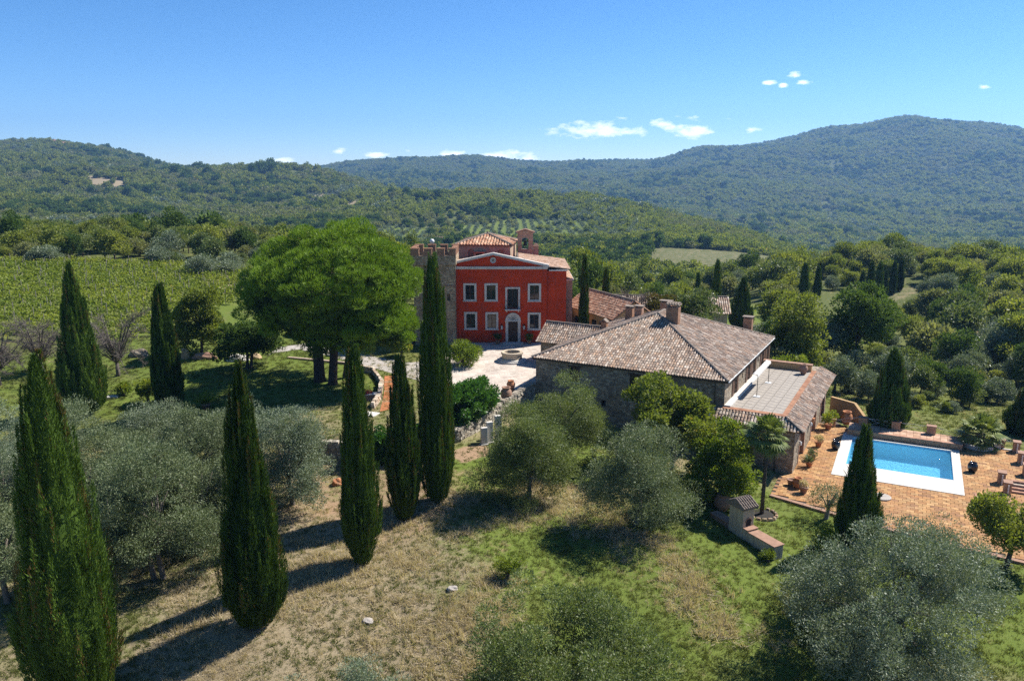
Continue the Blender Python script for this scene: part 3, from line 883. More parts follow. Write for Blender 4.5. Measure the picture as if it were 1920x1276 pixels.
def build_far_forest():
    g = np.random.default_rng(11)
    protos = [far_proto(s, M['oak_leaf']) for s in (1, 2, 3, 4)] + [far_proto(9, M['dark_leaf'], tall=1.3), far_proto(10, M['dark_leaf'])] + [far_proto(12, M['grey_olive_leaf'], 18, 22), far_proto(13, M['bright_leaf'], 20, 24), far_proto(14, M['scrub_leaf'], 20, 24, tall=.8)]
    pts, sc = [], []
    r = 175.0
    while r < 5300:
        s = float(np.clip(r * .0076, 5.0, 11.5))
        n = int(R(80) * r / s)
        a = np.linspace(R(-40), R(40), n) + g.uniform(-.42, .42, n) * s / r
        rr = r + g.uniform(-.45, .45, n) * s
        pts.append(np.stack([rr * np.sin(a), rr * np.cos(a)], 1)); sc.append(np.full(n, s))
        r += s * .92
    P = np.concatenate(pts); S = np.concatenate(sc)
    # drop what the terrain hides with room to spare
    azr = np.radians(AZ); el = (TZ - CAMH) / RRR[:, None]
    run = np.maximum.accumulate(el, axis=0)
    ai = np.clip(np.searchsorted(azr, np.arctan2(P[:, 0], P[:, 1])), 0, len(azr) - 1)
    rad = np.hypot(P[:, 0], P[:, 1])
    ri = np.clip(np.searchsorted(RRR, rad) - 1, 0, len(RRR) - 1)
    z = gz(P[:, 0], P[:, 1])
    vis = (z + 14 - CAMH) / rad > run[np.maximum(ri - 2, 0), ai] - .004
    keep = vis.copy()
    for poly, dens in CLEARINGS:
        m = poly_mask(P[:, 0], P[:, 1], poly, 1.0) > .5
        keep &= ~m | (g.random(len(P)) < dens)
    near = poly_mask(P[:, 0], P[:, 1], NEARZONE, 1.0) > .5
    keep &= ~near
    # small irregular glades on the hillsides
    gl = vnoise(P[:, 0], P[:, 1], 170) * .6 + vnoise(P[:, 0] + 41, P[:, 1], 60) * .4
    keep &= (gl < .70) | (g.random(len(P)) < .22)
    P, S, z = P[keep], S[keep], z[keep]
    n = len(P)
    zone = vnoise(P[:, 0], P[:, 1] + 800, 110)
    idx = g.integers(0, 4, n)
    idx = np.where((zone > .62) & (g.random(n) < .6), g.integers(4, 6, n), idx)
    idx = np.where((zone < .3) & (g.random(n) < .45), 6, idx)
    idx = np.where(g.random(n) < .04, 7, idx)
    z3 = vnoise(P[:, 0] + 300, P[:, 1], 75)
    idx = np.where((z3 > .60) & (g.random(n) < .65), 8, idx)
    gr = S[:, None] * (.36 + .62 * g.random((n, 1)) ** 1.4) * np.array([1, 1, 1.0]) * np.stack([np.ones(n), np.ones(n), g.uniform(.8, 1.25, n)], 1)
    rot = np.stack([np.zeros(n), np.zeros(n), g.uniform(0, 6.28, n)], 1)
    pp, ss, ii, rr_ = [np.stack([P[:, 0], P[:, 1], z - .4], 1)], [gr], [idx], [rot]
    # olive groves: trees planted in lines
    for poly, step, sz in GROVES:
        q = np.array(poly); x0, y0 = q.min(0); x1, y1 = q.max(0)
        gx, gy = np.meshgrid(np.arange(x0, x1, step), np.arange(y0, y1, step * 1.5))
        gx = gx.ravel() + g.uniform(-.6, .6, gx.size); gy = gy.ravel() + g.uniform(-.8, .8, gy.size)
        m = (poly_mask(gx, gy, poly, 1.0) > .6) & (g.random(gx.size) < .9)
        gx, gy = gx[m], gy[m]; k = len(gx)
        pp.append(np.stack([gx, gy, gz(gx, gy) - .2], 1)); ss.append(np.full((k, 3), sz) * g.uniform(.75, 1.2, (k, 1)))
        ii.append(np.full(k, 6)); rr_.append(np.stack([np.zeros(k), np.zeros(k), g.uniform(0, 6.28, k)], 1))
    print('far trees', sum(len(q) for q in pp))
    gn_scatter('hillside_woodland', np.concatenate(pp), np.concatenate(rr_), np.concatenate(ss), np.concatenate(ii), protos)


CLEARINGS = [(FIELD, 0.0), (GROVE1, 0.03), (GROVE2, 0.06), (GROVE3, 0.05), (GROVE4, .1), (ypoly([(190, 1240), (250, 1240), (250, 1330), (180, 1330)], 0), .05),
             (ypoly([(1095, 2500), (1130, 2500), (1130, 2700), (1095, 2700)], 0), .0), (ypoly([(1530, 1900), (1560, 1900), (1550, 2250), (1530, 2250)], 0), .15)]
GROVES = [(GROVE1, 8, 2.5), (GROVE2, 8, 2.4), (GROVE3, 9, 2.8), (GROVE4, 7, 2.2)]
NEARZONE = [(-95, 5), (95, 5), (190, 262), (20, 245), (-40, 225), (-190, 262)]
build_far_forest()


def build_haze():
    mb = MB(); mb.box(-6600, 6600, -400, 6600, ZLOW - 1.0 - 5, 430)
    m, nt, N, L, out = new_mat('haze')
    pv = N.new('ShaderNodeVolumePrincipled')
    pv.inputs['Color'].default_value = (0.27, 0.54, 1.0, 1)
    pv.inputs['Density'].default_value = 0.000105
    pv.inputs['Anisotropy'].default_value = 0.25
    L.new(pv.outputs[0], out.inputs['Volume'])
    mb.build('haze', m, kind='stuff')


ZLOW = float(TZ.min())
print('terrain z', ZLOW, float(TZ.max()))
# ------------------------------------------------------------------ building helpers
M['red_plaster'] = plain('red_plaster', (0.50, 0.051, 0.015), 0.9, 0.36, 0.4, 0.15, 0.15, stain=(0.30, 0.05, 0.03))
M['white_stone'] = plain('white_stone', (0.62, 0.58, 0.52), 0.8, 0.18, 2.0, 0.2, stain=(0.42, 0.39, 0.35))
M['yellow_plaster'] = plain('yellow_plaster', (0.50, 0.33, 0.16), 0.9, 0.25, 0.8, 0.2, stain=(0.33, 0.22, 0.12))
M['cream_plaster'] = plain('cream_plaster', (0.56, 0.46, 0.33), 0.9, 0.2, 1.0, 0.2, stain=(0.34, 0.27, 0.20))
M['tower_stone'] = stone('tower_stone', [(0.34, 0.26, 0.17), (0.42, 0.33, 0.22), (0.27, 0.20, 0.13), (0.46, 0.37, 0.26), (0.36, 0.24, 0.16)], (0.38, 0.31, 0.22))
M['grey_rubble'] = stone('grey_rubble', [(0.30, 0.25, 0.19), (0.40, 0.34, 0.26), (0.22, 0.18, 0.14), (0.46, 0.40, 0.31), (0.34, 0.26, 0.18)], (0.28, 0.235, 0.18))
M['brown_brick'] = brick_mat('brown_brick', (0.36, 0.19, 0.11), (0.26, 0.12, 0.07), (0.36, 0.29, 0.22))
M['pink_brick'] = brick_mat('pink_brick', (0.44, 0.25, 0.17), (0.33, 0.17, 0.11), (0.42, 0.34, 0.27))
M['pale_brick'] = brick_mat('pale_brick', (0.44, 0.32, 0.23), (0.36, 0.245, 0.165), (0.44, 0.36, 0.28))
M['tile'] = attr_mat('tile', 0.9, 0.28, 7.0, 0.3, 0.15, lichen=(0.17, 0.15, 0.125))
M['warm_tile'] = attr_mat('warm_tile', 0.88, 0.22, 7.0, 0.3, 0.15)
M['tile_bed'] = plain('tile_bed', (0.10, 0.075, 0.058), 0.95, 0.3, 3, 0.3)
M['ridge_tile'] = plain('ridge_tile', (0.23, 0.185, 0.15), 0.92, 0.4, 5, 0.4)
M['dark_wood'] = plain('dark_wood', (0.060, 0.036, 0.024), 0.65, 0.35, 6, 0.3)
M['brown_wood'] = plain('brown_wood', (0.11, 0.058, 0.034), 0.7, 0.35, 6, 0.3)
M['dark_paint'] = plain('dark_paint', (0.022, 0.024, 0.024), 0.5, 0.2, 4, 0.05)
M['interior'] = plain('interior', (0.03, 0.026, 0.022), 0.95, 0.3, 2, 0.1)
M['iron'] = plain('iron', (0.035, 0.033, 0.032), 0.5, 0.2, 8, 0.1, 0.5, 0.6)
M['white_metal'] = plain('white_metal', (0.66, 0.66, 0.64), 0.4, 0.08, 4, 0.05, 0.5)
M['terracotta'] = plain('terracotta', (0.45, 0.19, 0.085), 0.85, 0.28, 3, 0.25, stain=(0.36, 0.24, 0.16))
M['old_terracotta'] = plain('old_terracotta', (0.32, 0.19, 0.13), 0.9, 0.35, 3, 0.3)
M['bronze'] = plain('bronze', (0.055, 0.06, 0.045), 0.45, 0.3, 5, 0.1, 0.5, 0.7)
M['black_glaze'] = plain('black_glaze', (0.016, 0.014, 0.016), 0.16, 0.3, 3, 0.03, 0.6)
M['ochre_floor'] = attr_mat('ochre_floor', 0.85, 0.34, 2.6, 0.25, 0.25, lichen=(0.30, 0.165, 0.085))


def glass_mat():
    m, nt, N, L, out = new_mat('window_glass')
    p = N.new('ShaderNodeBsdfPrincipled')
    p.inputs['Base Color'].default_value = (0.02, 0.025, 0.03, 1); p.inputs['Roughness'].default_value = 0.06
    p.inputs['Specular IOR Level'].default_value = 0.7
    b = N.new('ShaderNodeBump'); b.inputs['Strength'].default_value = 0.06; b.inputs['Distance'].default_value = 0.05
    L.new(noise(N, L, coords(N, L), 1.6, 2), b.inputs['Height']); L.new(b.outputs[0], p.inputs['Normal'])
    L.new(p.outputs[0], out.inputs['Surface']); return m


M['glass'] = glass_mat()


def wall_grid(mb, x0, x1, z0, z1, holes, y=0.0, depth=0.35, back=True):
    """a wall face in the plane y (facing -y) with rectangular or arched holes and reveals
    hole = (xa, xb, za, zb, arch)   arch: height of a round top inside the hole"""
    xs = sorted({x0, x1, *[h[0] for h in holes], *[h[1] for h in holes]})
    zs = sorted({z0, z1, *[h[2] for h in holes], *[h[3] for h in holes]})
    for i in range(len(xs) - 1):
        for j in range(len(zs) - 1):
            cx, cz = (xs[i] + xs[i + 1]) / 2, (zs[j] + zs[j + 1]) / 2
            if any(h[0] < cx < h[1] and h[2] < cz < h[3] for h in holes): continue
            mb.add([(xs[i], y, zs[j]), (xs[i + 1], y, zs[j]), (xs[i + 1], y, zs[j + 1]), (xs[i], y, zs[j + 1])], [(0, 1, 2, 3)])
    for h in holes:
        xa, xb, za, zb, ar = h
        yb = y + depth
        zt = zb - ar
        mb.add([(xa, y, za), (xa, yb, za), (xa, yb, zt), (xa, y, zt)], [(0, 1, 2, 3)])
        mb.add([(xb, y, za), (xb, yb, za), (xb, yb, zt), (xb, y, zt)], [(3, 2, 1, 0)])
        mb.add([(xa, y, za), (xb, y, za), (xb, yb, za), (xa, yb, za)], [(0, 1, 2, 3)])
        if ar <= 0:
            mb.add([(xa, y, zb), (xb, y, zb), (xb, yb, zb), (xa, yb, zb)], [(3, 2, 1, 0)])
        else:
            n = 12; xc, rx = (xa + xb) / 2, (xb - xa) / 2
            pt = [(xc - rx * math.cos(math.pi * k / n), zt + ar * math.sin(math.pi * k / n)) for k in range(n + 1)]
            for k in range(n):
                (ax, az_), (bx, bz) = pt[k], pt[k + 1]
                mb.add([(ax, y, az_), (bx, y, bz), (bx, y, zb), (ax, y, zb)], [(0, 1, 2, 3)])
                mb.add([(ax, y, az_), (bx, y, bz), (bx, yb, bz), (ax, yb, az_)], [(3, 2, 1, 0)])


PAL_OLD = [(0.42, 0.325, 0.25), (0.36, 0.27, 0.205), (0.47, 0.375, 0.295), (0.30, 0.22, 0.17), (0.42, 0.29, 0.205), (0.51, 0.42, 0.34), (0.28, 0.205, 0.16), (0.40, 0.265, 0.18)]
PAL_VILLA = [(0.58, 0.39, 0.27), (0.64, 0.46, 0.34), (0.50, 0.31, 0.20), (0.60, 0.42, 0.30), (0.46, 0.28, 0.18)]
PAL_WARM = [(0.50, 0.28, 0.175), (0.44, 0.23, 0.14), (0.58, 0.37, 0.25), (0.40, 0.20, 0.12), (0.54, 0.33, 0.22)]
PAL_PALE = [(0.50, 0.38, 0.28), (0.58, 0.46, 0.35), (0.44, 0.31, 0.22), (0.62, 0.51, 0.41), (0.36, 0.25, 0.18)]


def roof_tiles(corners, parent, pal=PAL_OLD, mat='tile', w=.28, ex=.44, h=.10, bed=True, name='tile_cover', g=None):
    """one pitch of clay barrel tiles: corners = 3 or 4 points, the first two along the eave (left, right seen from outside)"""
    g = g or random.Random(len(corners) * 31 + int(abs(corners[0][0]) * 10))
    C = [Vector(c) for c in corners]
    u = (C[1] - C[0]); W = u.length; u.normalize()
    nrm = (C[1] - C[0]).cross(C[2] - C[0]).normalized()
    if nrm.z < 0: nrm = -nrm
    s = nrm.cross(u)
    if s.z < 0: s = -s
    P2 = [((c - C[0]).dot(u), (c - C[0]).dot(s)) for c in C]
    x_lo, x_hi = min(p[0] for p in P2), max(p[0] for p in P2)
    S = max(p[1] for p in P2)

    def span(t):
        xs = []
        for i in range(len(P2)):
            (xa, ya), (xb, yb) = P2[i], P2[(i + 1) % len(P2)]
            if min(ya, yb) <= t <= max(ya, yb) and abs(yb - ya) > 1e-6:
                xs.append(xa + (xb - xa) * (t - ya) / (yb - ya))
        return (min(xs), max(xs)) if len(xs) >= 2 else None
    mb = MB()
    nrow = int(S / ex) + 1
    for j in range(nrow):
        t = j * ex
        sp = span(min(t + ex * .5, S - .01))
        if not sp: continue
        i0, i1 = int(math.ceil((sp[0] - w * .3 - x_lo) / w)), int(math.floor((sp[1] + w * .3 - x_lo) / w))
        for i in range(i0, i1 + 1):
            x = x_lo + i * w + g.uniform(-.012, .012)
            c = g.choice(pal); k = g.uniform(.72, 1.2); c = tuple(min(.8, q * k) for q in c)
            t0 = t + g.uniform(-.03, .03) - .05; t1 = min(t + ex * 1.12, S)
            hh = h * g.uniform(.85, 1.15); lift = .03 + g.uniform(-.008, .012)
            v = []
            for tt, e, ww in ((t0, lift, w * .43), (t1, 0.0, w * .37)):
                for a, b in ((-1, 0), (-.5, .9), (.5, .9), (1, 0)):
                    v.append(tuple(C[0] + u * (x + a * ww) + s * tt + nrm * (b * hh + e)))
            mb.add(v, [(0, 1, 5, 4), (1, 2, 6, 5), (2, 3, 7, 6), (3, 2, 1, 0)], c)
    o = mb.build(name, M[mat], parent, kind='stuff')
    if bed:
        b = MB()
        dn = nrm * .09
        lo = [tuple(c - dn * .2) for c in C]; lo2 = [tuple(c - dn * 1.4) for c in C]
        n = len(C)
        b.add(lo + lo2, [tuple(range(n)), tuple(range(n, 2 * n))[::-1]] + [(i, n + i, n + (i + 1) % n, (i + 1) % n) for i in range(n)])
        b.build('roof_bed', M['tile_bed'], parent)
    return o


def ridge(mb, a, b, r=.12, step=.36):
    """a row of overlapping half-round ridge tiles"""
    a, b = Vector(a), Vector(b); d = (b - a); n = max(1, int(d.length / step)); d.normalize()
    side = d.cross(Vector((0, 0, 1))).normalized(); up = side.cross(d)
    for i in range(n):
        p0 = a + d * (i * (b - a).length / n - .03); p1 = a + d * ((i + 1) * (b - a).length / n + .03)
        v = []
        for p, rr in ((p0, r * 1.08), (p1, r * .92)):
            for k in range(5):
                t = math.pi * k / 4
                v.append(tuple(p + side * (rr * math.cos(t)) + up * (rr * math.sin(t) - .02 + random.uniform(-.006, .006))))
        mb.add(v, [(k, k + 1, k + 6, k + 5) for k in range(4)] + [(4, 3, 2, 1, 0), (5, 6, 7, 8, 9)])


def chimney(parent, x, y, z0, z1, sx, sy, mat='brown_brick', cap='slab', rz=0.0):
    mb = MB(); mb.rbox((x, y, (z0 + z1) / 2), (sx, sy, z1 - z0), rz)
    c = mb.build('chimney', M[mat], parent, bevel=.02)
    k = MB()
    if cap == 'tiles':
        for a in (-1, 1):
            for b in (-1, 1):
                k.rbox((x + a * sx * .4, y + b * sy * .4, z1 + .12), (.16, .16, .24), rz)
        k.rbox((x, y, z1 + .27), (sx * 1.15, sy * 1.15, .07), rz)
        for i in range(5):
            t = (i - 2) * sx * .22
            k.tube([(x + t, y - sy * .6, z1 + .35), (x + t, y, z1 + .50), (x + t, y + sy * .6, z1 + .35)], .10, 6)
    elif cap == 'hat':
        k.xprism([(x - sx * .65, z1), (x, z1 + .38), (x + sx * .65, z1), (x + sx * .55, z1 - .05), (x, z1 + .25), (x - sx * .55, z1 - .05)], y - sy * .6, y + sy * .6)
    else:
        for a in (-1, 1):
            k.rbox((x + a * sx * .38, y, z1 + .10), (.14, sy * .9, .20), rz)
        k.rbox((x, y, z1 + .23), (sx * 1.25, sy * 1.25, .07), rz)
    k.build('chimney_cap', M['ridge_tile'], c)
    return c


# ------------------------------------------------------------------ the red villa
VY = 102.0
def vx(cx): return ((740 + cx / 4.558) - 960) * .06975
def vz(cy): return aty(960, 420 + cy / 4.558, VY)[2]


villa = empty('red_villa', (0, VY, 0), 0, 'red plastered villa with white trim, low gable and round emblem facing the courtyard', 'villa')


def window_unit(parent, cx0, cx1, cy0, cy1, m=18, sill=True, mull=1, bars=3):
    """white stone surround, recessed sash with glazing bars, pane and sill; measured off the facade"""
    x0, x1, z0, z1 = vx(cx0), vx(cx1), vz(cy1), vz(cy0)
    t = (x1 - x0) * .16
    mb = MB()
    mb.box(x0, x0 + t, -.07, .12, z0, z1); mb.box(x1 - t, x1, -.07, .12, z0, z1)
    mb.box(x0 + t, x1 - t, -.066, .12, z1 - t * .95, z1); mb.box(x0 + t, x1 - t, -.066, .12, z0, z0 + t * .6)
    w = mb.build('window', M['white_stone'], parent, bevel=.015)
    s = MB(); s.box(x0 - .06, x1 + .06, -.15, .0, z0 - .09, z0 + .003); s.build('sill', M['white_stone'], w, bevel=.012)
    a, b, c, d = x0 + t, x1 - t, z0 + t * .6, z1 - t * .95
    f = MB(); yf0, yf1 = .10, .16
    f.box(a, a + .06, yf0, yf1, c, d); f.box(b - .06, b, yf0, yf1, c, d); f.box(a + .06, b - .06, yf0, yf1, c, c + .07); f.box(a + .06, b - .06, yf0, yf1, d - .06, d)
    f.box((a + b) / 2 - .04, (a + b) / 2 + .04, yf0 - .01, yf1, c + .07, d - .06)
    for k in range(1, bars):
        zz = c + (d - c) * k / bars
        f.box(a + .06, (a + b) / 2 - .04, yf0 + .01, yf1 - .005, zz - .015, zz + .015); f.box((a + b) / 2 + .04, b - .06, yf0 + .01, yf1 - .005, zz - .015, zz + .015)
    f.build('frame', M['brown_wood'], w)
    for xa, xb in ((a + .06, (a + b) / 2 - .04), ((a + b) / 2 + .04, b - .06)):
        g = MB(); g.box(xa, xb, .135, .145, c + .07, d - .06); g.build('pane', M['glass'], w)
    return w


def build_villa():
    W = lambda a, b, c, d: (vx(a), vx(b), vz(d), vz(c), 0.0)
    wins = [(588, 700, 505, 655), (768, 881, 505, 655), (1137, 1251, 506, 657), (592, 704, 750, 897), (774, 885, 752, 898), (1137, 1250, 755, 900)]
    holes = [(vx(a) + .25, vx(b) - .25, vz(d) + .15, vz(c) - .25, 0) for a, b, c, d in wins]
    door = (vx(970), vx(1053), vz(1003), vz(800), 0.0)
    fw = (vx(966), vx(1053), vz(716), vz(553), 0.0)
    x0, x1, x2 = -7.6, vx(1300), vx(1466)
    zc = vz(372)
    mb = MB()
    wall_grid(mb, x0, x1, -.6, zc, holes + [door, fw], 0.0, .28)
    mb.box(x0, x1, .29, 14, -.6, zc - .01)
    # gable
    ax, az_ = vx(845), vz(252)
    lz, rz_ = vz(345), vz(372)
    mb.add([(x0, 0.0, zc), (x1, 0.0, zc), (x1, 0.0, zc + .25), (ax, 0.0, az_ - .15), (x0, 0.0, vz(345))], [(0, 1, 2, 3, 4)])
    mb.add([(x0, .29, zc), (x1, .29, zc), (x1, .29, zc + .2), (ax, .29, az_ - .2), (x0, .29, vz(345) - .05)], [(0, 1, 2, 3, 4)])
    # right-hand extension, set a little back
    mb.box(x1, x2, .22, 11.2, -.6, vz(402))
    mb.build('wall', M['red_plaster'], villa)
    k = MB()
    k.box(x0, x1 + .12, -.16, .02, vz(380), vz(362))
    k.box(x0, x1 + .08, -.10, .02, vz(386), vz(380))
    def rake(xa, za, xb, zb, th=.32, proj=.26):
        k.add([(xa, -proj, za - th), (xb, -proj, zb - th), (xb, -proj, zb), (xa, -proj, za), (xa, .35, za - th), (xb, .35, zb - th), (xb, .35, zb), (xa, .35, za)],
              [(0, 1, 2, 3), (7, 6, 5, 4), (3, 2, 6, 7), (0, 4, 5, 1), (0, 3, 7, 4), (1, 5, 6, 2)])
    rake(x0, vz(318), ax, vz(243)); rake(ax + .001, vz(243), x1 + .25, vz(346))
    k.build('cornice', M['white_stone'], villa, bevel=.02)
    k = MB(); k.box(x1 + .26, x2 + .12, .06, .34, vz(402), vz(391)); k.box(x2 - .1, x2 + .12, .345, 11, vz(402), vz(391)); k.build('cornice', M['white_stone'], villa, bevel=.02)
    for q in wins: window_unit(villa, *q)
    # french window over the door, with a little balcony
    a, b, c, d = vx(945), vx(1072), vz(722), vz(538)
    mb = MB(); t = .26
    mb.box(a, a + t, -.07, .12, c, d); mb.box(b - t, b, -.07, .12, c, d); mb.box(a + t, b - t, -.066, .12, d - t * .9, d)
    fr = mb.build('french_window', M['white_stone'], villa, bevel=.015)
    f = MB(); xa, xb, zt = a + t, b - t, d - t * .9
    f.box(xa, xa + .07, .12, .18, c, zt); f.box(xb - .07, xb, .12, .18, c, zt); f.box((xa + xb) / 2 - .06, (xa + xb) / 2 + .06, .11, .18, c, zt); f.box(xa + .07, xb - .07, .12, .18, zt - .07, zt)
    for q in (.33, .62): f.box(xa + .07, xb - .07, .125, .175, c + (zt - c) * q - .02, c + (zt - c) * q + .02)
    f.build('frame', M['dark_wood'], fr)
    for p, q in ((xa + .07, (xa + xb) / 2 - .06), ((xa + xb) / 2 + .06, xb - .07)):
        g = MB(); g.box(p, q, .145, .155, c, zt - .07); g.build('pane', M['glass'], fr)
    bl = MB(); bl.box(a - .05, b + .05, -.62, -.002, vz(733), vz(724))
    for xx in (a + .2, b - .2): bl.xprism([(xx - .08, vz(733)), (xx + .08, vz(733)), (xx + .05, vz(746)), (xx - .05, vz(746))], -.5, -.002)
    bal = bl.build('balcony', M['white_stone'], villa, bevel=.01)
    r = MB(); zr = vz(645)
    r.tube([(a, -.02, zr), (a, -.58, zr), (b, -.58, zr), (b, -.02, zr)], .022, 5)
    r.tube([(a, -.02, c + .1), (a, -.58, c + .1), (b, -.58, c + .1), (b, -.02, c + .1)], .015, 4)
    for i in range(13):
        xx = a + (b - a) * i / 12; r.tube([(xx, -.58, vz(724)), (xx, -.58, zr)], .012, 4)
    r.build('railing', M['iron'], bal)
    # door
    a, b = vx(945), vx(1078); i0, i1 = vx(970), vx(1053); zb = vz(1005); zi = vz(828)
    mb = MB(); mb.box(a + .03, i0, -.10, .1, zb, zi - .05); mb.box(i1, b - .03, -.10, .1, zb, zi - .05)
    mb.box(a - .03, b + .03, -.13, .1, zi - .05, zi + .12)
    n = 16; xc = (a + b) / 2; ro, ri = (b - a) / 2 - .02, (i1 - i0) / 2 + .02; zc0 = zi + .12
    for k_ in range(n):
        t0, t1 = math.pi * k_ / n, math.pi * (k_ + 1) / n
        q = [(xc - ro * math.cos(t0), zc0 + ro * math.sin(t0)), (xc - ro * math.cos(t1), zc0 + ro * math.sin(t1)), (xc - ri * math.cos(t1), zc0 + ri * math.sin(t1)), (xc - ri * math.cos(t0), zc0 + ri * math.sin(t0))]
        mb.xprism(q, -.10, .1)
    dr = mb.build('door', M['white_stone'], villa, label='dark wooden door in a white arched stone surround')
    f = MB(); pts = [(xc - ri * math.cos(math.pi * k_ / n), zc0 + ri * math.sin(math.pi * k_ / n)) for k_ in range(n + 1)]
    f.xprism(pts, -.02, .09); f.build('fanlight', M['white_stone'], dr)
    f = MB()
    for k_ in range(1, 5):
        t0 = math.pi * k_ / 5; f.tube([(xc, -.03, zc0 + .05), (xc - ri * .95 * math.cos(t0), -.03, zc0 + ri * .95 * math.sin(t0))], .02, 4)
    f.tube([(xc - ri * .5 * math.cos(math.pi * k_ / 8), -.03, zc0 + ri * .5 * math.sin(math.pi * k_ / 8)) for k_ in range(9)], .018, 4)
    f.build('fanlight_grille', M['iron'], dr)
    f = MB(); xm = (i0 + i1) / 2
    f.box(i0, xm - .008, .12, .19, zb, zi - .05); f.box(xm + .008, i1, .12, .19, zb, zi - .05)
    for xa_, xb_ in ((i0, xm), (xm, i1)):
        for q0, q1 in ((.06, .36), (.42, .68), (.74, .95)):
            f.box(xa_ + .10, xb_ - .10, .10, .125, zb + (zi - zb) * q0, zb + (zi - zb) * q1)
    f.build('door_leaf', M['dark_wood'], dr)
    f = MB(); f.lathe([(.0, -.03), (.035, -.02), (.035, .02), (0, .03)], 8, (xm - .09, .08, zb + 1.1)); f.build('handle', M['bronze'], dr)
    s = MB(); s.box(vx(905), vx(1118), -1.5, -.004, -.5, zb - .17); s.box(vx(925), vx(1098), -1.1, -.008, zb - .169, zb - .004); s.build('step', M['white_stone'], villa, bevel=.02)
    # emblem
    xc, zc1 = vx(843), vz(309); rr = .38
    e = MB()
    M0 = Matrix.Translation((xc, -.001, zc1)) @ Matrix.Rotation(math.pi / 2, 4, 'X')
    e.M = M0; e.lathe([(rr * .82, 0), (rr * .82, .10), (rr, .12), (rr, 0.0)], 28); e.lathe([(rr * .82, 0.0), (rr * .82, .035)], 28)
    em = e.build('emblem', M['white_stone'], villa)
    e = MB(M0)
    for k_ in range(5):
        t0 = 2 * math.pi * k_ / 5 + math.pi / 2
        e.rbox((.15 * math.cos(t0), .15 * math.sin(t0), .05), (.13, .09, .05), t0)
    e.lathe([(.07, .03), (.07, .09), (0.0, .10)], 10); e.build('relief', M['grey_rubble'], em)
    # wall lanterns
    for cx in (915, 1106):
        xc = vx(cx); z = vz(878)
        l = MB(); l.box(xc - .03, xc + .03, -.28, -.001, z + .34, z + .40); l.lathe([(.02, .30), (.16, .26), (.17, .22)], 6, (xc, -.26, z)); l.lathe([(.15, -.28), (.05, -.34)], 6, (xc, -.26, z))
        for k_ in range(6):
            t0 = 2 * math.pi * k_ / 6; l.tube([(xc + .145 * math.cos(t0), -.26 + .145 * math.sin(t0), z - .28), (xc + .155 * math.cos(t0), -.26 + .155 * math.sin(t0), z + .22)], .014, 4)
        lo = l.build('wall_lantern', M['iron'], villa)
        l = MB(); l.lathe([(.13, -.27), (.14, .21)], 6, (xc, -.26, z)); l.build('lantern_glass', M['white_metal'], lo)
    # roofs: right pitch behind the gable
    zr = lambda x: 11.25 - .235 * (x - ax)
    xe, ye, zm = .75, 3.2, zr(.75)
    roof_tiles([(x2 + .45, .30, vz(388)), (x2 + .45, 11.6, vz(388)), (xe, 11.6, zm), (xe, .40, zm)], villa, PAL_VILLA, 'warm_tile', .27, .42)
    roof_tiles([(xe - .01, .40, zm), (xe - .01, ye, zm), (ax, ye, zr(ax)), (ax, .40, zr(ax))], villa, PAL_VILLA, 'warm_tile', .27, .42)
    roof_tiles([(x0 - .2, ye, vz(340)), (x0 - .2, .4, vz(340)), (ax, .4, zr(ax)), (ax, ye, zr(ax))], villa, PAL_VILLA, 'warm_tile', .27, .42)
    mb = MB(); ridge(mb, (ax, .3, zr(ax) + .08), (ax, ye, zr(ax) + .08), .14, .42); mb.build('ridge', M['ridge_tile'], villa); mb = MB(); ridge(mb, (xe, ye, zm + .08), (xe, 11.6, zm + .08), .14, .42); mb.build('ridge', M['ridge_tile'], villa)
    # side wing to the right, lower, with white cornice
    mb = MB(); mb.box(x2 + .001, x2 + .95, 2.0, 11.5, -.6, vz(497)); mb.build('side_wing', M['pink_brick'], villa)
    mb = MB(); mb.box(x2 + .002, x2 + 1.12, 1.88, 2.0, vz(497) + .002, vz(489)); mb.box(x2 + .952, x2 + 1.12, 2.001, 11.5, vz(497) + .002, vz(489)); mb.build('cornice', M['white_stone'], villa)
    roof_tiles([(x2 + .95, 2.0, vz(490)), (x2 + .95, 11.4, vz(490)), (x2 + .05, 11.4, vz(470)), (x2 + .05, 2.0, vz(470))], villa, PAL_VILLA, 'warm_tile', .27, .42)
    # small roof dormers and vent pipes on the pitch
    for cx, cy, yy in ((1110, 300, 3.5), (1272, 330, 2.2)):
        xx = vx(cx); zz = zr(xx)
        d = MB(); d.add([(xx - .35, yy - .5, zz), (xx + .35, yy - .5, zz - .08), (xx, yy - .5, zz + .5), (xx, yy + 1.0, zz + .35)], [(0, 1, 2), (1, 3, 2), (3, 0, 2)]); d.build('roof_vent', M['old_terracotta'], villa)
    for cx, yy in ((1188, 2.0), (1300, 2.6), (1345, .9)):
        xx = vx(cx); zz = zr(xx); d = MB(); d.lathe([(.09, -.1), (.09, .38), (.14, .4), (.14, .46), (0, .5)], 8, (xx, yy, zz)); d.build('vent_pipe', M['old_terracotta'], villa)


build_villa()


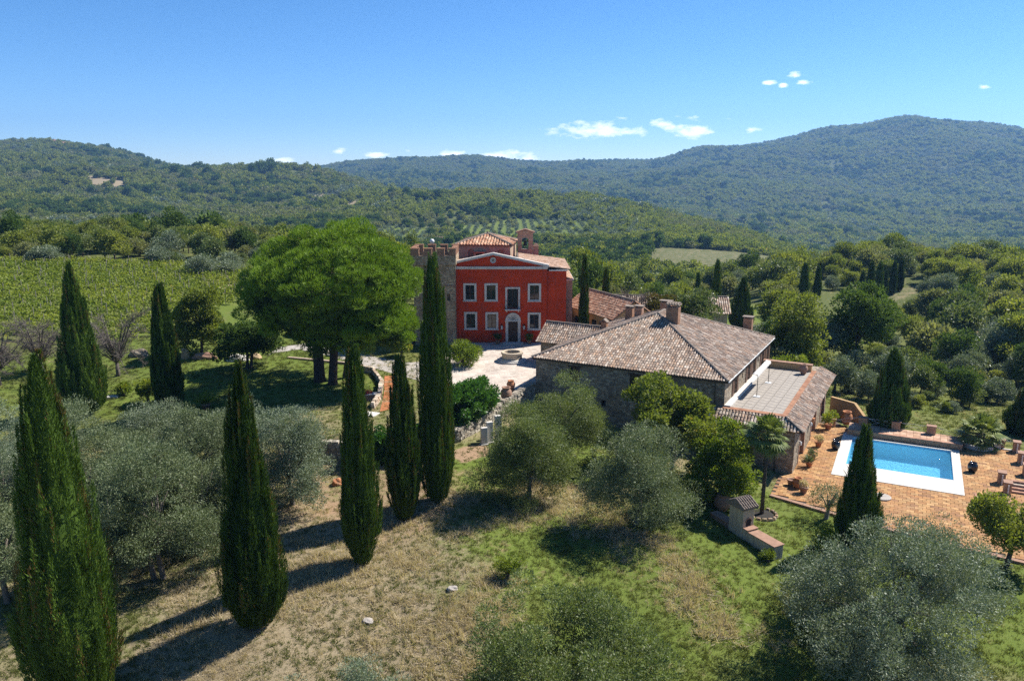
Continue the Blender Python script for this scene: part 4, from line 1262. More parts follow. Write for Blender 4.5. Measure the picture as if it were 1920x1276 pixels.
def build_tower():
    t = empty('crenellated_tower', (-9.95, 103.2, 0), 0, 'crenellated rubble stone tower joined to the left side of the red villa', 'tower')
    zt = aty(800, 496, 101)[2]; zm = aty(800, 466, 101)[2]
    mb = MB()
    wall_grid(mb, -2.7, 2.66, -1.0, zt, [(1.15 + .42, 1.15 + .82, vz(640), vz(580), 0), (.9, 1.5, vz(905), vz(880) , 0)], -2.6, .5)
    mb.box(-2.7, 2.66, -2.09, 2.6, -1, zt)
    mb.build('wall', M['tower_stone'], t)
    mb = MB(); mb.box(-2.78, 2.72, -2.68, -2.602, vz(520), vz(512)); mb.build('string_course', M['old_terracotta'], t)
    mb = MB()
    zs = zt + (zm - zt) * .58
    mb.box(-2.95, 2.8, -2.85, -2.3, zt + .001, zs); mb.box(-2.95, 2.8, 2.3, 2.85, zt + .001, zs); mb.box(-2.95, -2.4, -2.299, 2.299, zt + .001, zs); mb.box(2.25, 2.8, -2.299, 2.299, zt + .001, zs)
    mb.build('parapet', M['tower_stone'], t)
    for (a, b) in ((-2.95, -1.9), (-1.25, -.25), (.4, 1.35), (1.95, 2.8)):
        for y0, y1 in ((-2.85, -2.3), (2.3, 2.85)):
            m = MB(); m.box(a, b, y0, y1, zs + .001, zm); m.box(a - .06, b + .06, y0 - .06, y1 + .06, zm + .001, zm + .10); m.build('merlon', M['brown_brick'], t)
    for y0, y1 in ((-1.5, -.5), (.3, 1.3)):
        for x0, x1 in ((-2.95, -2.4), (2.25, 2.8)):
            m = MB(); m.box(x0, x1, y0, y1, zs + .001, zm); m.box(x0 - .06, x1 + .06, y0 - .06, y1 + .06, zm + .001, zm + .10); m.build('merlon', M['brown_brick'], t)
    f = MB(); f.box(-2.39, 2.24, -2.29, 2.29, zt + .002, zt + .06); f.build('tower_floor', M['tile_bed'], t)
    d = empty('satellite_dish', (-10.4, 103.0, zm), 0, 'small white ball shaped aerial standing above the crenellated tower', 'aerial')
    b = MB(); b.lathe([(0.02, -.32), (.18, -.27), (.29, -.13), (.32, 0), (.29, .13), (.18, .27), (0.02, .32)], 14, (0, 0, .75)); b.build('dish', M['white_metal'], d, True)
    b = MB(); b.tube([(0, 0, -1.5), (0, 0, .45)], .05, 6); b.build('mast', M['iron'], d)


build_tower()


def build_lantern_block():
    y0 = 111.0
    sc = .0762
    t = empty('square_belvedere', (-3.55, y0 + 4.0, 0), R(-7), 'square brick belvedere with pyramid roof of ribbed clay tiles rising behind the villa', 'tower')
    ze = aty(900, 459.5, y0)[2]; za = aty(917, 438.5, y0 + 4)[2]; zb = ze - 1.9
    mb = MB(); h = 3.75
    niches = [(-2.2, -1.35, zb, ze - .55, .4), (2.0, 2.85, zb, ze - .6, .4)]
    wall_grid(mb, -h, h, 0, ze, niches, -h, .35)
    mb.box(-h, h, -h + .36, h, 0, ze)
    mb.build('wall', M['pale_brick'], t)
    e = h + .28
    c = [(-e, -e), (e, -e), (e, e), (-e, e)]
    for i in range(4):
        a, b = c[i], c[(i + 1) % 4]
        roof_tiles([(a[0], a[1], ze), (b[0], b[1], ze), (0, 0, za)], t, PAL_WARM, 'warm_tile', .42, .45, .16)
    mb = MB()
    for a in c: ridge(mb, (a[0], a[1], ze + .12), (0, 0, za + .12), .17, .45)
    mb.lathe([(.2, 0), (.12, .25), (0, .4)], 8, (0, 0, za + .1))
    mb.build('hip_ridge', M['ridge_tile'], t)
    mb = MB(); mb.box(-1.3, .2, -h - .5, -h - .002, ze - 1.75, ze - 1.0); d = mb.build('dormer', M['pale_brick'], t)
    mb = MB(); mb.box(-1.45, .35, -h - .75, -h - .003, ze - .999, ze - .88); mb.build('dormer_roof', M['old_terracotta'], d)
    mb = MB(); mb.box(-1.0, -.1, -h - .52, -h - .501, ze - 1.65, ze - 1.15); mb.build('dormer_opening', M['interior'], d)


build_lantern_block()


def build_bell_gable():
    y0 = 116.0
    X = lambda cx: ((740 + cx / 4.558) - 960) * .0790
    Z = lambda cy: aty(980, 420 + cy / 4.558, y0)[2]
    t = empty('bell_gable', (0, y0, 0), 0, 'slim brick bell gable with an arched opening holding a bronze bell', 'bell gable')
    mb = MB(); x0, x1 = X(1050), X(1180)
    wall_grid(mb, x0, x1, 6, Z(80), [(X(1085), X(1142), Z(215), Z(115), .42)], 0, .8)
    wall_grid(mb, x0, x1, 6, Z(80), [(X(1085), X(1142), Z(215), Z(115), .42)], .801, .001)
    mb.add([(x0, 0, 6), (x0, .8, 6), (x0, .8, Z(80)), (x0, 0, Z(80))], [(0, 1, 2, 3)]); mb.add([(x1, 0, 6), (x1, .8, 6), (x1, .8, Z(80)), (x1, 0, Z(80))], [(0, 1, 2, 3)])
    mb.xprism([(x0 - .08, Z(80)), (x1 + .08, Z(80)), (x1 + .08, Z(70)), ((x0 + x1) / 2, Z(52)), (x0 - .08, Z(70))], -.08, .9)
    mb.build('wall', M['pale_brick'], t)
    k = MB()
    xm = (x0 + x1) / 2
    for s in (-1, 1):
        xa = xm + s * ((x1 - x0) / 2 + .25)
        k.add([(xm, -.2, Z(40)), (xa, -.2, Z(66)), (xa, 1.0, Z(66)), (xm, 1.0, Z(40)), (xm, -.2, Z(40) - .16), (xa, -.2, Z(66) - .16), (xa, 1.0, Z(66) - .16), (xm, 1.0, Z(40) - .16)],
              [(0, 1, 2, 3), (7, 6, 5, 4), (0, 4, 5, 1), (1, 5, 6, 2), (2, 6, 7, 3)])
    k.build('roof', M['old_terracotta'], t)
    b = MB(); zc = Z(185); xc = (X(1085) + X(1142)) / 2
    b.lathe([(.34, 0), (.30, .10), (.22, .28), (.19, .45), (.10, .58), (.0, .6)], 14, (xc, .4, zc)); b.lathe([(.05, -.08), (.05, .02)], 8, (xc, .4, zc))
    be = b.build('bell', M['bronze'], t, True)
    b = MB(); b.box(X(1085), X(1142), .34, .46, zc + .66, zc + .78); b.box(xc - .05, xc + .05, .36, .44, zc + .55, zc + .66); b.build('yoke', M['dark_wood'], be)
    mb = MB(); mb.rbox((X(1205), .4, (6 + Z(190)) / 2), (.75, .7, Z(190) - 6)); p = mb.build('brick_pier', M['pale_brick'], t)
    mb = MB(); mb.rbox((X(1205), .4, Z(190) + .2), (.9, .85, .4), 0, 0, .35); mb.build('pier_cap', M['old_terracotta'], p)


build_bell_gable()


def simple_house(name, label, cat, loc, rz, L, D, ze, zr, zb, wallmat, pal=PAL_PALE, tmat='warm_tile', holes=(), w=.26, ex=.42, group=None):
    """gabled building, ridge along local x; front wall at y=0"""
    h = empty(name, loc, rz, label, cat, group)
    mb = MB()
    wall_grid(mb, 0, L, zb, ze, list(holes), 0, .3)
    mb.box(0, L, .31, D, zb, ze)
    for x in (0.0, L): mb.add([(x, 0, ze), (x, D, ze), (x, D / 2, zr - .1)], [(0, 1, 2)])
    mb.build('wall', M[wallmat], h)
    if holes:
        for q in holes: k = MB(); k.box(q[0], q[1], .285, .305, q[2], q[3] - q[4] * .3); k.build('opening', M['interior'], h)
    o = .35
    sl = (zr - ze) / (D / 2) * o
    roof_tiles([(-o, -o, ze - sl), (L + o, -o, ze - sl), (L + o, D / 2, zr), (-o, D / 2, zr)], h, pal, tmat, w, ex)
    roof_tiles([(L + o, D + o, ze - sl), (-o, D + o, ze - sl), (-o, D / 2, zr), (L + o, D / 2, zr)], h, pal, tmat, w, ex)
    mb = MB(); ridge(mb, (-o, D / 2, zr + .08), (L + o, D / 2, zr + .08), .15, .42); mb.build('ridge', M['ridge_tile'], h)
    return h


# yellow range running back from the villa's right side
simple_house('yellow_outbuilding', 'ochre plastered outbuilding with arched doorway and pale tiled roof right of the villa', 'outbuilding', (8.2, 111.5, 0), math.atan2(-10.2, 4.9), 11.6, 6.0, 3.5, 5.5, -2,
             'yellow_plaster', PAL_WARM, 'warm_tile', [(1.2, 3.2, -.5, 2.2, .8), (6.2, 7.4, -.5, 2.4, 0), (8.0, 9.2, -.5, 2.4, 0), (9.8, 11.0, -.5, 2.4, 0)])
simple_house('long_shed', 'long low farm shed with pale ribbed tile roof half hidden by trees', 'shed', (16.0, 124, 0), R(-6), 18.0, 6.0, .4, 2.3, -5, 'cream_plaster', PAL_PALE, 'warm_tile',
             [(1.5, 2.6, -2.0, -.6, 0), (6, 7.4, -3.5, -.6, 0), (12, 13.4, -3.5, -.6, 0)], .34, .5)


# ------------------------------------------------------------------ the stone farmhouse with terrace and loggia
def build_farmhouse():
    h = empty('stone_farmhouse', (H0[0], H0[1], 0), HA, 'rubble stone farmhouse with weathered hipped tile roof and roof terrace beside the pool', 'farmhouse')
    LX, LY, ZE = 20.2, 22.0, 2.75
    mb = MB()
    wins = [(3.9, 5.1, .55, 2.15, 0), (10.6, 11.9, .25, 2.15, 0)]
    wall_grid(mb, 0, LX, -5.7, ZE, wins + [(7.6, 8.1, -1.6, -.95, 0)], 0, .4)
    mb.box(0, LX - .41, .41, LY, -5.7, ZE - .01)
    # right wall with terrace doors (built in its own frame)
    mb.M = Matrix.Translation((LX, 0, 0)) @ Matrix.Rotation(math.pi / 2, 4, 'Z')
    doors = [(3.6, 4.9, .32, 2.4, 0), (9.6, 10.9, .32, 2.4, 0), (12.2, 13.5, .32, 2.4, 0), (16.9, 18.2, .32, 2.4, 0), (19.8, 21.0, .32, 2.4, 0)]
    small = [(7.2, 7.7, 1.2, 1.75, 0), (15.0, 15.5, 1.3, 1.8, 0)]
    wall_grid(mb, 0, LY, -.2, ZE, doors + small, 0, .4)
    mb.M = None
    mb.build('wall', M['grey_rubble'], h)
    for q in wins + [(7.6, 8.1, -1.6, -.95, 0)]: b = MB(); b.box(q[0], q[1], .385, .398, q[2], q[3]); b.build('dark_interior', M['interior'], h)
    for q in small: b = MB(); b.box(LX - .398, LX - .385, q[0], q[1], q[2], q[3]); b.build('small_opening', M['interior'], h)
    for q in wins:
        w = MB(); w.box(q[0] - .14, q[1] + .14, -.05, .14, q[3], q[3] + .16); o = w.build('window', M['dark_wood'], h)
        w = MB(); w.box(q[0], q[0] + .08, .18, .26, q[2], q[3]); w.box(q[1] - .08, q[1], .18, .26, q[2], q[3]); w.box((q[0] + q[1]) / 2 - .05, (q[0] + q[1]) / 2 + .05, .17, .26, q[2], q[3])
        w.box(q[0] + .08, q[1] - .08, .18, .26, q[3] - .08, q[3]); w.box(q[0] + .08, q[1] - .08, .18, .26, q[2], q[2] + .08); w.build('frame', M['dark_wood'], o)
        w = MB(); w.box(q[0] + .08, q[1] - .08, .22, .23, q[2] + .08, q[3] - .08); w.build('pane', M['glass'], o)
        w = MB(); w.box(q[0] - .1, q[1] + .1, -.1, .1, q[2] - .1, q[2] - .003); w.build('sill', M['white_stone'], o)
    for q in doors:
        w = MB()
        w.box(LX - .2, LX - .12, q[0], (q[0] + q[1]) / 2 - .01, q[2], q[3]); w.box(LX - .2, LX - .12, (q[0] + q[1]) / 2 + .01, q[1], q[2], q[3])
        for y_ in (q[0], (q[0] + q[1]) / 2): 
            for z_ in (.15, .55): w.box(LX - .121, LX - .1, y_ + .09, y_ + .54, q[2] + (q[3] - q[2]) * z_, q[2] + (q[3] - q[2]) * (z_ + .33))
        o = w.build('terrace_door', M['brown_wood'], h)
        for y0_, y1_ in ((q[0] - .66, q[0] - .02), (q[1] + .02, q[1] + .66)):
            s = MB(); s.box(LX + .003, LX + .05, y0_, y1_, q[2], q[3])
            for k in range(8):
                zz = q[2] + .12 + k * .25; s.box(LX + .051, LX + .066, y0_ + .06, y1_ - .06, zz, zz + .17)
            s.build('shutter', M['brown_wood'], o)
    # drain pipe
    d = MB(); d.tube([(19.3, -.12, 2.6), (19.3, -.09, 2.3), (19.3, -.09, -1.2)], .05, 6); d.build('downpipe', M['bronze'], h)
    # hipped roof
    o = .33
    x0, x1, y0, y1 = -o, LX + o, -o, LY + o
    ra, rb = (10.1, 10.0, 6.75), (10.1, 12.2, 6.75)
    roof_tiles([(x0, y0, ZE), (x1, y0, ZE), ra], h)
    roof_tiles([(x1, y0, ZE), (x1, y1, ZE), rb, ra], h)
    roof_tiles([(x1, y1, ZE), (x0, y1, ZE), rb], h)
    roof_tiles([(x0, y1, ZE), (x0, y0, ZE), ra, rb], h)
    mb = MB(); up = Vector((0, 0, .09))
    for a, b in (((x0, y0, ZE), ra), ((x1, y0, ZE), ra), ((x1, y1, ZE), rb), ((x0, y1, ZE), rb), (ra, rb)):
        ridge(mb, Vector(a) + up, Vector(b) + up, .145, .40)
    mb.build('hip_ridge', M['ridge_tile'], h)
    e = MB(); e.box(x0 + .05, x1 - .05, y0 + .02, .0, ZE - .19, ZE - .13); e.box(LX + .002, x1 - .02, y0 + .03, y1 - .03, ZE - .19, ZE - .13); e.build('eave_board', M['dark_wood'], h)
    e = MB(); e.tube([(x1 + .05, y0, ZE - .05), (x1 + .05, y1, ZE - .05)], .07, 6); e.build('gutter', M['white_metal'], h)
    chimney(h, 12.0, 9.4, 4.9, 7.75, 1.35, .95, 'brown_brick', 'tiles')
    chimney(h, 6.0, 15.4, 4.2, 6.25, .9, .8, 'pink_brick')
    chimney(h, 4.6, 16.0, 4.0, 6.0, .9, .8, 'brown_brick')
    chimney(h, 7.6, 20.8, 3.0, 6.2, 1.3, .8, 'brown_brick')
    chimney(h, 17.6, 21.3, 2.8, 5.0, 1.0, .8, 'brown_brick')
    # low wing towards the courtyard
    mb = MB(); mb.box(-4.0, -.003, 9.2, 14.0, -2, 2.4); mb.add([(-4.0, 9.2, 2.4), (-4.0, 14.0, 2.4), (-4.0, 11.6, 4.0)], [(0, 1, 2)]); mb.build('wing_wall', M['tower_stone'], h)
    roof_tiles([(-4.4, 8.8, 2.3), (3.2, 8.8, 2.3), (3.2, 11.6, 4.2), (-4.4, 11.6, 4.2)], h)
    roof_tiles([(3.2, 14.4, 2.3), (-4.4, 14.4, 2.3), (-4.4, 11.6, 4.2), (3.2, 11.6, 4.2)], h)
    mb = MB(); ridge(mb, (-4.4, 11.6, 4.3), (3.2, 11.6, 4.3), .14, .40); mb.build('wing_ridge', M['ridge_tile'], h)
    chimney(h, 3.3, 11.2, 3.9, 5.0, .7, .6, 'brown_brick', 'hat')

    # loggia block under the terrace
    XA, XB, YA, YB, ZT = LX + .003, 27.0, -1.0, 20.9, -.55
    mb = MB()
    wall_grid(mb, XA - 1.2, XB, -5.7, ZT, [(21.0, 23.4, -5.2, -2.35, 0)], YA, .4)
    mb.M = Matrix.Translation((XB, 0, 0)) @ Matrix.Rotation(math.pi / 2, 4, 'Z')
    arches = [(2.0, 5.0, -5.2, -1.5, .55), (9.6, 12.8, -5.2, -1.5, .55), (16.6, 19.6, -5.2, -1.5, .55)]
    wall_grid(mb, YA, YB, -5.7, ZT, arches, 0, .55)
    mb.M = None
    mb.box(XA - 1.2, XA - .01, YA + .4, .0, -5.7, ZT)
    mb.box(XA, 23.9, YA + .41, YB - .2, -5.7, ZT - .002)            # inner back wall
    mb.box(23.901, XB - .56, YA + .41, YA + .8, -5.7, ZT - .003); mb.box(23.901, XB, YB - .3, YB, -5.7, ZT - .001)
    mb.build('loggia_wall', M['grey_rubble'], h)
    mb = MB(); mb.box(23.905, XB - .56, YA + .801, YB - .301, ZT - .18, ZT - .004); mb.build('loggia_ceiling', M['brown_wood'], h)
    # brick-edged arch surrounds
    for (a, b, z0, z1, ar) in arches:
        k = MB(Matrix.Translation((XB, 0, 0)) @ Matrix.Rotation(math.pi / 2, 4, 'Z'))
        k.box(a - .28, a + .02, -.05, .50, z0, z1 - ar); k.box(b - .02, b + .28, -.05, .50, z0, z1 - ar)
        n = 12; xc, rx = (a + b) / 2, (b - a) / 2
        for i in range(n):
            t0, t1 = math.pi * i / n, math.pi * (i + 1) / n
            f = lambda t, e: (xc - (rx - .02 + e) * math.cos(t), z1 - ar + (ar - .02 + e) * math.sin(t))
            k.xprism([f(t0, .3), f(t1, .3), f(t1, 0), f(t0, 0)], -.05, .3)
        k.build('brick_arch', M['pink_brick'], h)
    w = MB(); w.box(21.0, 22.19, YA + .15, YA + .22, -5.2, -2.35); w.box(22.21, 23.4, YA + .15, YA + .22, -5.2, -2.35)
    for k in range(9): w.box(21.02 + k * .27, 21.03 + k * .27, YA + .13, YA + .149, -5.1, -2.4)
    w.build('barn_door', M['brown_wood'], h)
    d = MB(); d.tube([(25.4, YA - .1, ZT - .2), (25.4, YA - .08, -5.2)], .05, 6); d.build('downpipe', M['bronze'], h)
    for y_ in (1.1, 7.6):
        l = MB(); l.lathe([(.05, -.2), (.13, -.14), (.15, .1), (.05, .24)], 8, (XB + .22, y_, -2.7)); l.box(XB - .02, XB + .2, y_ - .03, y_ + .03, -2.5, -2.45); l.build('wall_lamp', M['white_metal'], h)
    pl = MB(); pl.lathe([(.05, -.35), (.16, -.28), (.22, .0), (.20, .22), (.24, .26)], 10, (XB + .28, 8.3, -2.5)); pl.build('wall_pot', M['terracotta'], h)
    # terrace: slabs laid one by one, brick edge, skirt of tiles
    tx0, tx1, ty0, ty1 = LX + .62, 25.55, .28, 18.0
    b = MB(); b.box(XA, 26.0, -.45, 18.6, ZT + .002, .06); b.build('terrace_bed', M['tile_bed'], h)
    nx, ny = 5, 18
    sx, sy = (tx1 - tx0) / nx, (ty1 - ty0) / ny
    slabs = []
    M['slab'] = plain('slab', (0.31, 0.275, 0.235), 0.85, 0.3, 0.8, 0.2, stain=(0.42, 0.37, 0.30))
    base = MB(); base.box(-sx / 2 + .022, sx / 2 - .022, -sy / 2 + .022, sy / 2 - .022, -.04, .03)
    bm = base.mesh('paving_slab', M['slab'])
    for i in range(nx):
        for j in range(ny):
            o = link('paving_slab', bm, h, (tx0 + (i + .5) * sx, ty0 + (j + .5) * sy, .10 + random.uniform(-.004, .006)))
            o.rotation_euler = (random.uniform(-.004, .004), random.uniform(-.004, .004), 0)
    k = MB(); k.box(XA, tx0 - .006, .0, 18.0, .062, .34); k.build('terrace_kerb', M['white_stone'], h, bevel=.02)
    k = MB(); k.box(tx1 + .006, 26.05, -.5, 18.6, .062, .20); k.box(XA - .05, tx1 + .004, -.5, .26, .062, .19); k.build('brick_edge', M['brown_brick'], h, bevel=.015)
    k = MB(); k.box(XA, tx1 + .004, 18.02, 18.6, .062, .85); k.build('parapet', M['yellow_plaster'], h, bevel=.03)
    k = MB(); k.box(XA, tx1 + .06, 17.96, 18.66, .851, .93); k.build('parapet_cap', M['old_terracotta'], h)
    e1, e2 = 27.75, -1.65
    zt, zl = .10, -.78
    roof_tiles([(XA - 1.0, e2, zl), (e1, e2, zl), (26.0, -.5, zt), (XA - 1.0, -.5, zt)], h, PAL_PALE, 'tile', .30, .42, .11)
    roof_tiles([(e1, e2, zl), (e1, 21.4, zl), (26.0, 21.4, zt), (26.0, -.5, zt)], h)
    mb = MB(); ridge(mb, (e1, e2, zl + .09), (26.0, -.5, zt + .1), .13, .38); mb.build('hip_ridge', M['ridge_tile'], h)
    b = MB(); b.box(XA, 26.0, 18.61, 21.3, ZT + .003, .05); b.build('terrace_bed', M['grey_rubble'], h)
    # awning
    a = empty('awning', (*hs(22.2, 4.9), .13), HA, 'pale rolled awning on two iron posts over the roof terrace', 'awning')
    for y_ in (.25, 6.1):
        p = MB(); p.tube([(0, y_, 0), (0, y_, 2.25)], .035, 6); p.tube([(0, y_, 2.2), (-1.9, y_, 2.45)], .025, 5); q = p.build('post', M['iron'], a)
        p = MB(); p.box(-.3, .3, y_ - .3, y_ + .3, .0, .05); p.build('base_plate', M['white_metal'], q)
    c = MB()
    for i in range(24):
        y_ = -.1 + i * 6.6 / 24; y2 = y_ + 6.6 / 24
        dz = .05 * math.sin(i * 1.9)
        c.add([(-.42, y_, 2.36 + dz), (-.42, y2, 2.36 - dz * .4), (.02, y2, 2.3), (.02, y_, 2.3), (.05, y_, 2.10 + dz), (.05, y2, 2.08)], [(0, 1, 2, 3), (3, 2, 5, 4)])
    so = c.build('fabric', plain('awning_cloth', (0.66, 0.62, 0.58), 0.9, 0.12, 3, 0.3), a); md = so.modifiers.new('thick', 'SOLIDIFY'); md.thickness = .03
    r = MB(); r.tube([(0, -.2, 2.27), (0, 6.6, 2.27)], .05, 6); r.build('beam', M['iron'], a)


build_farmhouse()

# wall with an arch in the pine's shade
def shade_wall():
    w = empty('shaded_wall', (-23.5, 101.5, -.2), R(1), 'long grey stone wall with an arched gateway in the shade of the pine', 'wall')
    mb = MB(); wall_grid(mb, 0, 11.2, -.8, 4.2, [(3.4, 5.6, -.1, 2.9, 1.0)], 0, .7)
    wall_grid(mb, 0, 11.2, -.8, 4.2, [(3.4, 5.6, -.1, 2.9, 1.0)], .701, .001)
    mb.box(0, 11.2, -.06, .78, 4.201, 4.36); mb.add([(0, 0, -.8), (0, .7, -.8), (0, .7, 4.2), (0, 0, 4.2)], [(0, 1, 2, 3)])
    mb.build('masonry', M['grey_rubble'], w)
    for x in (7.0, 8.6, 10.2):
        k = MB(); k.box(x - .25, x + .25, -.35, -.002, -.8, 3.9); k.build('buttress', M['grey_rubble'], w)


shade_wall()

# far farmhouses on the hills
def far_house(u, v, y, s, wallmat, label, k):
    x, yy, _ = aty(u, v, y)
    z = g1(x, yy)
    h = empty('hill_house', (x, yy, z), random.uniform(-.5, .5), label, 'house', 'farmhouses on the far hills')
    mb = MB(); wall_grid(mb, -s, s, -1.5, s * 1.1, [(q - s * .1, q + s * .1, s * .45, s * .8, 0) for q in (-s * .6, 0, s * .6)] , -s * .6, .3)
    mb.box(-s, s, -s * .6 + .31, s * .6, -1.5, s * 1.1)
    mb.build('wall', M[wallmat], h)
    r = MB(); r.add([(-s * 1.1, -s * .7, s * 1.08), (s * 1.1, -s * .7, s * 1.08), (s * 1.1, 0, s * 1.5), (-s * 1.1, 0, s * 1.5), (-s * 1.1, s * .7, s * 1.08), (s * 1.1, s * .7, s * 1.08)], [(0, 1, 2, 3), (3, 2, 5, 4), (0, 3, 4), (1, 5, 2), (0, 4, 5, 1)])
    r.build('roof', M['old_terracotta'], h)
    for q in (-s * .6, 0, s * .6):
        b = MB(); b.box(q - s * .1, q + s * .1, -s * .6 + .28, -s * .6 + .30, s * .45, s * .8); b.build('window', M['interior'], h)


for k, (u, v, y, s, m, lb) in enumerate([(824, 437, 640, 3.6, 'cream_plaster', 'pale tall farmhouse among dark trees below the olive grove'), (836, 441, 630, 2.8, 'pink_brick', 'small brick farmhouse just right of the pale one below the olive grove'),
        (866, 433, 655, 3.4, 'white_stone', 'white farmhouse beside a dark tree below the terraced grove'), (812, 447, 600, 2.2, 'white_stone', 'little white hut left of the farmhouses below the olive grove'),
        (100, 290, 2080, 9, 'cream_plaster', 'largest house of the hamlet high on the left hill'), (112, 291, 2060, 8, 'cream_plaster', 'middle house of the hamlet high on the left hill'), (126, 293, 2040, 8, 'pink_brick', 'rightmost house of the hamlet high on the left hill'),
        (265, 306, 1850, 7, 'white_stone', 'white house on the left ridge above the woods'), (205, 302, 1800, 7, 'cream_plaster', 'cream house below the left ridge'), (316, 318, 1650, 7, 'cream_plaster', 'cream farmhouse in the middle of the left hillside'),
        (365, 321, 1600, 6, 'pink_brick', 'brick farmhouse right of centre on the left hillside'), (415, 323, 1500, 6, 'cream_plaster', 'cream farmhouse lower on the left hillside'), (845, 368, 1000, 3.5, 'white_stone', 'white house just under the central ridge'),
        (1545, 455, 760, 4, 'white_stone', 'white house peeping over the wooded knoll'), (1830, 473, 700, 4, 'white_stone', 'white house at far right below the mountain')]):
    far_house(u, v, y, s, m, lb, k)
# ------------------------------------------------------------------ courtyard, drive, paths
def strip(name, A, B, mat, nu=40, nv=24, off=.04, flat=None):
    """a sheet between two outlines, laid over the ground"""
    def resample(P, n):
        P = np.array(P, dtype=float); d = np.concatenate([[0], np.cumsum(np.hypot(*np.diff(P, axis=0).T))])
        t = np.linspace(0, d[-1], n); return np.stack([np.interp(t, d, P[:, 0]), np.interp(t, d, P[:, 1])], 1)
    a, b = resample(A, nu), resample(B, nu)
    s = np.linspace(0, 1, nv)[None, :, None]
    Q = a[:, None] * (1 - s) + b[:, None] * s
    X, Y = Q[..., 0].ravel(), Q[..., 1].ravel()
    Z = gz(X, Y) + off if flat is None else np.full(len(X), flat)
    i = np.arange(nu * nv).reshape(nu, nv)
    F = np.stack([i[:-1, :-1].ravel(), i[1:, :-1].ravel(), i[1:, 1:].ravel(), i[:-1, 1:].ravel()], 1)
    return tag(link(name, np_mesh(name, np.stack([X, Y, Z], 1), F, mat, smooth=True)), kind='structure')


M['court_stone'] = stone('court_stone', [(0.53, 0.46, 0.40), (0.58, 0.51, 0.45), (0.45, 0.39, 0.34), (0.62, 0.54, 0.48), (0.50, 0.41, 0.36)], (0.46, 0.40, 0.34), (1.5, 1.9, 1.0), 0.85, .07, .3, .02)
M['gravel'] = plain('gravel', (0.40, 0.36, 0.32), 0.95, 0.25, 2.0, 0.6, 0.1, fine=60)
M['brick_paving'] = brick_mat('brick_paving', (0.42, 0.17, 0.07), (0.34, 0.12, 0.05), (0.30, 0.18, 0.11), 1.0, .26, .13)
M['drystone'] = attr_mat('drystone', 0.92, 0.3, 5.0, 0.5, 0.15, lichen=(0.20, 0.19, 0.15))
strip('courtyard', [(-7.2, 101.9), (-8.6, 96), (-8.4, 90), (-7.2, 84), (-5.4, 79), (-3.6, 76.2)], [(8.2, 101.9), (6.4, 97), (4.5, 91), (2.9, 84.5), (2.2, 82.5), (-1.6, 77.7)], M['court_stone'])
strip('gravel_drive', [on(500, 668)[:2], on(560, 655)[:2], on(620, 668)[:2], on(700, 690)[:2], on(790, 715)[:2], on(840, 690)[:2]], [on(520, 652)[:2], on(580, 643)[:2], on(640, 652)[:2], on(700, 668)[:2], on(770, 680)[:2], on(835, 672)[:2]], M['gravel'], 60, 8, .03)
strip('brick_path', [on(712, 772)[:2], on(720, 740)[:2], on(721, 705)[:2]], [on(742, 765)[:2], on(748, 735)[:2], on(748, 705)[:2]], M['brick_paving'], 30, 6, .05)


def stone_run(name, label, pts, z0f, h, thick=.55, seed=1, parent=None, course=.2, palette=None, cat='wall'):
    """dry-stone wall: every stone its own block, laid in uneven courses along a polyline"""
    g = random.Random(seed)
    pal = palette or [(0.30, 0.26, 0.20), (0.38, 0.33, 0.26), (0.24, 0.21, 0.17), (0.44, 0.39, 0.31), (0.33, 0.27, 0.20)]
    w = empty(name, (0, 0, 0), 0, label, cat)
    core = MB(); mb = MB(); cap = MB()
    for (ax, ay), (bx, by) in zip(pts[:-1], pts[1:]):
        d = math.hypot(bx - ax, by - ay); rz = math.atan2(by - ay, bx - ax); ux, uy = (bx - ax) / d, (by - ay) / d
        for s0 in range(int(d / .8) + 1):
            t = min((s0 + .5) * .8, d); x, y = ax + ux * t, ay + uy * t
            zb = z0f(x, y); core.rbox((x, y, zb + h / 2 - .25), (.84, thick - .14, h + .3), rz)
        zrow = 0.0
        while zrow < h:
            ch = g.uniform(.75, 1.25) * course
            t = -g.uniform(0, .2)
            while t < d:
                ln = g.uniform(.22, .52)
                x, y = ax + ux * (t + ln / 2), ay + uy * (t + ln / 2)
                zb = z0f(x, y)
                k = g.uniform(.75, 1.15); c = tuple(q * k for q in g.choice(pal))
                mb.rbox((x + g.uniform(-.03, .03), y + g.uniform(-.03, .03), zb + zrow + ch / 2 + g.uniform(-.02, .02)), (ln - .025, thick + g.uniform(-.05, .09), ch - .02), rz + g.uniform(-.06, .06), g.uniform(-.05, .05), g.uniform(.86, .97), c)
                t += ln
            zrow += ch
    core.build('wall_core', M['grey_rubble'], w)
    mb.build('stone_course', M['drystone'], w, kind='stuff')
    return w


low = lambda off, dx=0, dy=0: (lambda x, y: g1(x + dx, y + dy) + off)
stone_run('retaining_wall', 'grey dry-stone retaining wall holding up the courtyard below the laurel hedges', [(-17, 66.5), (-11, 66.9), (-5.2, 69.7), (-1.1, 76.9), (2.1, 81.5)], lambda x, y: -3.75 + .1 * math.sin(x) if y < 72 else -3.3 + .14 * (y - 76), 2.5, .6, 5)
_cw = [on(660, 693)[:2], on(700, 700)[:2], on(716, 722)[:2], on(712, 748)[:2], on(700, 766)[:2]]
stone_run('curved_garden_wall', 'low curved stone wall with brick top along the red brick path', _cw, low(-.1), .75, .35, 9, palette=[(0.48, 0.38, 0.28), (0.42, 0.30, 0.20), (0.55, 0.46, 0.36)])


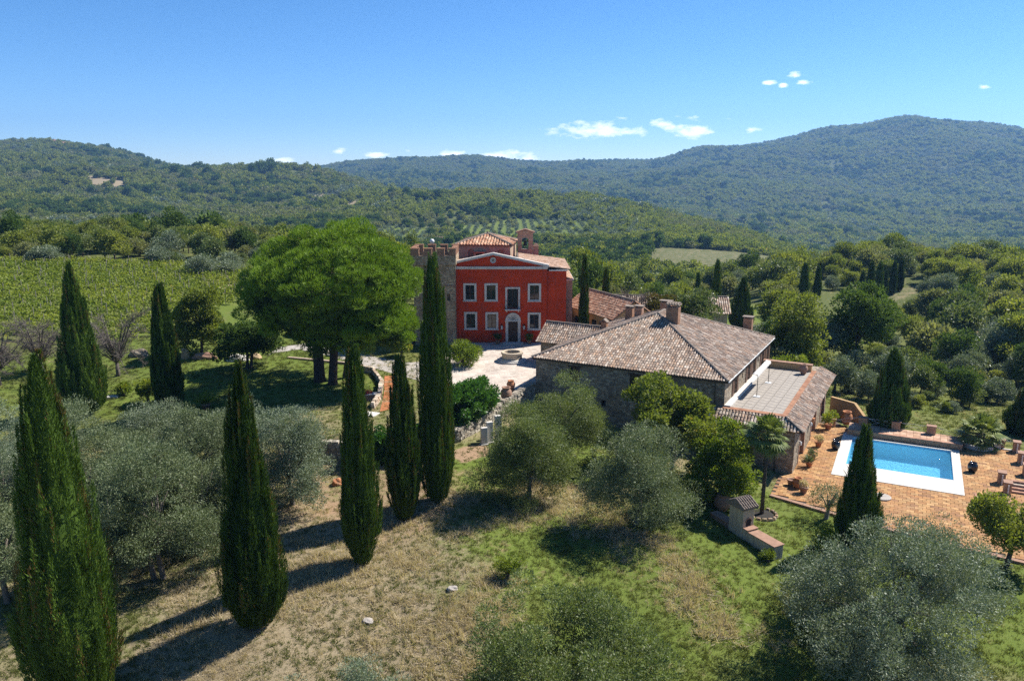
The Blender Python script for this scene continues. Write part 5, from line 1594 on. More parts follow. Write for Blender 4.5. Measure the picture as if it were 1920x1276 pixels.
def pot(name, label, loc, s=1.0, mat='terracotta', shape='jar', group=None, cat='pot', soil=True):
    p = empty(name, loc, random.uniform(0, 6), label, cat, group)
    prof = {'jar': [(.20, 0), (.23, .03), (.36, .30), (.42, .55), (.38, .78), (.27, .90), (.26, .96), (.32, 1.0), (.32, 1.04), (.24, 1.03), (.23, .90)],
            'urn': [(.26, 0), (.28, .03), (.42, .25), (.46, .5), (.40, .72), (.28, .82), (.34, .88), (.34, .93), (.26, .92), (.25, .8)],
            'flower': [(.26, 0), (.28, .02), (.38, .50), (.43, .52), (.43, .62), (.37, .62), (.36, .5)],
            'ball': [(.22, 0), (.28, .03), (.40, .25), (.44, .50), (.41, .72), (.31, .86), (.30, .90), (.34, .92), (.27, .92), (.26, .84)]}[shape]
    b = MB(); b.lathe([(r * s, z * s) for r, z in prof], 20)
    body = b.build('body', M[mat], p, True)
    r, z = prof[-1]
    k = MB(); k.lathe([(r * s * .99, z * s - .03), (0.001, z * s - .02)], 16); k.build('soil', M['interior'], p)
    if shape in ('jar', 'urn'):
        k = MB(); rr = {'jar': .425, 'urn': .465}[shape] * s
        k.lathe([(rr - .01, .52 * s), (rr + .02, .54 * s), (rr - .01, .56 * s)], 20); k.build('band', M[mat], p, True)
    return p


# ------------------------------------------------------------------ well in the courtyard
def build_well():
    wx, wy = 0.0, 93.2
    z = g1(wx, wy) + .04
    w = empty('stone_well', (wx, wy, z), 0, 'round stone well head on stepped base in the courtyard', 'well')
    for r0, z0, z1 in ((1.85, -.1, .14), (1.6, .141, .28)):
        b = MB(); b.lathe([(r0, z0), (r0, z1 - .03), (r0 - .03, z1)], 36); b.build('step', M['white_stone'], w, False)
    b = MB(); b.lathe([(1.28, .281), (1.28, .34), (1.22, .36), (1.22, .82), (1.27, .84), (1.34, .88), (1.34, 1.06), (1.30, 1.10), (1.00, 1.10), (.97, 1.06), (.97, .3)], 36)
    b.build('well_head', plain('well_stone', (0.55, 0.45, 0.32), 0.88, 0.25, 2, 0.3, stain=(0.30, 0.25, 0.19)), w, False)
    b = MB(); b.lathe([(.965, .42), (.001, .425)], 30); b.build('water', M['glass'], w)


build_well()


# ------------------------------------------------------------------ pool and terrace
def pool_materials():
    m, nt, N, L, out = new_mat('pool_mosaic')
    v = coords(N, L)
    b = N.new('ShaderNodeTexVoronoi'); b.inputs['Scale'].default_value = 16; L.new(v, b.inputs['Vector'])
    s = N.new('ShaderNodeSeparateColor'); L.new(b.outputs['Color'], s.inputs[0])
    r = ramp(N, [(0, (0.22, 0.55, 0.78)), (1, (0.42, 0.76, 0.90))]); L.new(s.outputs[0], r.inputs[0])
    finish(nt, out, r.outputs[0], 0.35, None, spec=0.4); M['pool_mosaic'] = m
    m, nt, N, L, out = new_mat('pool_water')
    n1 = noise(N, L, coords(N, L, 'Object', (1, 1, 1)), 3.2, 4, 0.6, 0.8)
    bp = N.new('ShaderNodeBump'); bp.inputs['Strength'].default_value = 0.6; bp.inputs['Distance'].default_value = 0.14; L.new(n1, bp.inputs['Height'])
    tr = N.new('ShaderNodeBsdfTransparent'); tr.inputs['Color'].default_value = (0.72, 0.95, 1.0, 1)
    gl = N.new('ShaderNodeBsdfGlossy'); gl.inputs['Roughness'].default_value = 0.03; L.new(bp.outputs[0], gl.inputs['Normal'])
    df = N.new('ShaderNodeBsdfDiffuse'); df.inputs['Color'].default_value = (0.13, 0.50, 0.78, 1); L.new(bp.outputs[0], df.inputs['Normal'])
    fr = N.new('ShaderNodeFresnel'); fr.inputs['IOR'].default_value = 1.33; L.new(bp.outputs[0], fr.inputs['Normal'])
    m0 = N.new('ShaderNodeMixShader'); m0.inputs[0].default_value = 0.22; L.new(tr.outputs[0], m0.inputs[1]); L.new(df.outputs[0], m0.inputs[2])
    m1 = N.new('ShaderNodeMixShader'); L.new(fr.outputs[0], m1.inputs[0]); L.new(m0.outputs[0], m1.inputs[1]); L.new(gl.outputs[0], m1.inputs[2])
    L.new(m1.outputs[0], out.inputs['Surface']); M['pool_water'] = m
    M['coping'] = plain('coping', (0.56, 0.53, 0.48), 0.75, 0.12, 1.2, 0.1, stain=(0.47, 0.44, 0.39))


pool_materials()
DZ = -5.0


def build_pool():
    p = empty('swimming_pool', (D0[0], D0[1], DZ), DA, 'rectangular blue swimming pool with wide pale stone coping', 'swimming pool')
    wx0, wx1, wy0, wy1 = 1.0, 10.0, 3.45, 11.95
    b = MB(); t = .12; zb = -1.55
    b.box(wx0, wx1, wy0, wy1, zb - .1, zb); b.box(wx0 - t, wx0, wy0 - t, wy1 + t, zb, -.02); b.box(wx1, wx1 + t, wy0 - t, wy1 + t, zb, -.02)
    b.box(wx0, wx1, wy0 - t, wy0, zb, -.02); b.box(wx0, wx1, wy1, wy1 + t, zb, -.02)
    b.build('basin', M['pool_mosaic'], p)
    s = MB()
    for k in range(4): s.box(wx0 + .001, wx0 + 1.3, wy1 - 2.0 + .32 * k, wy1 - .001, zb + .001, zb + .28 + .28 * k)
    s.build('steps', M['pool_mosaic'], p)
    # coping laid as separate slabs
    M1 = {}
    def slab(x0, x1, y0, y1):
        key = (round(x1 - x0, 2), round(y1 - y0, 2))
        if key not in M1:
            q = MB(); hx, hy = (x1 - x0) / 2 - .004, (y1 - y0) / 2 - .004; q.box(-hx, hx, -hy, hy, -.05, .035); M1[key] = q.mesh('coping_slab', M['coping'])
        link('coping_slab', M1[key], p, ((x0 + x1) / 2, (y0 + y1) / 2, .02 + random.uniform(-.001, .002)))
    n = 9
    for i in range(n):
        for j in range(3):
            slab(wx0 + (wx1 - wx0) * i / n, wx0 + (wx1 - wx0) * (i + 1) / n, wy0 - 3.45 + j * 1.15, wy0 - 3.45 + (j + 1) * 1.15)
    for i in range(n): slab(wx0 + (wx1 - wx0) * i / n, wx0 + (wx1 - wx0) * (i + 1) / n, wy1, wy1 + .42)
    m = 10
    for j in range(m):
        ya, yb = (wy1 + 3.45 - wy0 + .42) * j / m, (wy1 + 3.45 - wy0 + .42) * (j + 1) / m
        slab(wx0 - 1.0, wx0, ya, yb); slab(wx1, wx1 + .75, ya, yb)
    # curved run of coping beyond the far left corner
    for k in range(5):
        a0, a1 = R(180 - k * 16), R(180 - (k + 1) * 16)
        cx, cy, r0, r1 = 3.0, wy1 + .44, 2.0, 3.0
        q = MB(); q.prism([(cx + r1 * math.cos(a0), cy + r1 * math.sin(a0)), (cx + r0 * math.cos(a0), cy + r0 * math.sin(a0)), (cx + r0 * math.cos(a1), cy + r0 * math.sin(a1)), (cx + r1 * math.cos(a1), cy + r1 * math.sin(a1))], -.03, .05)
        q.build('coping_slab', M['coping'], p)
    w = MB(); n = 2
    w.add([(wx0, wy0, -.14), (wx1, wy0, -.14), (wx1, wy1, -.14), (wx0, wy1, -.14)], [(0, 1, 2, 3)]); w.build('water', M['pool_water'], p)


build_pool()


def build_deck():
    d = tag(MB().prism([dk(*q) for q in ((-4.2, -7.35), (4.2, -9.85), (13.2, -11.35), (26, -13.3), (26, -.01), (-4.2, -.01))], -5.6, DZ - .052).build('pool_terrace', M['tile_bed']), kind='structure')
    q = MB(); 
    for poly in (((-4.2, 0), (-.02, 0), (-.02, 15.3), (-4.2, 22)), ((10.78, 0), (26, 0), (26, 15.3), (10.78, 15.3)), ((-.02, 12.45), (10.78, 12.45), (10.78, 15.3), (-.02, 15.3))):
        q.prism([dk(*a) for a in poly], -5.6, DZ - .05)
    q.build('terrace_bed', M['tile_bed'], d)
    # terracotta pavers: the ones that show largest are single pieces, the rest one mass
    E1 = [((-4.2, -7.3), (4.2, -9.8)), ((4.2, -9.8), (13.2, -11.3)), ((13.2, -11.3), (26, -13.3))]
    def near_edge(x):
        for (a, b), (c, e) in E1:
            if a <= x <= c: return b + (e - b) * (x - a) / (c - a)
        return 9
    cells = []
    sx, sy = .60, .44
    g = random.Random(4)
    j = 0; y = -13.2
    while y < 15.0:
        x = -4.2 + (.31 if j % 2 else 0)
        while x < 19:
            cx, cy = x + sx / 2, y + sy / 2
            inpool = .02 + sx / 2 < cx < 10.72 - sx / 2 and .02 + sy / 2 < cy < 12.3 + sy / 2
            if not inpool and cy > near_edge(min(cx, 25)) + .45 and not (cy > 12.3 and .3 < cx < 11.1):
                cells.append((cx, cy))
            x += sx
        y += sy; j += 1
    pal = [(0.33, 0.175, 0.068), (0.365, 0.21, 0.086), (0.305, 0.15, 0.058), (0.39, 0.232, 0.102), (0.325, 0.168, 0.066), (0.25, 0.128, 0.060), (0.35, 0.188, 0.074)]
    def show(c):
        X, Y = dk(*c); return Y if abs(X / Y) < .62 else 500
    cells.sort(key=show)
    meshes = []
    for c in pal:
        for k in (.85, 1.0, 1.12):
            q = MB(); q.rbox((0, 0, -.02), (sx - .018, sy - .018, .06), 0, 0, .985, tuple(v * k for v in c)); meshes.append(q.mesh('paver', M['ochre_floor']))
    rest = MB()
    for n, (cx, cy) in enumerate(cells):
        X, Y = dk(cx, cy); zz = DZ + g.uniform(-.006, .006)
        if n < 300:
            o = link('paver', g.choice(meshes), d, (X, Y, zz)); o.rotation_euler = (g.uniform(-.006, .006), g.uniform(-.006, .006), DA + g.uniform(-.008, .008))
        else:
            c = g.choice(pal); k = g.uniform(.82, 1.15)
            rest.rbox((X, Y, zz - .02), (sx - .018, sy - .018, .06), DA + g.uniform(-.008, .008), 0, .985, tuple(v * k for v in c))
    rest.build('paver_field', M['ochre_floor'], d, kind='stuff')
    # edging kerb
    for (a, b) in E1:
        n = int(math.hypot(b[0] - a[0], b[1] - a[1]) / .9)
        for i in range(n):
            p0 = [a[k] + (b[k] - a[k]) * i / n for k in (0, 1)]; p1 = [a[k] + (b[k] - a[k]) * (i + 1) / n for k in (0, 1)]
            c = dk((p0[0] + p1[0]) / 2, (p0[1] + p1[1]) / 2); rz = DA + math.atan2(p1[1] - p0[1], p1[0] - p0[0])
            q = MB(); q.rbox((c[0], c[1], DZ - .10), (math.hypot(p1[0] - p0[0], p1[1] - p0[1]) - .012, .42, .27), rz, 0, .98); q.build('kerb_block', M['old_terracotta'], d)


build_deck()
M['warm_brick'] = brick_mat('warm_brick', (0.50, 0.31, 0.18), (0.42, 0.23, 0.13), (0.48, 0.38, 0.28), 1.0, .30, .09)


def build_raised_walk():
    w = empty('raised_walk', (D0[0], D0[1], DZ), DA, 'raised brick walkway behind the far side of the pool', 'walkway')
    b = MB(); b.box(.4, 11.0, 12.62, 15.3, -.6, .56); b.build('brick_face', M['warm_brick'], w)
    b = MB(); b.box(.35, 11.05, 12.55, 12.95, .561, .63); b.build('coping', M['pink_brick'], w, bevel=.01)
    b = MB()
    g = random.Random(8)
    for i in range(17):
        for j in range(5):
            q = MB(); q.rbox((.7 + i * .62, 13.2 + j * .46, .575), (.60, .44, .05), 0, 0, .98, g.choice([(0.44, 0.28, 0.19), (0.50, 0.33, 0.23), (0.38, 0.23, 0.15)])); q.build('paver', M['ochre_floor'], w)
    # piers and wire rails
    xs = [(-1.4, 15.0, 0), (1.7, 14.9, .6), (4.9, 14.95, .6), (8.2, 15.0, .6), (11.5, 15.3, .0), (14.4, 15.4, .0), (17.4, 15.5, 0)]
    lab = ['square brick pier at the left end of the wire rail behind the pool', 'brick pier behind the far left pool corner in the cypress shade', 'squat brick pier second along the wire rail behind the pool', 'squat brick pier in the middle of the wire rail behind the pool', 'brick pier beside the low palm behind the pool', 'brick pier right of the white block by the low palm', 'brick pier at the far right of the wire rail']
    for (x, y, z), l in zip(xs, lab):
        X, Y = dk(x, y)
        p = empty('brick_pier', (X, Y, DZ + z), DA, l, 'pier', 'brick piers behind the pool')
        b = MB(); b.box(-.42, .42, -.3, .3, -.5, .82); b.build('shaft', M['warm_brick'], p, bevel=.02)
        b = MB(); b.box(-.48, .48, -.36, .36, .821, .90); b.build('cap', M['old_terracotta'], p, bevel=.02)
    r = empty('wire_rail', (D0[0], D0[1], DZ), DA, 'thin crossed metal rail strung between the brick piers behind the pool', 'railing')
    for (a, b_) in zip(xs[:-1], xs[1:]):
        x0, x1 = a[0] + .5, b_[0] - .5; za, zb_ = a[2], b_[2]; y0, y1 = a[1], b_[1]
        q = MB(); q.tube([(x0, y0, za + .78), (x1, y1, zb_ + .78)], .018, 4); q.tube([(x0, y0, za + .12), (x1, y1, zb_ + .78)], .012, 4); q.tube([(x0, y0, za + .78), (x1, y1, zb_ + .12)], .012, 4); q.build('rail_panel', M['white_metal'], r)


build_raised_walk()


def build_pool_furniture():
    # round planter wall for the low palm, white block
    X, Y = dk(12.6, 15.0)
    p = empty('palm_planter', (X, Y, DZ), DA, 'curved white planter wall around the low palm behind the pool', 'planter')
    b = MB()
    for k in range(14):
        a0, a1 = R(100 + k * 15), R(100 + (k + 1) * 15)
        f = lambda r, a: (r * math.cos(a) * 1.0, r * math.sin(a))
        b.prism([f(1.75, a0), f(1.75, a1), f(1.38, a1), f(1.38, a0)], -.3, .42)
    b.build('planter_wall', M['coping'], p)
    b = MB(); b.lathe([(1.38, .25), (.001, .32)], 24); b.build('soil', plain('planter_soil', (0.10, 0.075, 0.05), 0.95, 0.4, 5, 0.6), p)
    X, Y = dk(14.1, 14.9)
    bl = empty('stone_block', (X, Y, DZ), DA + .2, 'small white stone block standing right of the low palm', 'block')
    b = MB(); b.box(-.32, .32, -.3, .3, 0, .62); b.build('block', M['coping'], bl, bevel=.03)
    b = MB(); b.box(-.36, .36, -.34, .34, .621, .70); b.build('top_slab', M['coping'], bl, bevel=.02)
    b = MB(); b.box(14.5, 19, 15.35, 15.7, -.3, .10)
    k = empty('edge_kerb', (D0[0], D0[1], DZ), DA, 'white stone kerb along the far edge right of the palm', 'kerb'); 
    for i in range(5):
        b = MB(); b.box(14.6 + i * .9, 15.49 + i * .9, 14.75, 15.05, -.3, .10); b.build('kerb_block', M['coping'], k)
    # pots
    P = lambda x, y: (*dk(x, y), DZ + .012)
    pot('glazed_jar', 'dark glazed jar on the paving left of the pool', P(-.28, 7.3), .98, 'black_glaze', 'ball', 'dark glazed jars by the pool', 'jar')
    pot('glazed_jar', 'dark glazed jar on the paving right of the pool', P(11.6, 6.6), 1.0, 'black_glaze', 'ball', 'dark glazed jars by the pool', 'jar')
    pot('terracotta_jar', 'big orange terracotta jar with rim at the far left end of the pool', P(.0, 16.2), 1.45, 'terracotta', 'jar', None, 'jar')
    for (x, y, s, sh, l) in ((-2.05, 1.1, .8, 'flower', 'terracotta pot with leafy plant nearest the first loggia arch'), (-2.0, 3.0, .75, 'flower', 'terracotta pot with drooping plant just past the first loggia arch'), (-1.9, 7.3, .85, 'flower', 'terracotta pot with spiky plant before the middle loggia arch'),
                          (-1.8, 8.9, .8, 'flower', 'terracotta pot with bare twigs beside the middle loggia arch'), (-1.6, 13.6, .95, 'flower', 'terracotta pot with yellow leaved plant by the last loggia arch'), (-1.3, 15.6, .9, 'flower', 'terracotta pot with orange flowers at the far loggia corner'),
                          (-2.3, -4.6, 1.0, 'urn', 'tall terracotta urn standing at the near corner of the loggia'), (-1.7, -5.6, .9, 'flower', 'round terracotta pot set out on the paving edge near the loggia corner'), (-2.9, -4.3, .9, 'flower', 'dull terracotta pot tight against the loggia corner')):
        pot('plant_pot', l, P(x, y), s, 'terracotta' if s != .9 else 'old_terracotta', sh, 'pots along the loggia', 'pot')
    X, Y = dk(4.35, -3.6)
    s = empty('sundial', (X, Y, DZ + .012), DA, 'round grey stone disc with small dark figure on the paving before the pool', 'sundial')
    b = MB(); b.lathe([(.78, 0), (.80, .03), (.80, .10), (.72, .13), (.001, .12)], 30); b.build('disc', M['gravel'], s)
    b = MB(); b.tube([(0, 0, .12), (.05, .02, .3), (.22, .05, .38)], [.10, .07, .03], 6); b.tube([(0, 0, .12), (-.12, .1, .25), (-.3, .1, .2)], [.09, .06, .02], 6); b.build('figure', M['bronze'], s)
    # stepped brick piers with white posts down the right side
    for (x, y, l) in ((13.75, 4.75, 'brick pier with white post at the head of the steps right of the pool'), (14.0, 2.3, 'brick pier with white post at the foot of the steps right of the pool'), (15.75, 14.7, 'farthest brick pier with white post on the right edge of the terrace'),
                      (15.85, 11.3, 'middle brick pier with white post on the right edge of the terrace'), (15.95, 7.9, 'nearest brick pier with white post on the right edge of the terrace')):
        X, Y = dk(x, y)
        p = empty('rail_pier', (X, Y, DZ), DA, l, 'pier', 'brick piers with white posts')
        b = MB(); b.box(-.28, .28, -.36, .36, -.1, 1.0); b.build('shaft', M['warm_brick'], p, bevel=.02)
        b = MB(); b.box(-.36, .36, -.44, .44, 1.001, 1.10); b.build('cap', M['old_terracotta'], p, bevel=.02)
        b = MB(); b.tube([(.02, -.55, 0), (.02, -.55, .95)], .055, 8); b.build('post', M['white_metal'], p)
    X, Y = dk(14.3, 3.5)
    st = empty('brick_steps', (X, Y, DZ), DA, 'short flight of terracotta steps rising at the right edge of the terrace', 'steps')
    for k in range(4):
        b = MB(); b.box(.1 + 0 * k, 2.6, -.95 + k * .42, -.55 + k * .42, 0.012, .18 + k * .17); b.build('tread', M['pink_brick'], st, bevel=.015)
    X, Y = dk(12.7, -.9)
    bx = empty('brick_planter', (X, Y, DZ), DA, 'low brown brick planter behind the brownish tree at the right of the terrace', 'planter')
    b = MB(); b.box(-1.3, 1.3, -.5, -.3, 0.01, .55); b.box(-1.3, 1.3, .3, .5, 0.01, .55); b.box(-1.3, -1.1, -.299, .299, 0.01, .55); b.box(1.1, 1.3, -.299, .299, 0.01, .55); b.build('planter_wall', M['pink_brick'], bx)
    b = MB(); b.box(-1.09, 1.09, -.295, .295, .02, .45); b.build('soil', M['interior'], bx)
    # garden wall stepping down from the loggia's far corner
    w = empty('end_wall', (D0[0], D0[1], DZ), DA, 'sloping ochre end wall beyond the far corner of the loggia', 'wall')
    b = MB()
    pts = [(-2.0, 20.2, 1.9), (.6, 18.6, 1.9), (2.0, 17.0, .7), (2.3, 16.4, .6)]
    for (a, c) in zip(pts[:-1], pts[1:]):
        dx, dy = c[0] - a[0], c[1] - a[1]; l = math.hypot(dx, dy); nx_, ny_ = -dy / l * .17, dx / l * .17
        b.add([(a[0] - nx_, a[1] - ny_, -.5), (c[0] - nx_, c[1] - ny_, -.5), (c[0] + nx_, c[1] + ny_, -.5), (a[0] + nx_, a[1] + ny_, -.5), (a[0] - nx_, a[1] - ny_, a[2]), (c[0] - nx_, c[1] - ny_, c[2]), (c[0] + nx_, c[1] + ny_, c[2]), (a[0] + nx_, a[1] + ny_, a[2])],
              [(0, 3, 2, 1), (4, 5, 6, 7), (0, 1, 5, 4), (1, 2, 6, 5), (2, 3, 7, 6), (3, 0, 4, 7)])
    b.build('masonry', M['yellow_plaster'], w, kind=None)
    # jar on the roof terrace
    pot('roof_jar', 'weathered terracotta jar standing at the far end of the roof terrace', (*hs(24.9, 16.6), .14), 1.1, 'old_terracotta', 'jar', None, 'jar')
    # villa door bushes in pots
    for x, l in ((vx(880), 'dark bush in a stone pot left of the villa door'), (vx(1150), 'dark bush in a stone pot right of the villa door')):
        o = pot('door_pot', l, (x, VY - 1.0, g1(x, VY - 1) + .05), .75, 'old_terracotta', 'flower', 'potted bushes at the villa door')
        g = np.random.default_rng(int(abs(x) * 10)); C = crown_centers(g, 14, .5, .5, .42, .95); P_, D_ = clump_points(g, C, .25, 60)
        V, F, r = leaf_quads(P_, D_, .13, .08, g); link('foliage', np_mesh('foliage', V, F, M['dark_leaf'], {'rnd': r}), o)


build_pool_furniture()


# ------------------------------------------------------------------ barbecue on the lawn
def build_barbecue():
    x, y = atz(1388, 1002, -5.1)[:2]
    z = g1(x, y)
    a = math.atan2(53.0 - 56.4, 18.3 - 17.7)
    o = empty('garden_oven', (x, y, z), R(-63), 'rendered masonry barbecue oven with tiled hood and low side benches on the lawn', 'barbecue')
    b = MB(); b.box(-.75, .75, -.55, .55, -.4, 2.35); tw = b.build('chimney_stack', M['cream_plaster'], o, bevel=.03)
    for k in (-.4, .0):
        q = MB(); q.box(k - .05, k + .05, -.58, -.551, .1, 2.3); q.build('rib', M['cream_plaster'], tw)
    b = MB(); b.xprism([(-.95, 2.36), (.95, 2.36), (.95, 2.46), (0, 2.98), (-.95, 2.46)], -.75, .75); b.build('hood', M['ridge_tile'], o)
    tl = MB()
    for s in (-1, 1):
        for i in range(7):
            yy = -.68 + i * .225
            for j in range(3):
                t0, t1 = j / 3, (j + 1.15) / 3
                tl.tube([(s * (.98 - .98 * t0), yy, 2.50 + .54 * t0), (s * (.98 - .98 * min(t1, 1)), yy, 2.47 + .54 * min(t1, 1))], [.085, .07], 6)
    tl.build('hood_tile', M['ridge_tile'], o, kind='stuff')
    b = MB(); n = 10
    b.M = Matrix.Translation((.752, 0, 0)) @ Matrix.Rotation(math.pi / 2, 4, 'Z')
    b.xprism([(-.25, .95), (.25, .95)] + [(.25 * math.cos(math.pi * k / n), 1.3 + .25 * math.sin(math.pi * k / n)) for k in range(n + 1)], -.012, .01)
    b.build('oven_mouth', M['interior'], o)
    b = MB(Matrix.Translation((.755, 0, 0)) @ Matrix.Rotation(math.pi / 2, 4, 'Z'))
    for k in range(n):
        t0, t1 = math.pi * k / n, math.pi * (k + 1) / n
        b.xprism([(.33 * math.cos(t0), 1.3 + .33 * math.sin(t0)), (.33 * math.cos(t1), 1.3 + .33 * math.sin(t1)), (.25 * math.cos(t1), 1.3 + .25 * math.sin(t1)), (.25 * math.cos(t0), 1.3 + .25 * math.sin(t0))], -.03, .012)
    b.build('oven_arch', M['pink_brick'], o)
    b = MB(); b.box(.751, 1.25, -.5, .5, -.4, .85); b.build('hearth', M['cream_plaster'], o, bevel=.02)
    b = MB(); b.box(.76, 1.3, -.55, .55, .851, .92); b.build('hearth_top', M['old_terracotta'], o)
    b = MB(); b.box(1.251, 3.9, -.45, .45, -.6, .72); be = b.build('bench', M['cream_plaster'], o, bevel=.02)
    b = MB(); b.box(1.31, 3.97, -.52, .52, .721, .79); b.build('bench_top', M['old_terracotta'], be, bevel=.01)
    b = MB(); b.box(-3.0, -.751, -.40, .30, -.4, .55); be = b.build('bench', M['pink_brick'], o, bevel=.02)
    b = MB(); b.box(-3.05, -.76, -.46, .36, .551, .62); b.build('bench_top', M['old_terracotta'], be)
    x, y = on(1354, 955)[:2]
    pot('garden_urn', 'large brown clay urn on the grass behind the barbecue', (x, y, g1(x, y)), 1.5, 'old_terracotta', 'urn', None, 'urn')
    # ring of stones round the tall palm
    x, y = on(1428, 964)[:2]
    g = random.Random(3)
    rg = empty('stone_ring', (x, y, g1(x, y)), 0, 'ring of rough stones around the foot of the tall palm', 'stone ring')
    for k in range(15):
        t = 2 * math.pi * k / 15
        q = MB(); q.rbox((1.15 * math.cos(t), 1.15 * math.sin(t), .06), (.42 + g.uniform(-.06, .06), .28, .26), t + 1.57 + g.uniform(-.2, .2), g.uniform(-.1, .1), .75); q.build('stone', M['tower_stone'], rg, bevel=.05)
    b = MB(); b.lathe([(1.0, -.05), (.9, .07), (.001, .1)], 18); b.build('soil', M['interior'], rg)


build_barbecue()


# ------------------------------------------------------------------ garden bits left of the courtyard
def build_garden_bits():
    # white slabs leaning on the retaining wall
    for (u, v, h, l) in ((908, 833, 1.75, 'leftmost and shortest of the white stone slabs propped below the retaining wall'), (918, 829, 2.1, 'middle white stone slab propped below the retaining wall'), (934, 824, 2.5, 'tallest white stone slab half behind the olive below the retaining wall')):
        x, y, z = on(u, v)
        o = empty('stone_slab', (x, y, z), R(22), l, 'stone slab', 'white slabs below the wall')
        b = MB(); b.rbox((0, 0, h / 2 - .2), (.62, .34, h + .2), 0, R(-2)); b.build('shaft', M['white_stone'], o, bevel=.03)
        b = MB(); b.rbox((0, 0, -.02), (.8, .55, .2), 0); b.build('foot', M['white_stone'], o, bevel=.02)
    # clay jars on the retaining wall
    for (u, v, s, sh, l) in ((949, 752, 1.45, 'jar', 'big rusty clay jar on the corner of the courtyard wall'), (958, 738, 1.0, 'urn', 'smaller clay urn on the pillar behind the big rusty jar')):
        x, y = atz(u, v, -1.0)[:2]
        pot('wall_jar', l, (x, y, -.98 if sh == 'jar' else -.45), s, 'old_terracotta' if sh == 'jar' else 'terracotta', sh, None, 'jar')
    x, y = atz(958, 738, -1.0)[:2]
    o = empty('urn_pillar', (x, y, -1.1), .3, 'short rendered pillar carrying the smaller clay urn', 'pillar')
    b = MB(); b.box(-.3, .3, -.3, .3, -.3, .58); b.build('shaft', M['yellow_plaster'], o, bevel=.02); b = MB(); b.box(-.38, .38, -.38, .38, .581, .645); b.build('cap', M['old_terracotta'], o)
    # seat with red flowers by the curved wall
    x, y, z = on(690, 750)
    o = empty('flower_trough', (x, y, z), .2, 'brick trough with red flowers at the end of the curved wall', 'trough')
    b = MB(); b.box(-.9, .9, -.35, .35, -.1, .65); b.build('trough', M['brown_brick'], o, bevel=.02)
    b = MB(); b.box(-.95, .95, -.4, .4, .651, .72); b.build('rim', M['white_stone'], o)
    g = np.random.default_rng(5); C = crown_centers(g, 9, .7, .3, .25, .9); P_, D_ = clump_points(g, C, .2, 50); V, F, r = leaf_quads(P_, D_, .12, .09, g)
    link('flower', np_mesh('flower', V, F, foliage('red_flower', (0.35, 0.02, 0.02), (0.5, 0.04, 0.03), 0.2), {'rnd': r}), o)
    x, y, z = on(682, 775)
    o = empty('step_slab', (x, y, z), -.4, 'pale flat stone slab at the foot of the brick path', 'slab'); b = MB(); b.box(-1.5, 1.5, -.6, .6, -.1, .12); b.build('slab', M['white_stone'], o, bevel=.03)
    # boulders and bits of masonry on the lawn
    M['ochre_stone'] = plain('ochre_stone', (0.40, 0.29, 0.17), 0.92, 0.3, 2, 0.5)
    def boulder(u, v, sx, sy, sz, label, mat='ochre_stone', name='boulder', cat='boulder', rz=0):
        x, y, z = on(u, v); gg = np.random.default_rng(int(u))
        bm = __import__('bmesh').new(); __import__('bmesh').ops.create_icosphere(bm, subdivisions=3, radius=1.0)
        for q in bm.verts:
            p = q.co; k = 1 + .16 * math.sin(3.1 * p.x + u) * math.cos(2.7 * p.y + v) + .10 * math.sin(6 * p.z + 4 * p.x)
            q.co = Vector((p.x * sx * k, p.y * sy * k, max(p.z, -.5) * sz * k))
        me = bpy.data.meshes.new(name); bm.to_mesh(me); bm.free(); me.materials.append(M[mat])
        o = link(name, me, None, (x, y, z + sz * .35), rz); tag(o, label, cat)
    boulder(349, 672, .55, .35, 1.0, 'upright ochre boulder on the lawn right of the middle cypress')
    boulder(262, 668, 1.3, .5, .7, 'dark flat stone block on the lawn left of the middle cypress', 'grey_rubble')
    boulder(385, 672, 1.7, .6, .55, 'long low rock under the dark spreading tree', 'pink_brick')
    boulder(445, 676, 1.5, .6, .6, 'pale pinkish rock beneath the dark spreading tree', 'white_stone')
    boulder(480, 672, .8, .6, .5, 'small pinkish rock at the drive end under the spreading tree', 'ochre_stone')
    boulder(848, 1105, .36, .26, .18, 'pale stone lying in the dry grass of the slope', 'gravel')
    boulder(690, 1165, .38, .3, .14, 'grey stone half buried in dry grass near the bottom', 'gravel')
    boulder(632, 908, .45, .4, .4, 'rusty orange stone behind the third cypress', 'terracotta')
    x, y, z = on(208, 745); o = empty('flat_stone', (x, y, z), .2, 'white flat stone lying on the lawn behind the leftmost cypresses', 'stone'); b = MB(); b.rbox((0, 0, .08), (1.6, .8, .2), 0, 0, .85); b.build('slab', M['white_stone'], o, bevel=.05)
    x, y, z = on(258, 620); o = empty('garden_chair', (x, y, z), .8, 'white garden chair on the grass beyond the bare tree', 'chair')
    b = MB(); b.box(-.3, .3, -.3, .3, .42, .47); b.build('seat', M['white_metal'], o); b = MB(); b.box(-.3, .3, .26, .3, .471, 1.0); b.build('backrest', M['white_metal'], o)
    for sx in (-.27, .27):
        for sy in (-.27, .27): b = MB(); b.tube([(sx, sy, 0), (sx, sy, .42)], .025, 5); b.build('leg', M['white_metal'], o)
    # lamp post by the drive
    x, y, z = on(522, 606)
    o = empty('lamp_post', (x, y, z), 0, 'slim dark lamp post with white globe beside the green bank', 'lamp post')
    b = MB(); b.tube([(0, 0, -.2), (0, 0, 2.6)], .05, 6); b.lathe([(.12, 0), (.1, .2), (.05, .25)], 8); b.build('post', M['iron'], o)
    b = MB(); b.lathe([(.02, -.2), (.16, -.12), (.2, 0), (.16, .12), (.02, .2)], 12, (0, 0, 2.8)); b.build('globe', M['white_metal'], o, True)
    # low kerb along the drive
    x0, y0 = on(540, 671)[:2]; x1, y1 = on(655, 683)[:2]
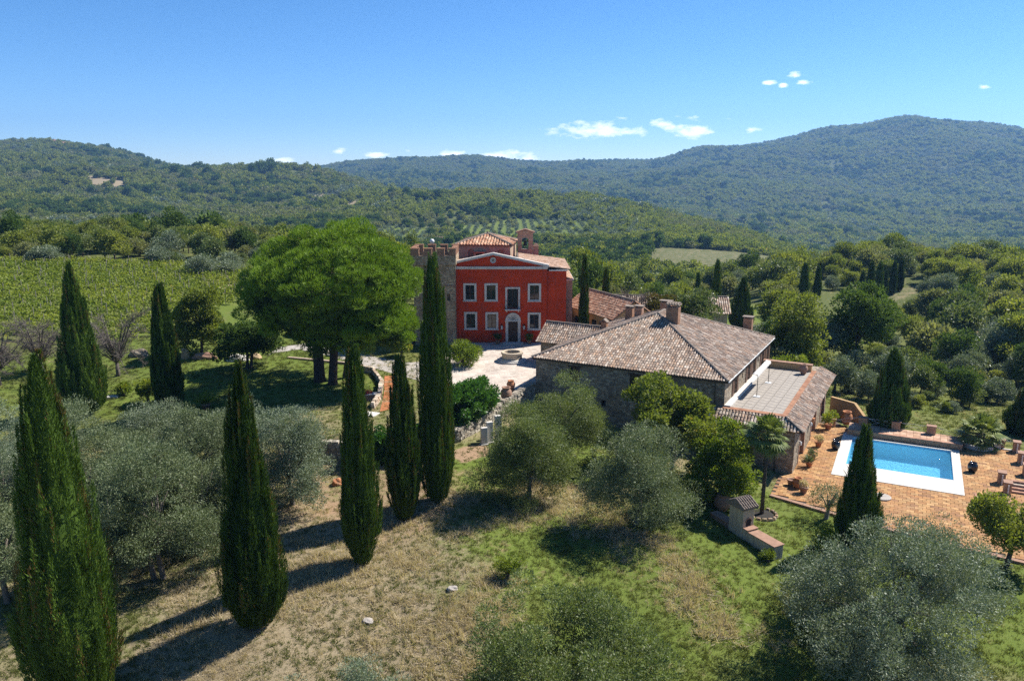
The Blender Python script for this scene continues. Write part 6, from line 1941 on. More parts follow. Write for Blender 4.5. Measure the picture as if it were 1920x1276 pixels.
    o = empty('drive_kerb', ((x0 + x1) / 2, (y0 + y1) / 2, g1((x0 + x1) / 2, (y0 + y1) / 2)), math.atan2(y1 - y0, x1 - x0), 'pinkish kerb between the lawn and the gravel drive', 'kerb')
    L_ = math.hypot(x1 - x0, y1 - y0); n = 9
    for i in range(n): b = MB(); b.box(-L_ / 2 + L_ * i / n, -L_ / 2 + L_ * (i + 1) / n - .02, -.2, .2, -.3, .22); b.build('kerb_block', M['pink_brick'], o, bevel=.02)


build_garden_bits()


def build_car():
    x, y, z = on(566, 629)
    c = empty('parked_car', (x, y, z), R(-52), 'dark blue hatchback parked in the shade behind the pine', 'car')
    paint = plain('car_paint', (0.012, 0.022, 0.055), 0.25, 0.05, 1, 0.0, 0.6)
    prof = [(-2.0, .28), (-2.05, .55), (-2.0, .85), (-1.75, .98), (-1.35, 1.42), (-.3, 1.48), (.45, 1.36), (1.05, .98), (1.75, .86), (2.02, .68), (2.05, .35), (1.95, .25)]
    b = MB(); b.xprism(prof, -.85, .85); b.build('body', paint, c, bevel=.10)
    g = MB()
    for s in (-1, 1): g.xprism([(-1.55, 1.0), (-1.25, 1.36), (-.3, 1.41), (.38, 1.30), (.85, 1.0)], s * .852 - .004, s * .852 + .004)
    g.build('side_window', M['glass'], c)
    g = MB(); g.add([(.50, -.70, 1.335), (.50, .70, 1.335), (1.02, .76, 1.01), (1.02, -.76, 1.01)], [(0, 1, 2, 3)])
    o = g.build('windscreen', M['glass'], c); o.location = (.03, 0, .02)
    for sx in (-1.3, 1.3):
        for s in (-1, 1):
            w = MB(Matrix.Translation((sx, s * .80, .31)) @ Matrix.Rotation(math.pi / 2, 4, 'X')); w.lathe([(.2, -.1), (.31, -.1), (.32, 0), (.31, .1), (.2, .1)], 18); wo = w.build('wheel', M['interior'], c)
            w = MB(Matrix.Translation((sx, s * .80, .31)) @ Matrix.Rotation(math.pi / 2, 4, 'X')); w.lathe([(.195, -.105), (.195, .105)], 14); w.build('rim', M['white_metal'], wo)
    for s in (-.6, .6):
        h = MB(); h.lathe([(.12, -.05), (.14, 0), (.05, .06)], 10, (1.93, s, .66)); h.build('headlight', M['white_metal'], c)
    h = MB(); h.box(2.06, 2.075, -.26, .26, .42, .53); h.build('number_plate', M['white_metal'], c)


build_car()
# ------------------------------------------------------------------ cypresses
def top_h(u, v, y, z): return aty(u, v, y)[2] - z


CYPRESSES = [  # base column, base row (photo), top row, radius, leaves, seed, peak, lump, skirt, sharp, label
    (150, 1325, 662, 2.45, 70000, 1, .22, .12, .62, .72, 'largest cypress, thick and ragged, at the bottom left corner'),
    (482, 1172, 680, 1.82, 56000, 2, .16, .12, .45, .80, 'tall cypress second from the left in the front row, leaning shade to its left'),
    (680, 1056, 650, 1.30, 44000, 3, .22, .10, .42, .55, 'slim cypress third in the front row, rounded at its foot'),
    (758, 973, 670, 1.25, 36000, 4, .26, .10, .42, .50, 'shortest cypress of the front row, right before the tallest one'),
    (820, 938, 478, 1.40, 54000, 5, .18, .09, .55, .42, 'tallest cypress of the row, standing dark against the villa tower'),
    (320, 778, 533, 1.50, 34000, 6, .20, .11, .50, .62, 'dense cypress on the lawn between the bare tree and the dark trees'),
    (160, 772, 493, 2.25, 40000, 7, .12, .13, .65, .85, 'broad cone shaped cypress on the lawn in front of the vineyard'),
    (1602, 1018, 797, 1.52, 34000, 8, .16, .10, .72, .72, 'cone shaped cypress standing between the lawn and the pool'),
    (1664, 806, 655, 2.0, 28000, 9, .22, .08, .85, .72, 'wide dark cone of cypress just behind the pool rail'),
    (1935, 815, 698, 2.6, 26000, 10, .20, .08, .85, .75, 'dark cypress cut off by the right edge behind the terrace'),
]
for i, (u, vb, vt, rad, n, sd_, pk, lp, sk, sh, lab) in enumerate(CYPRESSES):
    x, y, z = on(u, vb)
    h = top_h(u, vt, y, z)
    near = y < 62
    pr = cypress_proto(sd_, h, rad, n, pk, .27 if near else .38, .050 if near else .080, lp, .015, sk, sh)
    plant('cypress', lab, 'cypress', (x, y, z), pr, 0, 1.0, 'cypresses')
# the farther, slimmer ones share two shapes
slim = cypress_proto(21, 10.0, .80, 9000, .22, .45, .12, .06, .03, .6, .55)
cone = cypress_proto(22, 10.0, 1.55, 9000, .15, .45, .13, .08, .03, .8, .85)
for (u, vt, yy, vb, kind, w, lab) in [(1097, 479, 104.5, None, 0, .80, 'slim cypress in front of the ochre outbuilding'), (1137, 502, 120, None, 0, .85, 'slim cypress behind the outbuilding by the long shed'), (1310, 510, 185, None, 0, .95, 'tiny far cypress above the long shed'),
                                  (1340, 487, None, 604, 0, 1.1, 'tall slim cypress at the right end of the long shed'), (1389, 519, None, 614, 1, 1.25, 'dark pointed cypress behind the farmhouse roof'),
                                  (1511, 492, 172, None, 0, 1.35, 'leftmost cypress of the alley on the knoll'), (1536, 498, 182, None, 0, 1.1, 'second cypress of the alley on the knoll, slightly shorter'), (1584, 502, 205, None, 0, .8, 'third cypress of the alley, thin and half hidden'),
                                  (1607, 519, 205, None, 0, 1.0, 'fourth and lowest cypress of the knoll alley'), (1619, 509, 196, None, 0, 1.1, 'fifth cypress of the knoll alley'), (1636, 490, 190, None, 0, 1.15, 'sixth cypress of the knoll alley, tall beside the path'),
                                  (1652, 490, 184, None, 0, 1.3, 'seventh cypress of the knoll alley, fullest of the group'), (1663, 505, 192, None, 0, .9, 'eighth cypress of the knoll alley, short between two tall ones'), (1679, 488, 195, None, 0, 1.15, 'ninth cypress of the knoll alley'),
                                  (1692, 483, 198, None, 0, 1.15, 'rightmost cypress of the knoll alley, at the end of the path'), (470, 438, 235, None, 0, 1.1, 'left of two small far cypresses beyond the pine'), (477, 441, 238, None, 0, 1.0, 'right of two small far cypresses beyond the pine')]:
    if yy is None: x, y, z = on(u, vb)
    else:
        x = aty(u, vt, yy)[0]; y = yy; z = g1(x, y)
    h = top_h(u, vt, y, z)
    pr = (slim, cone)[kind]
    plant('cypress', lab, 'cypress', (x, y, z), pr, random.uniform(0, 6), (w, w, h / 10.0), 'cypresses')


# ------------------------------------------------------------------ the umbrella pine
def build_pine():
    x, y = on(612, 716)[:2]
    z = g1(x, y)
    g = np.random.default_rng(31)
    o = empty('umbrella_pine', (x, y, z), 0, 'huge bright green umbrella pine with domed crown left of the tower', 'pine tree')
    cx = aty(628, 520, y)[0] - x
    ztop = aty(620, 434, y)[2] - z
    Rx, Ry, Rz = 9.6, 8.8, 5.3
    zc = ztop - Rz + .1
    # cushions: many rounded tufts covering a dome, thinner beneath
    n = 330
    d = sph(g, 9000); d = d[d[:, 2] > -.30]
    sel = [d[0]]
    for q in d[1:]:
        if len(sel) >= n: break
        if min(np.linalg.norm(np.array(sel) - q, axis=1)) > .134: sel.append(q)
    d = np.array(sel)
    flat = np.array([Rx, Ry, Rz])
    rad = g.uniform(.78, 1.02, len(d)) * (1 + .05 * np.sin(5 * d[:, 0] + 1) + .05 * np.cos(6 * d[:, 1]))
    rad = rad * (1 + .05 * np.sin(3.1 * d[:, 0] + 2.2 * d[:, 1] + .7) + .04 * np.sin(5.3 * d[:, 1] - 4.1 * d[:, 2]))
    hole = vnoise(d[:, 0] * 10 + 40, d[:, 1] * 10 + d[:, 2] * 7 + 40, 2.6) < .20
    d, rad = d[~hole], rad[~hole]
    C = d * rad[:, None] * flat + np.array([cx, 0, zc])
    C[:, 2] = np.maximum(C[:, 2], zc - 1.7 + g.uniform(-.5, .8, len(C)))
    # lower boughs hanging towards the viewer's right
    for bx, by, bz, k in ((6.6, -3.5, 7.4, 22), (8.0, -2.0, 6.4, 20), (4.2, -4.5, 6.9, 18), (1.5, -3.6, 7.6, 16), (-2.2, -3.0, 8.2, 18), (7.2, -1.2, 8.6, 18), (-6.0, -2.0, 9.4, 16), (-4.5, -4.0, 8.9, 14), (3.0, -2.0, 8.6, 14), (5.6, -4.6, 8.4, 16), (0.0, -5.0, 8.8, 14), (-1.8, -2.4, 6.9, 12), (1.2, -3.4, 6.3, 14), (3.4, -3.4, 5.9, 14), (-3.8, -3.0, 7.6, 14)):
        C = np.concatenate([C, np.array([bx + cx * .4, by, bz]) + g.normal(size=(k, 3)) * np.array([1.2, 1.0, .7])])
    rc = g.uniform(.62, 1.12, len(C))
    P, D = clump_points(g, C, rc, 430, 1.0, .66, .80)
    V, F, r = leaf_quads(P, D, .40, .070, g, tri=True)
    cl = np.repeat(np.repeat(g.random(len(C)), 430), 3)
    link('crown', np_mesh('crown', V, F, M['pine_leaf'], {'rnd': .55 * r + .45 * cl}), o)
    # an inner fill of darker leaves, shade for the crown's gaps put into colour
    mi = g.permutation(len(C))[:200]
    P, D = clump_points(g, C[mi] * np.array([.88, .88, 1]) + np.array([0, 0, -.75]), .9, 150, .2)
    V, F, r = leaf_quads(P, D, .5, .14, g, tri=True)
    link('inner_shade_fill', np_mesh('inner_shade_fill', V, F, M['dark_leaf'], {'rnd': r * .3}), o)
    for bx, by, lean, rr in ((-.8, .3, -.4, .62), (.9, -.8, .5, .50), (1.9, 1.6, 1.2, .40)):
        mb = MB()
        b = Vector((bx, by, -.5)); t = Vector((bx + lean, by, zc - .6))
        m1, m2 = b.lerp(t, .35) + Vector((.1, 0, 0)), b.lerp(t, .7) + Vector((-.1, .1, 0))
        mb.tube([b, b + Vector((0, 0, .9)), m1, m2, t], [rr * 1.35, rr, rr * .88, rr * .75, rr * .45], 10)
        for q in C[g.permutation(len(C))[:14]]:
            q = Vector([float(s) for s in q]); st = b.lerp(t, float(g.uniform(.55, 1)))
            mb.tube([st, st.lerp(q, .5) + Vector((0, 0, -.3)), q], [rr * .34, rr * .2, .04], 6)
        mb.build('trunk', M['red_bark'], o, True)


build_pine()


# ------------------------------------------------------------------ olives and other trees near the viewer
def big_tree(name, label, cat, u, vb, vt, R_, mat, bark, seed, y=None, x=None, n=110, per=330, L=.17, W=.05, rc=.85, low=-.7, group=None, stems=1, trunk=.2, squash=.8, lobes=6, depth=.35, Ry=None, col=0.0, boughs=0, clear=.22, rz=None, tri=False, inner=.5, up=.35, limbs=10, shapez=None):
    """a tree measured from the photo: base point, top row, half width in metres"""
    if y is None: x, y, z = on(u, vb)
    else:
        if x is None: x = aty(u, 900, y)[0]
        z = g1(x, y)
    h = top_h(u, vt, y, z)
    Rz = (h - clear * h) / 2 if shapez is None else shapez
    cz = h - Rz
    pr = tree_proto(seed, M[mat], M[bark], R_, Ry or R_ * .9, Rz, cz, n, rc, per, L, W, trunk, cz, limbs, stems, up, low, lobes, depth, inner, squash, tri, col, boughs)
    return plant(name, label, cat, (x, y, z), pr, 0 if rz is None else rz, 1.0, group)


OG = 'olive trees'
big_tree('olive_tree', 'large silver-green olive with forked trunk filling the bottom right', 'olive tree', 1690, 0, 1003, 7.6, 'grey_olive_leaf', 'olive_bark', 101, y=42.0, x=22.7, n=340, per=390, rc=.9, stems=3, trunk=.22, lobes=9, depth=.45, clear=0.03, group=OG, L=.155, W=.056, col=.7, boughs=26, limbs=18)
big_tree('olive_tree', 'green bushy olive crown seen from above at the bottom centre', 'olive tree', 1065, 0, 1085, 5.5, 'green_olive_leaf', 'olive_bark', 102, y=33.5, x=2.9, n=320, per=420, rc=.8, clear=0.05, group=OG, L=.15, W=.056, low=-.8, lobes=8, col=.7, boughs=20, limbs=18)
big_tree('olive_tree', 'small grey olive top poking up at the bottom edge', 'olive tree', 690, 0, 1188, 1.9, 'grey_olive_leaf', 'olive_bark', 103, y=30, x=-6.4, n=75, per=380, rc=.6, group=OG, L=.13, W=.034, col=.7, boughs=8, limbs=18)
big_tree('olive_tree', 'low grey olive top at the very bottom, left of the other small one', 'olive tree', 535, 0, 1238, 1.6, 'grey_olive_leaf', 'olive_bark', 104, y=29.5, x=-9.9, n=62, per=340, rc=.6, group=OG, L=.13, W=.034, col=.7, boughs=8, limbs=18)
big_tree('olive_tree', 'wide grey olive right of the largest cypress', 'olive tree', 300, 1085, 800, 4.8, 'olive_leaf', 'olive_bark', 105, n=187, per=380, rc=.9, clear=0.0, group=OG, stems=2, low=-.97, col=.75, boughs=16, limbs=18)
big_tree('olive_tree', 'olive behind the largest cypress, under the broad cone cypress', 'olive tree', 180, 1000, 752, 4.3, 'olive_leaf', 'olive_bark', 106, n=175, per=350, rc=.95, clear=0.0, group=OG, low=-.97, col=.75, boughs=16, limbs=18)
big_tree('olive_tree', 'olive cut by the left edge behind the largest cypress', 'olive tree', 20, 985, 760, 4.0, 'grey_olive_leaf', 'olive_bark', 107, n=150, per=330, rc=.9, clear=0.0, group=OG, low=-.97, col=.75, boughs=16, limbs=18)
big_tree('olive_tree', 'olive in the middle of the grey clump left of the second cypress', 'olive tree', 375, 935, 765, 3.6, 'olive_leaf', 'olive_bark', 108, n=150, per=340, rc=.85, clear=0.0, group=OG, low=-.97, col=.75, boughs=16, limbs=18)
big_tree('olive_tree', 'rounded silver olive between the second and third cypress', 'olive tree', 550, 945, 742, 3.9, 'grey_olive_leaf', 'olive_bark', 109, n=175, per=340, rc=.9, clear=0.0, group=OG, low=-.97, col=.75, boughs=16, limbs=18)
big_tree('olive_tree', 'olive at the back of the grey clump, below the lawn cypress', 'olive tree', 300, 862, 756, 3.4, 'grey_olive_leaf', 'olive_bark', 140, n=120, per=330, rc=.85, clear=.04, group=OG, low=-.97, col=.75, boughs=16, limbs=18)
big_tree('olive_tree', 'olive behind the second cypress at the back of the clump', 'olive tree', 455, 868, 748, 3.3, 'grey_olive_leaf', 'olive_bark', 141, n=120, per=330, rc=.85, clear=.04, group=OG, low=-.97, col=.75, boughs=16, limbs=18)
big_tree('olive_tree', 'olive low on the left between largest and second cypress', 'olive tree', 225, 915, 800, 3.6, 'olive_leaf', 'olive_bark', 142, n=130, per=330, rc=.85, clear=.04, group=OG, low=-.97, col=.75, boughs=16, limbs=18)
big_tree('olive_tree', 'grey olive behind the tip of the largest cypress', 'olive tree', 85, 880, 762, 3.4, 'grey_olive_leaf', 'olive_bark', 143, n=110, per=330, rc=.85, clear=.04, group=OG, low=-.97, col=.75, boughs=16, limbs=18)
big_tree('olive_tree', 'olive low at the left edge beside the largest cypress foot', 'olive tree', 15, 1130, 900, 3.2, 'olive_leaf', 'olive_bark', 144, n=110, per=330, rc=.85, clear=.04, group=OG, low=-.97, col=.75, boughs=16, limbs=18)
big_tree('olive_tree', 'olive in the shade left of the second cypress foot', 'olive tree', 385, 1010, 850, 3.3, 'olive_leaf', 'olive_bark', 145, n=140, per=330, rc=.85, clear=.0, group=OG, low=-.97, col=.75, boughs=18, limbs=18)
big_tree('olive_tree', 'olive between the largest cypress and the wide front olive', 'olive tree', 205, 1095, 870, 3.5, 'olive_leaf', 'olive_bark', 146, n=140, per=330, rc=.85, clear=.0, group=OG, low=-.97, col=.75, boughs=18, limbs=18)
big_tree('olive_tree', 'silvery rounded olive in the middle of the meadow below the farmhouse', 'olive tree', 1190, 985, 788, 4.3, 'olive_leaf', 'olive_bark', 110, n=212, per=340, rc=.9, clear=0.03, group=OG, low=-.97, col=.75, boughs=16, limbs=18)
big_tree('olive_tree', 'green feathery olive with short trunk, front one of the pair by the courtyard wall', 'olive tree', 990, 945, 745, 4.1, 'green_olive_leaf', 'olive_bark', 111, n=220, per=380, rc=.9, clear=0.04, group=OG, L=.18, W=.045, col=.7, boughs=16, limbs=18)
big_tree('olive_tree', 'green feathery olive against the farmhouse wall, rear one of the pair', 'olive tree', 1062, 865, 694, 4.2, 'green_olive_leaf', 'olive_bark', 112, n=162, per=320, rc=.9, clear=0.05, group=OG, L=.18, W=.045, col=.7, boughs=16, limbs=18)
big_tree('fig_tree', 'broad leaved tree with pale branches against the farmhouse front', 'fig tree', 1258, 880, 690, 5.0, 'fig_leaf', 'pale_bark', 113, n=150, per=120, rc=.75, L=.30, W=.19, clear=.10, lobes=8, depth=.55, col=.5, low=-.9, boughs=14)
big_tree('citrus_tree', 'bright yellow-green citrus tree left of the tall palm', 'citrus tree', 1350, 935, 790, 2.9, 'bright_leaf', 'bark', 114, n=150, per=130, rc=.65, L=.24, W=.13, clear=.04, lobes=7, col=.6, low=-.95, depth=.4, boughs=14)
big_tree('yellow_shrub', 'yellowing shrub at the foot of the citrus tree', 'shrub', 1305, 945, 885, 1.5, 'bright_leaf', 'bark', 115, n=40, per=90, rc=.45, L=.2, W=.12, clear=.05)
big_tree('small_tree', 'brownish green tree overhanging the terrace at the right edge', 'tree', 1885, 1062, 927, 2.9, 'fig_leaf', 'bark', 116, n=130, per=130, rc=.6, L=.20, W=.12, clear=.16, lobes=7, depth=.5, col=.4, boughs=14)
big_tree('twiggy_shrub', 'thin pale twiggy shrub at the terrace edge left of the cone cypress', 'shrub', 1548, 972, 905, 1.7, 'olive_leaf', 'pale_bark', 117, n=50, per=60, rc=.5, L=.15, W=.05, clear=.1)
big_tree('oleander_bush', 'light green oleander bush on the courtyard beside the tower', 'bush', 868, 686, 642, 2.0, 'bright_leaf', 'bark', 118, n=70, per=110, rc=.6, L=.28, W=.09, clear=.04, low=-.8)
big_tree('dark_tree', 'dark dense tree with yellowish leaves on the lawn before the vineyard', 'tree', 378, 662, 530, 2.8, 'fig_leaf', 'bark', 119, n=150, per=110, rc=.8, L=.30, W=.20, clear=.03, col=.7, low=-.97, depth=.4, boughs=14)
big_tree('spreading_tree', 'low wide dark tree spreading over the pink rocks', 'tree', 466, 692, 606, 3.9, 'dark_leaf', 'bark', 120, n=140, per=110, rc=.75, L=.28, W=.17, clear=.22, depth=.5, col=.4, lobes=6, stems=2)
big_tree('golden_shrub', 'yellowish shrub just left of the lawn cypress', 'shrub', 277, 755, 708, 1.0, 'bright_leaf', 'bark', 121, n=36, per=70, rc=.4, L=.22, W=.12, clear=.05)
big_tree('green_shrub', 'small green shrub against the left part of the lawn', 'shrub', 232, 740, 718, .8, 'bright_leaf', 'bark', 122, n=24, per=60, rc=.35, L=.2, W=.12, clear=.05)
big_tree('hedge_tree', 'young bush hanging over the lane before the shaded wall', 'bush', 752, 668, 636, 1.2, 'bright_leaf', 'bark', 123, n=36, per=80, rc=.45, L=.24, W=.14, clear=.25)
big_tree('round_bush', 'bright weedy bush at the head of the bottom centre olive', 'bush', 955, 1085, 1040, .9, 'bright_leaf', 'bark', 124, n=30, per=80, rc=.3, L=.14, W=.06, clear=.02)
big_tree('leafy_bush', 'leafy bush under the right end of the fig and citrus trees', 'bush', 1245, 960, 905, 1.9, 'dark_leaf', 'bark', 125, n=50, per=100, rc=.5, L=.22, W=.12, clear=.03)
big_tree('leafy_bush', 'low bush at the bench end of the barbecue', 'bush', 1440, 1052, 1030, .5, 'bright_leaf', 'bark', 127, n=18, per=60, rc=.22, L=.12, W=.06, clear=.02)
big_tree('leafy_bush', 'bush at the foot of the cone cypress by the lawn', 'bush', 1545, 1035, 985, .9, 'bright_leaf', 'bark', 128, n=30, per=90, rc=.35, L=.16, W=.08, clear=.02)

# trees by the buildings
big_tree('broadleaf_tree', 'dense green broadleaf tree just right of the farmhouse roof', 'tree', 1492, 708, 556, 5.0, 'oak_leaf', 'bark', 130, n=150, per=130, rc=1.0, L=.34, W=.20, clear=.05, low=-.85, boughs=14)
big_tree('broadleaf_tree', 'dark glossy tree behind the one right of the farmhouse', 'tree', 1585, 680, 523, 5.6, 'dark_leaf', 'bark', 131, y=112, n=150, per=130, rc=1.1, L=.38, W=.22, clear=.05, low=-.85, boughs=14)
big_tree('broadleaf_tree', 'bright tree rising over the long shed roof', 'tree', 1275, 0, 535, 4.6, 'green_olive_leaf', 'bark', 132, y=113, n=120, per=120, rc=1.0, L=.34, W=.16, clear=.05, boughs=14)
big_tree('broadleaf_tree', 'dark leaved tree left of the bright one over the shed', 'tree', 1222, 0, 543, 2.6, 'brown_leaf', 'bark', 133, y=110, n=70, per=110, rc=.8, L=.32, W=.2, clear=.1, boughs=14)
big_tree('broadleaf_tree', 'low bush growing by the farmhouse back corner', 'bush', 1470, 0, 660, 2.3, 'bright_leaf', 'bark', 134, y=92.5, n=60, per=110, rc=.7, L=.28, W=.15, clear=.02, boughs=14)


def bare_tree(label, u, vb, vt, R_, seed, y=None):
    if y is None: x, y, z = on(u, vb)
    else: x = aty(u, vt, y)[0]; z = g1(x, y)
    h = top_h(u, vt, y, z)
    g = np.random.default_rng(seed)
    o = empty('bare_tree', (x, y, z), 0, label, 'tree', 'leafless trees')
    mb = MB(); tw = MB()
    b, f = Vector((0, 0, -.4)), Vector((g.uniform(-.3, .3), 0, h * .2))
    mb.tube([b, b.lerp(f, .5), f], [.28, .22, .18], 8)
    for i in range(20):
        a = 2 * math.pi * i / 20 + g.uniform(-.3, .3); e = g.uniform(.55, 1.0)
        t = Vector((math.cos(a) * R_ * e, math.sin(a) * R_ * e, h * g.uniform(.08, .95)))
        m_ = f.lerp(t, .5) + Vector((g.uniform(-.3, .3), g.uniform(-.3, .3), h * .24))
        mb.tube([f, m_, t], [.10, .055, .02], 5)
        for k in range(26):
            q = float(g.uniform(.15, 1))
            s = f.lerp(m_, q * 2) if q < .5 else m_.lerp(t, q * 2 - 1)
            d = (Vector((g.normal(), g.normal(), g.uniform(-.5, 1.0))).normalized() + (s - f).normalized() * .6) * g.uniform(.5, 1.3)
            tw.tube([s, s + d * .5 + Vector((0, 0, .12)), s + d], [.022, .014, .006], 3)
            for _ in range(6):
                s2 = s + d * g.uniform(.3, 1); d2 = Vector((g.normal(), g.normal(), g.uniform(-.8, .9))).normalized() * g.uniform(.3, .8)
                tw.tube([s2, s2 + d2], [.012, .005], 3)
    mb.build('trunk', M['twig'], o, True)
    tw.build('twig', M['twig'], o, kind='stuff')


bare_tree('leafless grey tree between the broad cone cypress and the lawn cypress', 222, 705, 578, 5.2, 1)
bare_tree('leafless tree with dark trunk at the left edge', 0, 722, 598, 4.6, 2)
bare_tree('leafless tree just left of the broad cone cypress', 82, 700, 590, 4.2, 3)
bare_tree('small leafless tree rising above the farmhouse roof by the long shed', 1190, 0, 540, 2.4, 4, y=111)


def palm(label, loc, trunk_h, r0, nf, fl, seed, dead=True, name='palm_tree'):
    g = np.random.default_rng(seed)
    o = empty(name, loc, 0, label, 'palm tree', 'palms')
    mb = MB(); pts = [(0, 0, -.3), (.03, 0, trunk_h * .5), (0, .02, trunk_h)]
    mb.tube(pts, [r0 * 1.2, r0, r0 * 1.1], 9)
    for k in range(int(trunk_h / .12)):
        a = k * 2.4; zz = .1 + k * .12
        mb.rbox((math.cos(a) * r0 * 1.02, math.sin(a) * r0 * 1.02, zz), (.09, .09, .13), a, .3, .5)
    mb.build('trunk', M['bark'], o, True)
    # fan leaves on long stalks, each leaf a mesh of its own
    for k in range(nf):
        a = k * 2.39996; e = math.pi * (.48 - .78 * (k / nf) ** .8) + g.uniform(-.08, .08)
        L_ = fl * g.uniform(.8, 1.1)
        d = Vector((math.cos(a) * math.cos(e), math.sin(a) * math.cos(e), math.sin(e)))
        c0 = Vector((0, 0, trunk_h)); hub = c0 + d * L_ * .55 + Vector((0, 0, -.06 * L_))
        side = d.cross(Vector((0, 0, 1)));
        side = side.normalized() if side.length > .05 else Vector((1, 0, 0))
        up = side.cross(d).normalized()
        f = MB(); f.tube([c0, c0.lerp(hub, .5) + Vector((0, 0, .04)), hub], [.03, .02, .015], 4)
        ns = 17
        for j in range(ns):
            t = (j / (ns - 1) - .5) * math.pi * 1.25
            dd = (d * math.cos(t) + side * math.sin(t)).normalized()
            ln = L_ * .55 * (1 - .18 * abs(t) / 1.6)
            ww = side * math.cos(t) - d * math.sin(t)
            m_ = hub + dd * ln * .55 + up * .04; tip = hub + dd * ln + Vector((0, 0, -.22 * ln * abs(g.normal(1, .3))))
            wv = ww * (.045 * L_)
            f.add([tuple(hub), tuple(m_ + wv), tuple(tip), tuple(m_ - wv)], [(0, 1, 2, 3)])
        me = f.mesh('frond', M['palm_leaf'])
        at = me.attributes.new('rnd', 'FLOAT', 'POINT'); at.data.foreach_set('value', np.full(len(me.vertices), g.uniform(0, .8), dtype=np.float32))
        link('frond', me, o)
    if dead:
        for k in range(18):
            a = k * 2.1; d = Vector((math.cos(a) * .5, math.sin(a) * .5, -1)); f = MB()
            c0 = Vector((math.cos(a) * r0, math.sin(a) * r0, trunk_h - .1))
            s = Vector((-math.sin(a), math.cos(a), 0))
            f.add([tuple(c0), tuple(c0 + d * .5 + s * .22), tuple(c0 + d * 1.0), tuple(c0 + d * .5 - s * .22)], [(0, 1, 2, 3)])
            me = f.mesh('dry_frond', M['brown_leaf']); link('dry_frond', me, o)


px_, py_, pz_ = on(1428, 964)
palm('tall fan palm with thin trunk in a ring of stones by the loggia', (px_, py_, pz_), top_h(1440, 815, py_, pz_), .14, 38, 2.0, 5)
px_, py_ = dk(12.6, 15.0)
palm('low thick fan palm in the curved white planter behind the pool', (px_, py_, DZ + .2), 1.1, .42, 40, 2.5, 6, False)


# ------------------------------------------------------------------ hedges, potted plants
def hedge(label, pts, h, th, seed, n, per=130, mat='laurel_leaf', z0=-1.0, L=.26, W=.12):
    g = np.random.default_rng(seed)
    P0 = np.array(pts); seg = np.hypot(*np.diff(P0, axis=0).T); cum = np.concatenate([[0], np.cumsum(seg)])
    t = g.uniform(0, cum[-1], n)
    x, y = np.interp(t, cum, P0[:, 0]), np.interp(t, cum, P0[:, 1])
    # towards the faces and the top
    ang = g.uniform(0, 2 * math.pi, n); rr = g.uniform(.6, 1, n)
    cx, cy = P0.mean(0)
    o = empty('laurel_hedge', (cx, cy, z0), 0, label, 'hedge', 'laurel hedges')
    C = np.stack([x - cx + np.cos(ang) * rr * th * .5 + g.normal(size=n) * .1, y - cy + g.uniform(-.5, .5, n) * th * .8, h * .5 + np.sin(ang) * rr * h * .45], 1)
    P, D = clump_points(g, C, .42, per, .6, .9, .6)
    V, F, r = leaf_quads(P, D, L, W, g)
    link('foliage', np_mesh('foliage', V, F, M[mat], {'rnd': r}), o)
    mb = MB()
    for k in range(max(3, int(cum[-1] / 1.0))):
        s = (k + .5) / max(3, int(cum[-1] / 1.0)) * cum[-1]; xx, yy = float(np.interp(s, cum, P0[:, 0]) - cx), float(np.interp(s, cum, P0[:, 1]) - cy)
        mb = MB(); mb.tube([(xx, yy, -.2), (xx + .1, yy, h * .4), (xx - .1, yy + .1, h * .8)], [.07, .05, .02], 5); mb.build('stem', M['bark'], o)


hedge('glossy laurel hedge on the courtyard edge right of the tallest cypress', [(-6.2, 70.3), (-4.7, 72.4), (-2.7, 76.0)], 4.2, 2.7, 41, 210, z0=-1.6)
hedge('glossy laurel hedge above the wall between the third and fourth cypress', [(-13.6, 65.9), (-10, 66.3), (-6.9, 68.2)], 3.5, 2.2, 42, 190, z0=-3.5)


def pot_plant(label, loc, s, mat, seed, spiky=False, name='potted_plant'):
    g = np.random.default_rng(seed)
    o = empty(name, loc, 0, label, 'plant', 'plants in the loggia pots')
    if spiky:
        n = 90; d = sph(g, n); d[:, 2] = np.abs(d[:, 2]) + .25
        V, F, r = leaf_quads(np.zeros((n, 3)), d, s, .07 * s, g)
    else:
        C = crown_centers(g, 14, .42 * s, .42 * s, .4 * s, .45 * s); P, D = clump_points(g, C, .22 * s, 45, .4)
        V, F, r = leaf_quads(P, D, .15 * s, .07 * s, g)
    link('foliage', np_mesh('foliage', V, F, M[mat], {'rnd': r}), o)
    b = MB(); b.tube([(0, 0, -.05), (0, 0, .4 * s)], .025, 5); b.build('stem', M['bark'], o)


for (x, y, ht, s, m_, sp, l) in ((-2.05, 1.1, .48, 1.0, 'olive_leaf', True, 'spiky grey plant in the pot nearest the first arch'), (-2.0, 3.0, .45, .9, 'olive_leaf', False, 'drooping plant in the pot past the first arch'), (-1.9, 7.3, .5, .9, 'twig_leaf', False, 'dry thin plant in the pot before the middle arch'),
                              (-1.6, 13.6, .58, 1.5, 'bright_leaf', False, 'leafy yellow plant in the pot by the last arch'), (-1.3, 15.6, .55, 1.2, 'bright_leaf', False, 'plant with yellow flowers in the pot at the far loggia corner'), (-1.7, -5.6, .5, .8, 'twig_leaf', False, 'wispy plant in the pot on the paving edge')):
    if m_ == 'twig_leaf': m_ = 'dry_grass'
    X, Y = dk(x, y); pot_plant(l, (X, Y, DZ + ht), s, m_, int(y * 10 + 200), sp)
x, y, z = on(387, 768)
pot('agave_pot', 'round pink stone pot on the shaded lawn under the yucca', (x, y, z), 1.1, 'old_terracotta', 'flower')
pot_plant('spiky yucca with a bloom stalk in the pot on the shaded lawn', (x, y, z + .65), 1.5, 'bright_leaf', 77, True, 'yucca')


